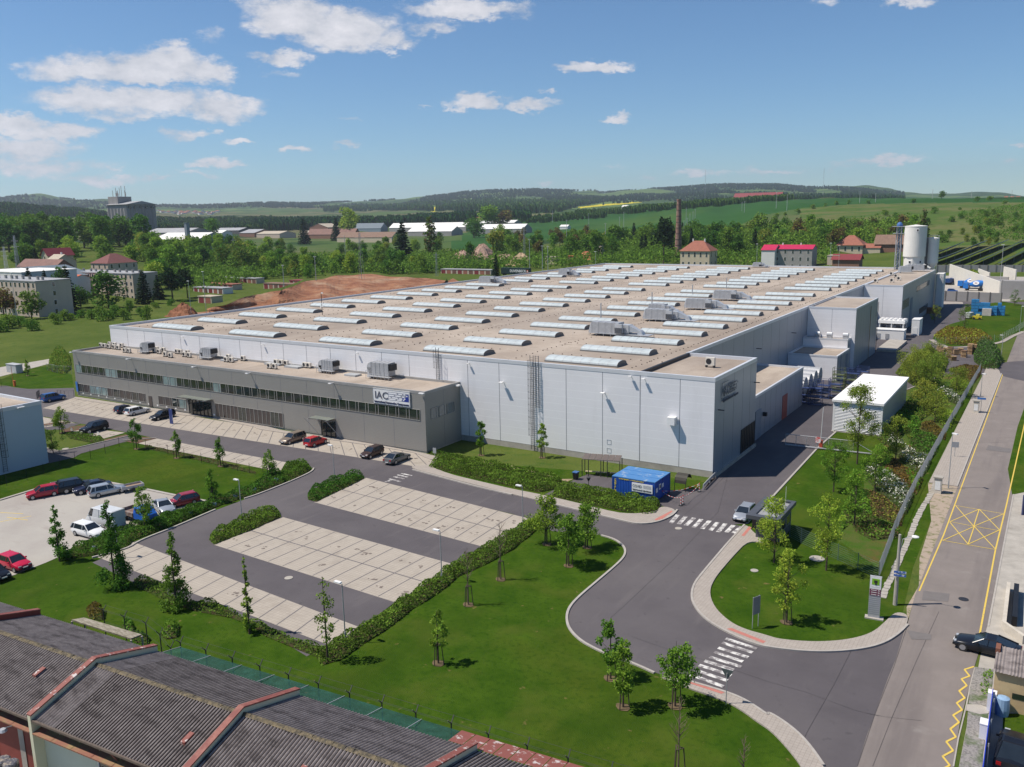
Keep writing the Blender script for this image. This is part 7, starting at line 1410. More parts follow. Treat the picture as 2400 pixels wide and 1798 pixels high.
m_.build('roof',ETER,r_);w1=GY(2150+1160/5.212,1480+750/5.212,wy);w2=GY(2150+1340/5.212,1480+860/5.212,wy);m_=MB();m_.box(w1.x,w2.x,wy-.03,wy-.002,w2.z,w1.z-.0);m_.build('window',GLASS,r_);m_=MB();m_.box(x0-.05,x0+.25,y1-.9,y1+.05,RZ+.1,RZ+.5);m_.build('chimney',M('brick red',(.2,.08,.05),.9),r_)
a,b=Q(925,700,1.7),Q(770,1900,1.7);r_=local('blue_fence','blue sheet metal fence along the gravel verge','fence',((a.x+b.x)/2,(a.y+b.y)/2,0));m_=MB();m_.strip([(a.x,a.y),(b.x,b.y)],.05,0,1.7);m_.build('panel',M('fence blue',(.02,.05,.42),.5,var=.1),r_);m_=MB()
for t in(.12,.35,.6,.85):p=a.lerp(b,t);m_.tube((p.x+.15,p.y,0),(p.x+.15,p.y,1.75),.04,5)
m_.build('post',GALV,r_)
p=Q(985,1040,0);r_=local('rain_barrel','pale blue water container behind the blue fence','container',p);m_=MB();m_.lathe((.2,.4,0),[(.42,0),(.46,.5),(.42,1.3),(.2,1.4)],14);m_.build('barrel',M('pale blue plastic',(.25,.38,.55),.4),r_,origin=(0,0,0));m_=MB();m_.box(-.75,-.2,.3,.9,0,1.45);m_.build('white_box',WHITE,r_,origin=(0,0,0))
sheets('yard_grass',GRASS,[(2150+x/5.212,1480+y/5.212)for x,y in((1050,1005),(1500,1010),(1500,1400),(1040,1200))],z=.03)
m_=MB();p=Q(810,1290,0);m_.box(-.28,.28,-.4,.4,0,1.1);m_.box(-.3,.3,-.42,.42,1.1,1.16);o=m_.build('meter_box',WHITE);o.location=p;tag(o,'white meter box outside the blue fence','cabinet')
ws=[G(*q)for q in R('d',(1520,700),(1530,765),(1663,860))];wt_=G(*R('d',(1560,505))[0]);m_=MB();m_.strip([(wt_.x,wt_.y),(ws[1].x,ws[1].y),(ws[2].x,ws[2].y)],.3,0,.75);o=m_.build('low_wall',M('cream low wall',(.50,.45,.38),.85,var=.15,scale=1));tag(o,'low cream wall round the yard at the right edge','wall')
m_=MB();q1,q2=G(*R('d',(1590,520))[0]),G(*R('d',(1575,740))[0]);m_.strip([(q1.x+.25,q1.y),(q2.x+.25,q2.y)],.4,0,.9);o=m_.build('planter',BLACK);tag(o,'long black planter box inside the low cream wall','planter')
hedge([(Q(700,500).x+.5,70),(Q(700,500).x+1.2,70),(Q(700,500).x+1.2,66),(Q(700,500).x+.5,66)],.2,'weeds growing in the gravel verge','weeds','weeds',('fresh','mid'),dens=25,core=False,world=True)
for i,(px,py)in enumerate(((2395,1195),)):m_=MB();p=G(px,py);m_.box(-.5,.5,-2,2,0,2.2);m_.tube((-.5,-2,0),(-.5,-2,2.4),.1,6);o=m_.build('gate_pillar',M('dark blue gate',(.05,.06,.15),.6));o.location=p+Vector((.6,0,0));tag(o,'dark blue gate leaf at the right picture edge','gate')
sheets('verge_grass',GRASS,[(2362,1100),(2385,1000),(2410,930),(2420,1150),(2372,1160)],z=.04)
def PD(px,D,row=520):a,_e=az_el(px,row);return Vector((math.sin(a)*D,math.cos(a)*D,T(math.sin(a)*D,math.cos(a)*D)))
def zrow(p,row):
 a=math.atan2(p.x,p.y);return z_at(a,math.hypot(p.x,p.y),row)
def fitD(px,top,h,lo=330,hi=900):
 for _ in range(40):
  m_=(lo+hi)/2;p=PD(px,m_)
  if zrow(p,top)-p.z>h:lo=m_
  else:hi=m_
 return lo
WC=dict(beige=M('beige render',(.50,.41,.33),.9,var=.06,scale=.3),green=M('grey green render',(.32,.33,.28),.9,var=.06,scale=.2),white=M('white render',(.66,.64,.62),.9,var=.05,scale=.3),grey=M('grey render',(.30,.285,.27),.9,var=.1,scale=.3),yellow=M('cream yellow render',(.52,.44,.32),.9,var=.08),brick=M('brick wall',(.23,.12,.08),.9,var=.2,scale=1.5),conc=M('old silo concrete',(.25,.235,.23),.9,col2=(.33,.31,.30),thr=(.35,.65),scale=.15,stretch=(1,1,.2)),bluew=M('blue grey sheet wall',(.20,.24,.28),.7,var=.08),dark=M('dark wall',(.09,.085,.085),.8,var=.2))
RC=dict(red=M('red metal roof',(.20,.03,.035),.6,var=.08),tile=M('terracotta tiles',(.28,.105,.07),.85,var=.15,scale=.6),maroon=M('maroon tiles',(.165,.06,.055),.85,var=.15,scale=.6),pink=M('crimson metal roof',(.46,.02,.075),.5,var=.06),brown=M('brown tile roof',(.20,.125,.09),.85,var=.2,scale=.5),white=M('white sheet roof',(.72,.70,.67),.7,var=.04,scale=.1),grey=M('grey sheet roof',(.32,.32,.33),.8,var=.12,scale=.2),flat=M('flat felt roof',(.30,.28,.26),.9,var=.15,scale=.2),bluegrey=M('slate grey roof',(.12,.15,.18),.7,var=.1),orange=M('orange roof',(.52,.12,.05),.8,var=.1),beige=M('old beige tiles',(.42,.36,.28),.9,var=.15,scale=.8),redbrown=M('red brown sheet',(.17,.08,.06),.7,var=.2,scale=.3))
def bld(name,label,px,D,lx,ly,top,ridge=None,roof='flat',wm='beige',rm='flat',cat='house',win=None,ang=0.0,group=None,over=.4,axis='x',chim=0,zoff=0.0,winm=None,base=None):
 """corner nearest the camera at pixel column px, distance D; runs lx to the left (-x) and ly away (+y)"""
 p=PD(px,D,top);z0=p.z-.5 if base is None else base;zt=zrow(p,top);r_=empty(name,(p.x,p.y,z0),label,cat,group,ang);H_=zt-z0;m_=MB()
 P=[(-lx,0),(0,0),(0,ly),(-lx,ly)]
 for i in range(4):a,b=P[i],P[(i+1)%4];m_.quad((*a,0),(*b,0),(*b,H_),(*a,H_))
 hr=(zrow(p,ridge)-zt)if ridge else 0
 if roof=='gable':
  if axis=='x':m_.add([(0,0,H_),(0,ly,H_),(0,ly/2,H_+hr)],[(0,1,2)]);m_.add([(-lx,0,H_),(-lx,ly,H_),(-lx,ly/2,H_+hr)],[(0,2,1)])
  else:m_.add([(-lx,0,H_),(0,0,H_),(-lx/2,0,H_+hr)],[(0,1,2)]);m_.add([(-lx,ly,H_),(0,ly,H_),(-lx/2,ly,H_+hr)],[(0,2,1)])
 m_.build('wall',WC[wm],r_,origin=(0,0,0));m_=MB();o=over
 if roof=='flat':m_.box(-lx-o*.5,o*.5,-o*.5,ly+o*.5,H_,H_+.35)
 elif roof=='gable':
  e=.15;s_=hr/(ly/2 if axis=='x' else lx/2)
  if axis=='x':A=[(-lx-o,-o,H_-o*s_),(o,-o,H_-o*s_),(o,ly/2,H_+hr),(-lx-o,ly/2,H_+hr),(o,ly+o,H_-o*s_),(-lx-o,ly+o,H_-o*s_)]
  else:A=[(o,-o,H_-o*s_),(o,ly+o,H_-o*s_),(-lx/2,ly+o,H_+hr),(-lx/2,-o,H_+hr),(-lx-o,ly+o,H_-o*s_),(-lx-o,-o,H_-o*s_)]
  n6=len(A);m_.add(A+[(x,y,z+e)for x,y,z in A],[(6,7,8,9),(9,8,10,11),(0,3,2,1),(3,5,4,2),(0,1,7,6),(1,2,8,7),(2,4,10,8),(4,5,11,10),(5,3,9,11),(3,0,6,9)])
 elif roof=='hip':
  mn=min(lx,ly)*.5;A=[(-lx-o,-o,H_),(o,-o,H_),(o,ly+o,H_),(-lx-o,ly+o,H_)]
  if lx>=ly:K=[(-lx+mn*.9,ly/2,H_+hr),(-mn*.9,ly/2,H_+hr)];m_.add(A+K,[(0,1,5,4),(1,2,5),(2,3,4,5),(3,0,4),(3,2,1,0)])
  else:K=[(-lx/2,mn*.9,H_+hr),(-lx/2,ly-mn*.9,H_+hr)];m_.add(A+K,[(0,1,4),(1,2,5,4),(2,3,5),(3,0,4,5),(3,2,1,0)])
 ro=m_.build('roof',RC[rm],r_,origin=(0,0,0))
 for c in range(chim):xx=-lx*(.3+.4*c);m_=MB();m_.box(xx-.35,xx+.35,ly/2-.35,ly/2+.35,H_,H_+max(hr,.3)+1.2);m_.build('chimney',WC['white' if wm!='brick' else 'brick'],ro,origin=(0,0,0))
 if win:
  (nx_,nz_,ny_)=win;wmat=winm or GLASS;f0=H_/nz_
  for iz in range(nz_):
   z_=f0*iz+f0*.38
   for ix in range(nx_):xx=-lx+lx*(ix+.5)/nx_;m_=MB();m_.box(xx-.68,xx+.68,-.05,-.01,z_-.08,z_+f0*.5);w_=m_.build('window',WHITE,r_,origin=(0,0,0));m_=MB();m_.box(xx-.56,xx-.04,-.08,-.051,z_,z_+f0*.5-.08);m_.box(xx+.04,xx+.56,-.08,-.051,z_,z_+f0*.5-.08);m_.build('pane',wmat,w_,origin=(0,0,0))
   for iy in range(ny_):yy=ly*(iy+.5)/ny_;m_=MB();m_.box(.01,.05,yy-.6,yy+.6,z_-.08,z_+f0*.5);w_=m_.build('window',WHITE,r_,origin=(0,0,0));m_=MB();m_.box(.051,.08,yy-.5,yy+.5,z_,z_+f0*.5-.08);m_.build('pane',wmat,w_,origin=(0,0,0))
 return r_
b=bld('apartment_block','four-storey beige apartment block nearer the left edge, grey-green gable wall',82,376,52,14,661,wm='beige',rm='grey',cat='apartment block',win=(16,4,1),group='apartment blocks at the left',base=-.5)
bld('apartment_block','four-storey beige apartment block behind the tall conifers, right of its twin',310,428,56,13,643,wm='beige',rm='grey',cat='apartment block',win=(17,4,1),group='apartment blocks at the left',base=-.5)
def rooftops(r_,lx,ly,n_,H_):
 for i in range(n_):x=-lx*(i+.5)/n_+random.uniform(-1,1);m_=MB();m_.box(x-.4,x+.4,ly*.4-.3,ly*.4+.5,H_,H_+1.3);m_.box(x-.5,x+.5,ly*.4-.4,ly*.4+.6,H_+1.3,H_+1.4);m_.build('chimney',WC['grey'],r_,origin=(0,0,0))
for o in[o for o in S.objects if o.parent is None and o.name.startswith('apartment_block')]:
 H_=max(v.co.z for v in[c for c in o.children if c.name.startswith('wall')][0].data.vertices);rooftops(o,48,12,10,H_+.3)
 for(xx,zz3)in((-5.5,0),(-33,0)):
  m_=MB();m_.tube((xx,-.12,0),(xx,-.12,H_),.12,6);m_.build('rain_pipe',WC['dark'],o,origin=(0,0,0))
 for xx in(-19,-40):
  for iz in(1,2):m_=MB();m_.box(xx-1.6,xx+1.6,-1.2,0,H_/4*iz,H_/4*iz+1.0);m_.build('balcony',WC['brick'],o,origin=(0,0,0))
bld('villa','beige villa with a maroon hipped roof behind the apartment blocks',252,520,16,18,618,596,'hip','beige','maroon','house',(3,2,4))
bld('house','tall narrow house with a bright red roof before the dark wood',112,560,7,15,598,583,'gable','yellow','red','house',(1,2,2),axis='y',over=.8)
bld('house','house with an old beige tile roof below the red-roofed one',128,520,10,12,614,598,'gable','yellow','beige','house',axis='x',chim=1)
bld('long_house','long low brick building with a brown sheet roof at the left',128,500,36,10,627,610,'gable','brick','redbrown','building')
bld('gable_hall','blue-grey gabled hall behind the nearer apartment block',130,450,48,19,650,628,'gable','bluew','bluegrey','building',axis='y')
bld('flat_building','low building with a pale flat roof at the left edge',50,430,40,25,640,wm='white',rm='white',cat='building')
bld('small_house','little orange-roofed house between the apartment blocks',172,445,14,8,652,646,'gable','white','orange')
p=PD(300,985);z0=p.z-1;r_=local('grain_silo','large ribbed concrete grain silo with antennas on its tower','silo',(p.x,p.y,z0));zt=zrow(p,478)-z0;zt2=zrow(p,470)-z0;m_=MB();d1=Vector((1,0));
Lx,Ly=34,34;P=[]
for i in range(6):P.append((-Lx+Lx*i/6,0));P.append((-Lx+Lx*(i+.5)/6,-1.2))
P+=[(0,0)]
for i in range(8):P.append((1.2,Ly*(i+.5)/8));P.append((0,Ly*(i+1)/8))
P+=[(-Lx,Ly)];m_.prism(P,0,zt-4,bottom=False);m_.prism([(-Lx,0),(0,0),(0,Ly),(-Lx,Ly)],zt-4,zt-.1,bottom=False);m_.build('wall',WC['conc'],r_,origin=(0,0,0));m_=MB();A=[(-Lx-1,-1.5,zt-.5),(2,-1.5,zt-.5),(2,Ly/2,zt+3),(-Lx-1,Ly/2,zt+3),(2,Ly+1,zt-.5),(-Lx-1,Ly+1,zt-.5)];m_.add(A,[(0,1,2,3),(3,2,4,5),(1,4,2),(0,3,5)]);m_.build('roof',RC['grey'],r_,origin=(0,0,0))
m_=MB();m_.box(-Lx-3,-Lx+14,4,20,0,zt+8);m_.build('tower',WC['conc'],r_,origin=(0,0,0));
for i in range(9):x,y=-Lx-2+i*1.8,random.uniform(5,19);m_=MB();m_.tube((x,y,zt+8),(x,y,zt+8+random.uniform(5,12)),.25,4);m_.box(x-.6,x+.6,y-.3,y+.3,zt+9,zt+12)if i%2 else None;m_.build('antenna',WC['grey'],r_,origin=(0,0,0))
for i in range(5):m_=MB();m_.box(.05,1.3,2+i*6.5,4.5+i*6.5,zt-4.5,zt-2.2);m_.build('window',GLASS,r_,origin=(0,0,0))
bld('factory_shed','long white-roofed factory shed below the grain silo',464,830,66,34,561,546,'gable','bluew','white','factory')
bld('factory_shed','grey monitor-roofed factory shed right behind the white one',436,900,66,30,545,535,'gable','grey','grey','factory')
p=PD(437,830);m_=MB();m_.box(-1.6,1.6,-1.6,1.6,0,18);m_.box(-1.9,1.9,-1.9,1.9,18,18.4);o=m_.build('duct_tower',WC['bluew']);o.location=p;o.location.z=zrow(p,523)-18;tag(o,'slim blue-grey tower rising from the white shed','tower')
IND=[('dark long hall with a grey roof, right of the slim blue-grey tower',560,1150,50,25,540,534,'gable','dark','grey','x'),('grey workshop hall with reddish doors behind the parked vans',596,1050,26,30,546,538,'gable','brick','grey','x'),('low white roof beside the pale chimney stub',520,1000,34,14,546,540,'gable','white','white','x'),('beige low shed with a pale roof left of the blocky grey house',655,900,34,22,548,542,'gable','beige','beige','x'),('blocky grey house with a flat roof',668,1200,26,18,528,None,'flat','beige','flat','x'),('brown gabled hall with a pale sloping roof',768,1250,36,26,533,524,'gable','redbrown' if 0 else 'brick','beige','y'),('long brown workshop row with many windows',830,1100,82,12,549,536,'gable','brick','redbrown','x'),('small cream yellow house beside the brown workshop row',722,1020,14,12,545,541,'gable','yellow','yellow' if 0 else 'beige','x'),('long brown shed with cream gable end at the front of the industrial row',918,980,84,16,556,544,'gable','yellow','brown','x'),('blue-grey glazed hall behind the brown workshop row',892,1400,58,18,535,523,'gable','bluew','bluegrey','x'),('grey hall showing its gable above the glazed hall',905,1700,34,40,520,512,'gable','grey','grey','y'),('second grey gabled hall near the tall spruce',1005,1700,44,40,517,509,'gable','grey','grey','y'),('very long white-roofed hall in the industrial row',1092,1300,150,22,532,521,'gable','grey','white','x'),('white-roofed hall in front of the very long one',1058,1080,70,24,542,531,'gable','grey','white','x'),('white-roofed hall at the right end, upper one',1205,1300,70,20,522,516,'gable','grey','white','x'),('white-roofed hall at the right end, lower one',1225,1150,70,24,536,525,'gable','grey','white','x'),('small house with a red gable behind the white halls',1128,1500,20,14,519,509,'gable','beige','tile','y')]
for(lab,px,D,lx,ly,top,rdg,rf,wm,rm,ax)in IND:
 D2=fitD(px,top,7.0,500,2600);lx*=D2/D;ly*=D2/D;D=D2
 bld('industrial_hall',lab,px,D,lx,ly,top,rdg,rf,wm,rm,'hall',axis=ax,group='buildings of the industrial estate')
def garages(lab,px,D,L,n_,top,rm='grey',doors='red',base=None,wm='beige',dm=None):
 D=fitD(px,top,2.6)
 r_=bld('garage_row',lab,px,D,L,6,top,wm=wm,rm=rm,cat='garages',group='rows of low garages',base=base);H_=max(v.co.z for v in r_.children[0].data.vertices);
 for i in range(n_):xx=-L+L*(i+.5)/n_;m_=MB();m_.box(xx-L/n_*.36,xx+L/n_*.36,-.06,-.01,.2,H_*.85);m_.build('garage_door',dm or[RC['red'],RC['tile'],RC['redbrown']][i%3],r_,origin=(0,0,0))
garages('long garage row with red doors behind the left roof edge',1150,500,38,9,634)
garages('garage row with white roof patches, farthest at the left',600,430,34,9,654,'grey');garages('reddish-roofed garage row below the farthest one',545,400,26,7,668,'tile');garages('white-walled garages with a pale roof, left group',522,375,22,6,677,'grey',wm='white');garages('brown garage row beside the pit edge',700,385,26,7,668,'brown');garages('small yellowish shed at the near left of the garages',495,345,9,2,697,'beige',wm='yellow')
garages('garage row right of the small road, behind the pit',740,400,20,6,660,'red')
p=PD(1590,640,560);r_=local('brick_chimney','tall tapering brick chimney behind the hall','chimney',p);h_=zrow(p,467)-p.z;m_=MB();m_.lathe((0,0,-1),[(2.7,0),(2.55,3),(1.55,h_-.5),(1.75,h_),(1.75,h_+1.0)],16);m_.build('shaft',M('chimney brick',(.20,.10,.075),.9,col2=(.30,.19,.15),thr=(.4,.6),scale=.5),r_,origin=(0,0,0))
for k in range(9):m_=MB();z_=h_*(.1+.1*k);rr=2.7-(1.15)*(z_/h_)+.05;m_.lathe((0,0,z_),[(rr,0),(rr,.25)],16);m_.build('steel_band',DARKM,r_,origin=(0,0,0))
bld('tiled_house','cream house with a terracotta hipped roof beside the brick chimney',1663,545,19,14,589,565,'hip','yellow','tile','house',(5,2,2),chim=2,base=-.5,over=.7)
bld('crimson_roof_house','grey three-storey house with a crimson roof and white gable end',1904,540,27,12,584,575,'gable','grey','pink','house',(6,3,0),chim=2,base=-.5)
o=bld('gable_wing','bright white end wall block of the crimson-roofed house',1816,541,8,13,586,575,'gable','white','pink','house',base=-.5)
bld('red_roof_house','brick house with a bright red hipped roof left of the silos',2022,640,18,16,575,552,'hip','yellow','tile','house',(4,1,2),over=1)
bld('small_house','small house with a flat red roof next to the red hipped one',2063,640,12,10,581,572,'gable','yellow','tile','house');bld('barn','wooden barn with a big brown tile roof behind the silo tower',2125,640,20,14,571,551,'gable','brick','brown','barn',over=.8)
bld('shed','brick shed with a dark red roof in front of the red hipped house',2014,540,15,10,608,597,'gable','brick','red','shed',base=-.5,over=.8);bld('shed','pale roofless-looking shed with a beige wall beside the dark red roofed one',1968,545,7,9,600,wm='beige',rm='beige',cat='shed',base=-.5)
bld('red_barn','long red-roofed barn on the ridge behind the wheat field',1830,2150,112,24,460,450,'gable','brick','red','barn',over=2)
for i,px in enumerate((2362,2376,2390)):bld('red_house',['left of the three tiny red houses on the right horizon','middle of the three tiny red houses on the right horizon','right of the three tiny red houses on the right horizon'][i],px,2300,7,8,464,460,'gable','brick','tile','house')
bld('field_shed','tiny white shed among the hedges above the wheat field',1470,2000,14,12,485,481,'gable','white','white','shed');bld('white_shed','small white-roofed shed in the trees left of the chimney',1330,fitD(1330,531,4,600,1600),14,10,531,527,'gable','white','white','shed')
bld('brick_tower','small pinkish tower block among the dark trees',1410,640,4.0,4,575,wm='beige',rm='flat',cat='tower');bld('site_container','orange container on the construction yard',1343,590,4.5,3,601,wm='brick',rm='orange',cat='container');bld('site_hut','yellow site hut on the construction yard',1304,600,9,4,603,wm='yellow',rm='beige',cat='hut')
v0=None
for i in range(46):
 px=random.gauss(455,34);D=random.uniform(3300,3900);p=PD(px,D)
 if v0 is None:v0=bld('village_house','tiny far village house with white walls and red roof',455,3600,14,12,500,497,'gable','white','tile','house',group='houses of the far village');v0.scale=(1,1,1);hh=1;o=v0
 else:o=copy_tree(v0)
 o.location=(p.x,p.y,p.z+8+random.uniform(0,6));o.rotation_euler=(0,0,random.uniform(0,3));o.scale=(1.1,1.1,random.uniform(.25,.5))
for c in list(v0.children):pass
p=PD(1240,485,640);r_=local('semi_trailer','dark green haulage trailer lettered DUVENBECK beyond the hall roof','trailer',(p.x,p.y,p.z));zt=zrow(p,629)-p.z;zb=zt-4.2;Lt=19;DG=M('dark green tarpaulin',(.008,.028,.026),.5,var=.1);m_=MB();m_.box(-Lt,0,0,2.5,zb+1.0,zt);m_.build('box',DG,r_,origin=(0,0,0));m_=MB();m_.box(-Lt,0,.2,2.3,zb+.6,zb+1.0)
m_.build('chassis',DARKM,r_,origin=(0,0,0));me=text_mesh('DUVENBECK',2.0,.01,.02);me.materials.clear();me.materials.append(WHITEL);w_=max(v.co.x for v in me.vertices);me.transform(Matrix.Translation(Vector((-Lt*.68,-.03,zb+1.9)))@Matrix(FRONT).to_4x4()@Matrix.Diagonal((11/w_,1,1,1)));link('lettering',me,r_)
m_=MB();m_.box(-1.6,-.6,-.05,-.01,zb+1.8,zb+3.2);lg=m_.build('logo_plate',RC['orange'],r_,origin=(0,0,0));m_=MB();m_.box(-1.4,-.8,-.08,-.051,zb+2.2,zb+2.8);m_.build('logo',WHITE,lg,origin=(0,0,0))
for i in range(5):x=-1.5-i*1.3 if i<3 else-Lt+1+i*.2;m_=MB();m_.tube((x,0,zb+.5),(x,2.5,zb+.5),.5,10);m_.build('wheel',RUB,r_,origin=(0,0,0))
def mound(px,D,w,dpt,top,lab,mat,name='dirt_mound',grp='heaps on the construction yard'):
 p=PD(px,D,top);h_=max(1.5,zrow(p,top)-p.z+1);V_=[];F_=[];n1_,n2_=22,14
 for i in range(n2_+1):
  f=i/n2_
  for j in range(n1_):
   t=6.283*j/n1_;rr=f*(1+.18*math.sin(t*3+px)+.1*math.sin(t*7));V_.append((rr*w/2*math.cos(t),rr*dpt/2*math.sin(t),h_*(.5+.5*math.cos(math.pi*min(1,f*1.02)))*(1+.05*math.sin(t*5+f*9+px))-1+(random.uniform(-.5,.5)if 0<f<1 else 0)))
 for i in range(n2_):
  for j in range(n1_):F_.append((i*n1_+j,(i+1)*n1_+j,(i+1)*n1_+(j+1)%n1_,i*n1_+(j+1)%n1_))
 mb=MB();mb.v=V_;mb.f=F_;mb.m=[0]*len(F_);o=mb.build(name,mat);o.location=p;o.data.validate();tag(o,lab,'heap',grp);return o
PINK=M('pinkish rubble',(.40,.27,.21),.95,col2=(.30,.19,.14),thr=(.4,.6),scale=.4,bump=.4,bscale=1.2)
mound(1130,670,36,28,573,'tallest pinkish rubble heap on the construction yard',PINK);mound(1085,665,34,24,588,'lower rubble heap left of the tallest one',PINK);mound(1185,640,44,26,596,'broad rubble heap right of the tallest one',PINK);mound(1375,640,26,18,590,'terracotta coloured heap among the dark trees',M('terracotta rubble',(.42,.15,.08),.95,var=.2));mound(1222,610,26,20,594,'pale sand heap by the hall roof edge',SANDY)
p=G(*R(1,(1600,1195))[0]);mound(430,345,20,13,712,'red earth heap at the left end of the pit',M('red heap',(.20,.075,.035),.95,col2=(.3,.13,.07),thr=(.4,.6),scale=.5,bump=.3),'earth_heap',None)
r_=local('earth_bank','eroded red earth bank with grass on top behind the left roof edge','earth bank',tuple(G(*R(2,(900,960))[0])));top_=R(2,(-420,1195),(-250,1150),(0,1065),(200,1040),(380,970),(600,925),(760,900),(1000,895),(1250,920),(1450,925),(1640,950));bot_=R(2,(-400,1240),(-230,1215),(0,1165),(200,1150),(400,1120),(600,1105),(800,1080),(1000,1050),(1200,1020),(1400,1010),(1600,985));m_=MB();V_=[];NN=10;M_=60
def lerp_line(Ln,t):t=t*(len(Ln)-1);i=min(int(t),len(Ln)-2);f=t-i;return(Ln[i][0]*(1-f)+Ln[i+1][0]*f,Ln[i][1]*(1-f)+Ln[i+1][1]*f)
for i in range(M_+1):
 t=i/M_;bx,by=lerp_line(bot_,t);tx_,ty_=lerp_line(top_,t);pb=G(bx,by);hb=1.5+3.0*math.sin(math.pi*min(1,t*1.1))**.7;D2=math.hypot(pb.x,pb.y);pt=G(tx_,ty_,hb)
 for j in range(NN+1):
  f=j/NN;q=pb.lerp(Vector((pt.x,pt.y,0)),f);z_=hb*(f**(.6+.5*math.sin(t*19)**2))*(1+.08*math.sin(t*47+f*7));V_.append((q.x+.5*math.sin(f*9+t*60),q.y+.6*math.sin(t*73+f*5),z_ if f>0 else-.1))
m_.add(V_,[(i*(NN+1)+j,(i+1)*(NN+1)+j,(i+1)*(NN+1)+j+1,i*(NN+1)+j+1)for i in range(M_)for j in range(NN)]);m_.build('eroded_face',SOIL,r_);m_=MB();V2=[]
for i in range(M_+1):
 a=Vector(V_[i*(NN+1)+NN]);d=Vector((a.x,a.y,0)).normalized();V2+=[tuple(a+Vector((0,0,.02))),tuple(a+d*12+Vector((0,0,.3))),tuple(a+d*45+Vector((0,0,-a.z-.3)))]
m_.add(V2,[(i*3+j,(i+1)*3+j,(i+1)*3+j+1,i*3+j+1)for i in range(M_)for j in range(2)]);m_.build('grass_top',MEADOW,r_)
SILO=M('white silo paint',(.68,.66,.62),.6,var=.05,scale=.3);yS=338.0
cx=GY(*R(4,(1270,600))[0],yS).x;rad=(GY(*R(4,(1367,600))[0],yS).x-GY(*R(4,(1172,600))[0],yS).x)/2;zt=GY(*R(4,(1270,478))[0],yS).z;zm=GY(*R(4,(1255,740))[0],yS).z
r_=local('white_silo','biggest white silo, with small square openings','silo',(cx,yS,0));m_=MB();m_.lathe((0,0,0),[(rad,zm),(rad,zt-.25),(rad+.08,zt-.25),(rad+.08,zt),(rad*.3,zt+.35),(.3,zt+.5)],40);m_.build('shell',SILO,r_,origin=(0,0,0),smooth=False);m_=MB();m_.lathe((0,0,0),[(rad*.93,0),(rad*.93,zm)],8);m_.build('skirt',SILO,r_,origin=(0,0,0))
def onsilo(px,py,s_,rr):q=GY(*R(4,(px,py))[0],yS-rad*.95);return q
for(px,py)in((1293,515),(1221,790),(1310,790)):q=GY(*R(4,(px,py))[0],yS-rad);dx=q.x-cx;rr=rad if py<700 else rad*.93;yy=-math.sqrt(max(.1,rr*rr-dx*dx));m_=MB();m_.mat(0).box(dx-.42,dx+.42,yy-.12,yy+.5,q.z-.5,q.z+.5);m_.mat(1).box(dx-.27,dx+.27,yy-.15,yy-.11,q.z-.35,q.z+.35);m_.build('hatch',[WHITE,BLACK],r_,origin=(0,0,0))
cx2=GY(*R(4,(1430,650))[0],yS+3).x;r2_=(GY(*R(4,(1478,650))[0],yS+3).x-GY(*R(4,(1385,650))[0],yS+3).x)/2;z2t=GY(*R(4,(1430,585))[0],yS+3).z;z2b=GY(*R(4,(1430,795))[0],yS+3).z;r_=local('white_silo','smaller white silo standing right of the biggest one','silo',(cx2,yS+3,0));m_=MB();m_.lathe((0,0,0),[(.4,z2b-2.2),(r2_,z2b),(r2_,z2t),(r2_*.9,z2t+.2),(.3,z2t+.5)],32);m_.build('shell',SILO,r_,origin=(0,0,0));
for t in range(4):m_=MB();a=t*1.571+.6;m_.tube((r2_*.85*math.cos(a),r2_*.85*math.sin(a),0),(r2_*.85*math.cos(a),r2_*.85*math.sin(a),z2b),.14,6);m_.build('leg',SILO,r_,origin=(0,0,0))
m_=MB();
for k in range(10):a,b=k*.628,(k+1)*.628;m_.tube((r2_*math.cos(a),r2_*math.sin(a),z2t+1.1),(r2_*math.cos(b),r2_*math.sin(b),z2t+1.1),.04,4);m_.tube((r2_*math.cos(a),r2_*math.sin(a),z2t),(r2_*math.cos(a),r2_*math.sin(a),z2t+1.1),.04,4)
m_.build('railing',GALV,r_,origin=(0,0,0))
m_=MB();m_.tube((0,0,0),(0,0,z2t+.3),1.5,20);o=m_.build('grey_silo',M('grey silo',(.22,.20,.20),.6));o.location=(cx+rad+.7,yS+4.5,0);tag(o,'slim grey silo squeezed between the two white ones','silo')
tx0,tx1=GY(*R(4,(1098,700))[0],yS-1).x,GY(*R(4,(1140,700))[0],yS-1).x;ztw=GY(*R(4,(1130,480))[0],yS-1).z;r_=local('elevator_tower','steel lattice elevator tower left of the biggest silo','tower',(tx0,yS-1,0));m_=MB();w_=max(1.4,tx1-tx0)
for sx in(0,w_):
 for sy in(0,w_):m_.tube((sx,sy,0),(sx,sy,ztw),.12,4)
z_=0;k=0
while z_<ztw-2:
 for(a,b)in(((0,0),(w_,0)),((w_,0),(w_,w_)),((0,0),(0,w_))):A,B=(a,b)if k%2 else(b,a);m_.tube((*A,z_),(*B,z_+2),.07,3);m_.tube((*a,z_),(*b,z_),.07,3)
 z_+=2;k+=1
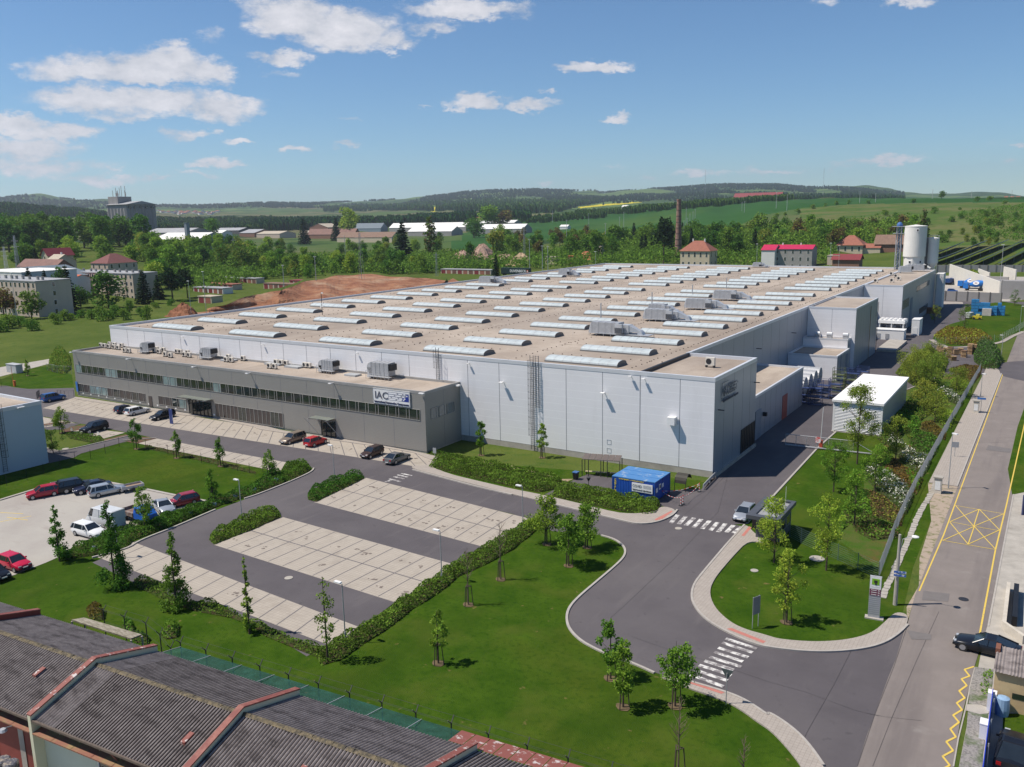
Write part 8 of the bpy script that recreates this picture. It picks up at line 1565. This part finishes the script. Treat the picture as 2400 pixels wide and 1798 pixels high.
m_.build('lattice',GALV,r_,origin=(0,0,0));m_=MB();m_.tube((w_*.5,w_*.5,0),(w_*.5,w_*.5,ztw),.35,8);m_.tube((w_*.5+.8,w_*.5,12),(w_*.5+.8,w_*.5,ztw),.3,8);m_.build('chute',M('blue grey steel',(.14,.19,.27),.5,metal=.3),r_,origin=(0,0,0));m_=MB();m_.box(-1.4,w_+1.6,-.6,w_+.6,ztw-.2,ztw);m_.box(-1.2,w_+1.2,-.5,w_+.5,ztw-2.6,ztw-2.45);m_.build('platform',GALV,r_,origin=(0,0,0));m_=MB();m_.lathe((w_*.5,w_*.5,ztw),[(1.0,0),(1.0,.6),(.7,1.2),(.2,1.5)],14);m_.build('drive_head',M('drive head blue',(.05,.13,.34),.5),r_,origin=(0,0,0))
a=GY(*R(4,(1340,810))[0],yS-2);b=GY(*R(4,(1400,845))[0],yS-2);m_=MB();m_.tube(a,b,.4,8);o=m_.build('conveyor_pipe',SILO,origin=tuple(a));tag(o,'slanting white pipe between the silos and the roof','pipe')
cage_ladder('ladder',-37.0,333.3,0,13.5,silo_b);m_=MB();m_.box(-37,-34.6,333.6,340,0,12.2);m_.build('service_shaft',WC['white'],silo_b)
def Z6(x,y):return(2030+x/5.978,500+y/5.978)
def GH(p,q,hgt,lab,mat,wdt=.3,name='concrete_wall',n_=0,grp=None,z=0):
 """straight wall between two base pixels, height in m"""
 a,b=G(*p),G(*q);r_=local(name,lab,'wall',(a.x,a.y,0),grp);m_=MB();m_.strip([(a.x,a.y),(b.x,b.y)],wdt,0,hgt);m_.build('panel',mat,r_)
 for i in range(n_+1):c=a.lerp(b,i/max(1,n_));m_=MB();m_.box(c.x-.2,c.x+.2,c.y-.3,c.y+.3,0,hgt+.15);m_.build('post',M('dark concrete post',(.14,.13,.125),.9)if i==0 else bpy.data.materials['dark concrete post'],r_)
 return r_
GCW=M('grey concrete panel',(.29,.275,.27),.9,var=.08,scale=.4);WCW=M('white concrete',(.60,.56,.50),.9,var=.05)
GH(Z6(955,1215),Z6(1890,1255),3.6,'grey concrete panel wall with dark posts behind the far yard',GCW,n_=6)
GH(Z6(990,845),Z6(2300,850),4.6,'long grey concrete wall below the solar panels',GCW,n_=11)
def poly_wall(pts_,lab,mat,wdt=.4,yl=None):
 """wall with a sloping top, traced at a constant distance line"""
 a,b=G(*pts_[0]),G(*pts_[-1]);r_=local('sloping_wall',lab,'wall',(a.x,a.y,0));m_=MB();d=(b-a).normalized();nn=Vector((-d.y,d.x,0))*wdt;P=[]
 return r_,a,b,nn
for(pa,pb,ha,hb,lab)in((Z6(1150,985),Z6(1870,1145),9.0,5.2,'long white concrete wing wall with a sloping top behind the mixer trucks'),(Z6(1910,955),Z6(2080,990),7.0,6.5,'white end wall of the concrete bunkers at the right'),(Z6(1560,900),Z6(1720,920),4.5,3.0,'small white wall piece between weeds')):
 a,b=G(*pa),G(*pb);m_=MB();d=(b-a).normalized();nn=Vector((-d.y,d.x,0))*.5;A=[a,b,b+nn,a+nn];H4=[ha,hb,hb,ha];m_.add([(v.x,v.y,0)for v in A]+[(v.x,v.y,h)for v,h in zip(A,H4)],[(4,5,6,7),(0,1,5,4),(1,2,6,5),(2,3,7,6),(3,0,4,7)]);o=m_.build('wing_wall',WCW,origin=(a.x,a.y,0));tag(o,lab,'wall')
for i,(pa,pb,h_,lab)in enumerate(((Z6(1400,960),Z6(1990,985),3.0,'grey bunker wall behind the white wing wall'),(Z6(1700,1030),Z6(2300,1040),3.0,'grey ribbed bunker wall, middle one'),(Z6(1890,1200),Z6(2300,1215),7.0,'broad grey wall at the right behind the crates'))):
 GH(pa,pb,h_,lab,GCW,wdt=6.0 if i==1 else 1.0)
MBLU=M('mixer blue',(.02,.16,.50),.4,var=.05)
def mixer(px,py,rot,lab):
 p=G(*Z6(px,py));r_=local('mixer_truck',lab,'truck',p,'blue concrete mixer trucks',rot);m_=MB();m_.box(-4,3.8,-1.1,1.1,.8,1.2);m_.build('chassis',DARKM,r_,origin=(0,0,0));m_=MB();m_.box(2.4,4.4,-1.2,1.2,.9,3.2);m_.build('cab',MBLU,r_,origin=(0,0,0));m_=MB();m_.box(4.4,4.44,-1.0,1.0,2.0,2.9);m_.box(3.2,4.2,-1.24,-1.2,2.0,2.9);m_.build('window',CARGLASS,r_,origin=(0,0,0))
 m_=MB();ax=Vector((-3.9,0,3.6));bx=Vector((2.1,0,2.4));d=(bx-ax).normalized();n_=18;up=d.orthogonal().normalized();sd=d.cross(up);prof=[(0,.55),(.12,.95),(.35,1.35),(.62,1.4),(.88,.95),(1,.5)];L=(bx-ax).length;vs=[ax+d*L*t+(up*math.cos(6.283*k/n_)+sd*math.sin(6.283*k/n_))*r for t,r in prof for k in range(n_)];fs=[(j*n_+k,j*n_+(k+1)%n_,(j+1)*n_+(k+1)%n_,(j+1)*n_+k)for j in range(5)for k in range(n_)];m_.add(vs,fs);dr=m_.build('drum',MBLU,r_,origin=(0,0,0),smooth=True);m_=MB();m_.lathe((0,0,0),[(1.0,0),(.98,.04)],18);lg=m_.build('logo',WHITE,dr,origin=(0,0,0));lg.location=(-.6,1.38,3.35);lg.rotation_euler=(math.radians(-72),0,0);lg.scale=(1.2,.8,1);m_=MB();m_.box(-.5,.5,-.18,.18,.045,.07);
 lr=m_.build('logo_mark',RC['red'],dr,origin=(0,0,0));lr.location=lg.location;lr.rotation_euler=lg.rotation_euler
 for x in(-3.2,-2.0,2.9):
  for s_ in(-1,1):m_=MB();m_.tube((x,s_*.75,.55),(x,s_*1.15,.55),.55,12);m_.build('wheel',RUB,r_,origin=(0,0,0))
 return r_
mixer(1520,1085,3.0,'blue mixer truck with a white oval on its drum, nearer one');mixer(1440,1050,3.0,'blue mixer truck behind the nearer one against the wing wall')
p=G(*Z6(1180,1000));r_=local('dump_truck','dark blue truck parked against the wing wall','truck',p,None,1.2);m_=MB();m_.box(-3,1.4,-1.2,1.2,1.1,2.9);m_.build('body',M('dark blue truck',(.01,.04,.14),.5),r_,origin=(0,0,0));m_=MB();m_.box(1.6,3.2,-1.2,1.2,.9,3.0);m_.build('cab',bpy.data.materials['dark blue truck'],r_,origin=(0,0,0))
for x in(-2,2.3):m_=MB();m_.tube((x,-1.2,.5),(x,1.2,.5),.5,10);m_.build('wheel',RUB,r_,origin=(0,0,0))
p=G(*Z6(1065,985));r_=local('wheel_loader','yellow wheel loader beside the white shaft','loader',p,None,1.4);m_=MB();m_.box(-2,1,-.9,.9,.7,1.6);m_.box(-.8,.6,-.8,.8,1.6,2.8);m_.build('body',M('loader yellow',(.6,.34,.02),.5),r_,origin=(0,0,0));m_=MB();m_.box(1.6,2.6,-1.2,1.2,.2,1.2);m_.build('bucket',DARKM,r_,origin=(0,0,0))
for x in(-1.4,.8):m_=MB();m_.tube((x,-1.1,.6),(x,1.1,.6),.6,10);m_.build('wheel',RUB,r_,origin=(0,0,0))
put(make_car('hatch',CP['blue'],'blue car parked between the mixer trucks and the panel wall',None),*Z6(1210,1105),(1,0))
mb=MB();mb.sheet([tuple(G(*Z6(x,y))[:2])for x,y in((950,1210),(1890,1250),(2300,1200),(2300,840),(1000,845))],.02);struct('depot_yard',mb,CONC)
hedge([Z6(1400,800),Z6(1500,790),Z6(1640,900),Z6(1480,925),Z6(1400,880)],2.2,'weeds and shrubs growing between the concrete walls','shrub','shrubs',('bush','olive'),dens=2.5,size=.8,core=False)
SOLW=M('panel back sheet',(.42,.42,.42),.6,var=.06);SOLD=M('panel glass',(.02,.03,.07),.15,spec=1.0);  # SOLW: pale tone painting a sunlit strip along each panel's top edge
for i,(pa,pb)in enumerate((((1010,560),(1370,452)),((1005,665),(1690,435)),((1170,715),(1990,425)),((1500,725),(2300,390)),((1840,735),(2500,440)),((2150,745),(2700,520)))):
 A,B=Z6(*pa),Z6(*pb);a=GT(A[0],A[1]+10);b=GT(B[0],B[1]+4)
 if a is None or b is None:continue
 r_=local('solar_array',['solar panel row farthest left, half behind the small silo','second solar panel row from the left','third solar panel row from the left','fourth solar panel row from the left','fifth solar panel row, ending at the right edge','last solar panel row at the right picture edge'][i],'solar panels',a,'rows of solar panels on the slope');d=b-a;L=d.length;n_=24
 m_=MB();f_=MB()
 for k in range(n_):
  p=a+d*(k/n_);q=a+d*((k+1)/n_);p.z,q.z=T(p.x,p.y),T(q.x,q.y);hi,lo=3.6,.5;w_=Vector((-5.5,-1.5,0))
  P=[p+Vector((0,0,hi)),q+Vector((0,0,hi)),q+w_+Vector((0,0,lo)),p+w_+Vector((0,0,lo))];m_.mat(0).add([tuple(v)for v in P]+[tuple(v+Vector((.0,0,.14)))for v in P],[(4,5,6,7)]);m_.mat(2).add([tuple(v)for v in P],[(0,1,2,3)]);m_.mat(1).add([tuple(v+Vector((.02,0,-.12)))for v in P]+[tuple(v+Vector((.02,0,.35)))for v in P],[(0,4,5,1)])  # underside coloured black to paint in its shade
  if k%4==0:f_.tube(p+Vector((-.5,0,-.5)),p+Vector((-.5,0,3.1)),.1,4);f_.tube(p+w_*.8+Vector((0,0,-.5)),p+w_*.8+Vector((0,0,1.3)),.1,4)
 m_.build('panels',[SOLD,SOLW,BLACK],r_);f_.build('frame',GALV,r_)
def lattice(px,D,top,lab,w=1.6,name='lattice_mast',grp='lattice masts',arms=True):
 p=PD(px,D,top);h_=zrow(p,top)-p.z;r_=local(name,lab,'mast',p,grp);m_=MB();n_=int(h_/3)
 for sx in(-1,1):
  for sy in(-1,1):m_.tube((sx*w/2,sy*w/2,0),(sx*w*.12,sy*w*.12,h_),.09,3)
 for k in range(n_):
  a,b=h_*k/n_,h_*(k+1)/n_;wa,wb=w/2*(1-.76*k/n_),w/2*(1-.76*(k+1)/n_);m_.tube((-wa,-wa,a),(wb,-wb,b),.05,3);m_.tube((wa,-wa,a),(-wb,-wb,b),.05,3)
 m_.build('lattice',GALV,r_,origin=(0,0,0))
 if arms:
  for f in(.8,.9):m_=MB();m_.tube((-w*1.6,0,h_*f),(w*1.6,0,h_*f),.09,3);m_.build('crossarm',GALV,r_,origin=(0,0,0))
lattice(842,470,545,'lattice mast in the middle of the green belt',2.2);lattice(1022,520,592,'slimmer lattice mast left of the rubble heaps',1.4);lattice(32,480,552,'lattice mast before the dark wood, right one',2.0);lattice(8,470,578,'lattice mast before the dark wood, at the left edge',2.0);lattice(546,700,558,'lattice mast below the white-roofed factory shed',1.8);lattice(1228,640,532,'lattice mast at the right end of the white halls',1.8)
lattice(1654,2500,397,'very tall thin radio mast on the horizon behind the chimney',3,'radio_mast','radio masts on the horizon',False);lattice(1932,3300,394,'very tall thin radio mast on the horizon with a red top',4,'radio_mast','radio masts on the horizon',False)
PALE=M('pale pole',(.45,.45,.44),.8,var=.1);pole0=None
for i,(px,r0,r1,D)in enumerate(((1295,494,512,1700),(1380,500,516,1300),(1462,497,516,1300),(1608,487,510,1150),(1617,501,518,1000),(1624,496,514,1050),(1629,490,508,1100),(1603,517,540,800),(1611,511,532,850),(1744,472,494,1300),(1738,474,490,1400),(1419,523,552,700),(1452,508,526,950),(1328,515,545,750),(1818,450,472,1300),(1843,456,480,1200),(2012,449,470,1300),(2049,453,472,1300),(2181,444,466,1500),(2272,448,469,1500),(2353,668,690,300),(2366,446,462,1600),(1240,560,600,560),(1283,576,610,520),(1270,575,610,520),(805,552,570,800),(732,600,640,450),(655,620,650,420),(24,640,700,0),(475,637,700,0),(441,659,705,0))):
 if D==0 or px==2353:continue
 p=PD(px,D);h_=max(6,(zrow(p,r0)-p.z));r_=local('power_pole','pale power pole standing in the fields or the green belt','pole',p,'pale power poles');m_=MB();m_.tube((0,0,-1),(0,0,h_),.16+D*.00012,5,.10+D*.0001);m_.build('pole',PALE,r_,origin=(0,0,0));m_=MB();m_.box(-1.0,1.0,-.08,.08,h_-.5,h_-.3);m_.build('crossarm',PALE,r_,origin=(0,0,0))
for i,(px,D,top,lab)in enumerate(((1396,420,590,'white-headed lamp behind the far roof edge, leftmost'),(1775,450,572,'white-headed lamp left of the crimson-roofed house'),(1948,470,570,'white-headed lamp right of the crimson-roofed house'),(1968,520,576,'thin lamp before the red hipped roof'),(2352,390,574,'thin lamp among the solar rows'),(475,350,637,'double lamp by the garages, near'),(441,340,659,'double lamp behind the small conifers'),(26,360,640,'lamp beside the nearer apartment block'))):
 p=PD(px,D,top);h_=zrow(p,top)-p.z;r_=local('street_lamp',lab,'street lamp',p,'distant street lamps');m_=MB();m_.tube((0,0,-1),(0,0,h_),.1,5,.07);m_.build('pole',PALE,r_,origin=(0,0,0));m_=MB();m_.box(-.7,.4,-.15,.15,h_-.05,h_+.12);m_.build('lamp_head',WHITE,r_,origin=(0,0,0))
for i,(px,D,c,lab)in enumerate(((578,760,'white','white lorry parked left of the yellow one'),(592,740,'white','white van in front of the parked lorries'),(602,700,'yellow','yellow and white coach on the estate yard'),(612,720,'white','white lorry right of the yellow coach'),(566,690,'white','white van at the edge of the green belt'),(585,680,'green','pale green tarpaulin lorry at the left of the yard'))):
 p=PD(px,D);r_=local('lorry',lab,'lorry',p,'lorries on the estate yard',.3);m_=MB();m_.box(-4.5,2.2,-1.2,1.2,.9,3.6);m_.build('box',WC[{'white':'white','yellow':'yellow','green':'green'}[c]],r_,origin=(0,0,0));m_=MB();m_.box(2.4,4.2,-1.2,1.2,.7,2.9);m_.build('cab',WHITE,r_,origin=(0,0,0))
 for x in(-3,3):m_=MB();m_.tube((x,-1.2,.5),(x,1.2,.5),.5,8);m_.build('wheel',RUB,r_,origin=(0,0,0))
def clear(px,D):return(1955<px<2135 and 520<D<670)or(1780<px<1910 and 450<D<560)or(1580<px<1672 and 450<D<565)or(225<px<312 and 400<D<530)or(95<px<165 and 430<D<590)
def zone(poly,n_,hr,kinds,lab,grp,wf=(1,1.25),cat='tree',dmin=6.0,seed=None):
 xs=[p[0]for p in poly];ys=[p[1]for p in poly];placed=[];tries=0
 while len(placed)<n_ and tries<n_*40:
  tries+=1;x,y=random.uniform(min(xs),max(xs)),random.uniform(min(ys),max(ys))
  if not inpoly(x,y,poly):continue
  p=GT(x,y)
  if p is None or math.hypot(p.x,p.y)>1500:continue
  if any((p.x-q.x)**2+(p.y-q.y)**2<dmin*dmin for q in placed):continue
  if-176<p.x<-30 and 100<p.y<350:continue
  if clear(x,math.hypot(p.x,p.y)):continue
  placed.append(p);k=random.choice(kinds);kn={'dark':'dark green broadleaf tree','mid':'mid green broadleaf tree','fresh':'fresh green broadleaf tree','lime':'yellow-green broadleaf tree','olive':'olive green tree','brown':'brownish budding tree','spruce':'dark spruce','pine':'dark pine','poplar':'slim dark poplar','bush':'rounded green bush'}[k]
  plant(k,p.x,p.y,p.z-.3,random.uniform(*hr),random.uniform(*wf),kn+' '+lab,'bush' if k=='bush' else cat,grp+', '+kn)
D_,M2,F2,L2,O2,B2='dark','mid','fresh','lime','olive','brown'
zone([(-60,566),(120,566),(340,572),(340,590),(160,592),(-60,592)],46,(23,29),[D_,M2,D_],'in the tall wood at the left','tall wood at the left')
zone([(-60,596),(90,600),(120,640),(60,640),(-60,632)],9,(13,17),[D_,D_,'spruce'],'before the tall wood behind the left houses','trees behind the left houses')
zone([(160,600),(215,596),(330,590),(460,600),(480,650),(380,690),(310,640),(160,625)],26,(12,17),[F2,F2,M2,L2],'around and behind the maroon-roofed villa','trees round the villa')
zone([(320,578),(470,590),(640,596),(640,640),(560,640),(460,640),(340,620)],40,(13,19),[F2,M2,F2,O2,D_],'below the white-roofed factory shed','trees below the factory shed')
zone([(600,578),(820,582),(1000,592),(1010,640),(850,648),(640,668),(600,640)],52,(9,15),[F2,M2,F2,D_,O2,L2],'in the green belt behind the red earth pit','green belt behind the pit')
zone([(900,566),(1060,568),(1050,600),(900,596)],12,(10,15),[D_,M2,O2],'near the tall spruce in the middle distance','trees near the tall spruce')
zone([(1150,556),(1420,560),(1420,604),(1230,616),(1180,590)],40,(12,18),[M2,F2,O2,D_,B2],'behind the construction yard','trees behind the construction yard')
zone([(1400,566),(1560,560),(1800,575),(1800,606),(1640,600),(1400,612)],42,(15,22),[D_,M2,M2,'spruce'],'around the brick chimney','trees around the chimney')
zone([(1690,555),(1900,540),(2140,540),(2170,590),(2120,600),(1930,588),(1760,585)],52,(11,16),[D_,M2,O2,F2,B2],'on the slope behind the crimson-roofed house','trees on the right slope')
zone([(2130,520),(2270,520),(2420,480),(2420,560),(2330,585),(2200,575),(2150,560)],30,(5,8),[M2,'bush',O2,D_],'scattered on the scrubby slope at the right','scrub on the right slope',cat='tree')
for(px,by,tp,k,wf,lab,D)in((164,728,616,'spruce',1.2,'tall dark spruce between the two apartment blocks',None),(150,712,625,'dark',.7,'fresh tree behind the tall spruce',None),(72,690,622,'spruce',1.0,'small spruce above the nearer apartment roof',430),(109,690,628,'spruce',1.0,'small spruce right of its twin above the nearer apartment roof',425),(75,748,680,'dark',1.25,'bushy dark tree before the grey-green gable',None),(10,745,668,'brown',1.3,'brownish dark tree at the left edge before the apartment block',None),(190,722,664,'dark',1.0,'dark tree at the left end of the second apartment block',None),(256,722,638,'dark',1.5,'broad dark tree hiding the middle of the second apartment block',None),(339,712,630,'spruce',1.5,'dark spruce at the right end of the second apartment block',None),(372,702,640,'spruce',1.4,'dark spruce second right of the second apartment block',None),(405,705,625,'pine',1.5,'broad pine left of the garages',None),(440,698,628,'pine',1.3,'pine nearest the garages',None),(305,738,700,'mid',1.0,'small green tree at the edge of the meadow',None),(345,752,712,'mid',1.0,'light tree at the pit corner',None),(945,614,514,'spruce',1.5,'tallest spruce in the middle distance',None),(1010,606,503,'poplar',1.2,'tall slim poplar right of the tallest spruce',None),(1103,622,568,'dark',.8,'single tree before the rubble heaps',None),(1163,650,592,'spruce',1.1,'dark conifer at the left of the lettered trailer',None),(1165,606,535,'olive',1.1,'thin tall tree behind the rubble heaps',None),(1555,620,508,'pine',.9,'high pine crown left of the chimney',None),(2160,590,486,'poplar',1.0,'tall brown poplar right of the big silo',None),(1780,560,500,'mid',1.4,'round tree crown at the right edge of the wheat field',None),(1630,625,600,'fresh',1.5,'light bush before the terracotta-roofed house',None),(2207,468,447,'dark',1.5,'lone round tree on the right horizon',1500),(818,545,487,'lime',1.2,'lone yellow-green tree before the dark wood strip',1350),(500,560,512,'fresh',1.2,'round bright tree right of the village',1200),(712,550,508,'spruce',1.4,'dark tree beside the blocky grey house',1150),(788,548,507,'spruce',1.4,'dark tree between brown halls',1250),(1110,530,508,'mid',1.6,'dark green tree between the white halls',1200),(1143,522,484,'fresh',1.5,'bright tree behind the red gable house',1500),(1180,520,492,'brown',1.8,'brown leafless tree above the white halls',1500)):
 p=PD(px,D,by)if D else GT(px,by)
 h_=max(4,zrow(p,tp)-p.z);plant(k,p.x,p.y,p.z-.3,h_,wf,lab,'tree')
for(px,by,tp)in((20,770,735),(45,765,738),(130,760,735),(150,752,728),(190,745,725),(215,748,722),(240,752,722),(270,742,715),(330,742,722),(365,722,706),(400,716,700),(430,712,700),(0,778,745),(75,775,745),(255,748,725),(165,750,732),(290,750,725),(550,668,650),(580,660,640),(620,655,640),(695,642,626),(640,648,630),(1000,640,622),(1030,632,618),(1070,625,610),(1110,628,614),(1140,632,616),(720,640,622),(760,638,616),(800,636,618),(860,638,618),(900,636,614),(940,640,618),(830,640,620)):
 p=GT(px,by);plant('bush',p.x,p.y,p.z-.2,max(1.5,zrow(p,tp)-p.z),1.1,'rounded green bush at the edge of the meadow and the pit','bush','bushes along the meadow and pit')
for(px,by)in((2230,520),(2252,512),(1905,490),(1935,484),(1960,480),(2075,505),(2100,512),(2250,492),(2300,500),(1870,500),(1840,505),(2320,470),(2290,472),(1990,478),(2035,478),(1820,512),(2140,476),(2355,478),(2190,500),(2330,528)):
 p=GT(px,by);plant('bush',p.x,p.y,p.z-.2,random.uniform(3,6),1.2,'dark round bush dotted on the dry meadow','bush','bushes dotted on the dry meadow')
def wood(name,lab,rows_,n_,size,mats,D0,D1,hgt,leaf=0,gap=0):
 """rows_: px polygon of the wood's footprint; tufts of crown"""
 xs=[p[0]for p in rows_];C=[];Sz=[];tries=0;ymin=min(p[1]for p in rows_);ymax=max(p[1]for p in rows_)
 a0,a1=az_el(min(xs),500)[0],az_el(max(xs),500)[0]
 while len(C)<n_ and tries<n_*14:
  tries+=1;D=math.sqrt(random.uniform(D0*D0,D1*D1));a=random.uniform(a0,a1);x,y=D*math.sin(a),D*math.cos(a);z=T(x,y);px,py=proj(x,y,z)
  if not inpoly(px,py,rows_)or(gap and math.sin(x*.0041+1)+math.sin(y*.0033+x*.002)+.6*math.sin(x*.011+y*.007)>gap)or clear(px,D)or any(inpoly(px,py+3,q[2])for q in POLYS if q[0]=='rapeseed_field'):continue
  C.append((x,y,z));Sz.append(random.uniform(.7,1.25))
 if not C:return
 C=np.array(C);c0=C.mean(0);Q_=[]
 if leaf:
  K=[]
  for(x,y,z),s_ in zip(C-c0,Sz):d=rng.normal(size=(leaf,3));d/=np.linalg.norm(d,axis=1)[:,None];K.append(np.array([x,y,z+hgt*s_*.5])+d*np.array([hgt*.55,hgt*.55,hgt*.5])*s_*(.6+.4*rng.random((leaf,1))))
  Q=leaf_quads(np.concatenate(K),leaf and.28*hgt**.75);o=link(name,quads_mesh(name,Q,mats,(rng.random(len(Q))<.35).astype(int)),None,tuple(c0));return tag(o,lab,'wood',kind='stuff')
 for(x,y,z),s_ in zip(C-c0,Sz):
  k=5;h_=hgt*s_;r0=h_*.42
  for j in range(k):
   t=j*math.pi/k+random.random();dx,dy=r0*math.cos(t),r0*math.sin(t);zc=z+h_*.35;e=random.uniform(.8,1.15)
   Q_.append([(x-dx,y-dy,zc-h_*.45),(x+dx,y+dy,zc-h_*.45),(x+dx*.75,y+dy*.75,zc+h_*.38*e),(x-dx*.55,y-dy*.55,zc+h_*.62*e)])
  for lv in(.15,.5):rr=r0*(1.05-lv*.7);zz_=z+h_*(.25+lv*.9);Q_.append([(x-rr,y,zz_-.1*h_),(x,y-rr,zz_),(x+rr,y,zz_-.05*h_),(x,y+rr,zz_+.05*h_)])
 o=link(name,quads_mesh(name,np.array(Q_),mats,(rng.random(len(Q_))<.35).astype(int)),None,tuple(c0));tag(o,lab,'wood',kind='stuff');return o
FL=[leafmat('far wood leaves',(.062,.14,.026),trans=.1),leafmat('far wood shade leaves',(.03,.072,.018),trans=.1)];FL3=[leafmat('hill wood leaves',(.055,.125,.022),trans=.1),leafmat('hill wood shade leaves',(.03,.075,.018),trans=.1)];FL2=[leafmat('far fresh leaves',(.11,.20,.035),trans=.1),FL[0]]
wood('far_wood','dark wood strip behind the industrial estate',[(600,520),(1000,512),(1240,505),(1240,520),(1000,528),(600,545)],2600,0,FL,1500,2300,17)
wood('far_wood','dark wood between the village and the factory sheds',[(355,500),(640,505),(640,545),(355,545)],1900,0,FL,1400,2600,13)
wood('far_wood','wooded ridge at the left below the blue hill',[(-60,480),(130,478),(135,500),(60,520),(-60,530)],1500,0,FL,2200,3600,20)
wood('far_wood','low wood on the ridge beside the grain silo',[(120,496),(250,500),(250,512),(120,510)],500,0,FL,2200,3400,16)
wood('far_wood','forest covering the hills along the horizon',[(-60,470),(60,458),(170,468),(250,472),(353,480),(462,482),(600,476),(760,473),(950,468),(1100,448),(1400,440),(1700,428),(2120,440),(2120,470),(1700,476),(1526,470),(1400,488),(1200,500),(1000,484),(760,488),(600,488),(250,490),(-60,490)],11000,0,FL3,2600,7600,13,0,.55)
wood('far_wood','mixed fresh green wood patches on the middle hills',[(760,478),(1100,470),(1400,475),(1300,500),(1000,494),(760,496)],1500,0,FL2,2200,5000,20)
wood('far_wood','hedge line along the top of the wheat field',[(1350,488),(1500,484),(1720,468),(1900,452),(2130,455),(2130,463),(1900,464),(1720,480),(1500,500),(1350,505)],1300,0,FL2,1500,2400,11)
wood('far_wood','hedge line crossing the fields left of the wheat field',[(1100,530),(1240,508),(1420,500),(1420,512),(1240,524),(1100,548)],420,0,FL2,900,2000,9)
wood('far_wood','scrub covering the slope at the right edge',[(2250,500),(2420,480),(2420,570),(2300,560)],330,0,[LV['bush'],LV['mid']],430,1100,3.6,40)
wood('undergrowth','undergrowth filling the green belt behind the hall',[(340,590),(640,590),(1000,585),(1200,600),(1420,590),(1800,590),(2140,575),(2150,610),(1900,625),(1420,625),(1010,642),(640,655),(480,690),(340,640)],2300,0,[LV['mid'],LV['dark']],420,760,7,42)
wood('undergrowth','undergrowth on the slope beyond the chimney trees',[(1420,560),(1800,545),(2140,525),(2140,580),(1420,592)],1400,0,[LV['mid'],LV['dark']],600,1100,10,48)
mb=MB();mb.box(-9900,9900,-300,9900,-1.5,430);hz=mb.build('haze',None)if 0 else None
hm=bpy.data.materials.new('haze');hm.use_nodes=True;t=hm.node_tree;t.nodes.clear();out_=t.nodes.new('ShaderNodeOutputMaterial');pv=t.nodes.new('ShaderNodeVolumePrincipled');pv.inputs['Color'].default_value=(.80,.88,1,1);pv.inputs['Density'].default_value=.00006;pv.inputs['Anisotropy'].default_value=.3;t.links.new(pv.outputs[0],out_.inputs['Volume'])
tag(mb.build('haze',hm),'thin blue haze over the far hills','haze',kind='stuff')
for o in S.objects:
 for k in('_src','_used'):
  if k in o:del o[k]
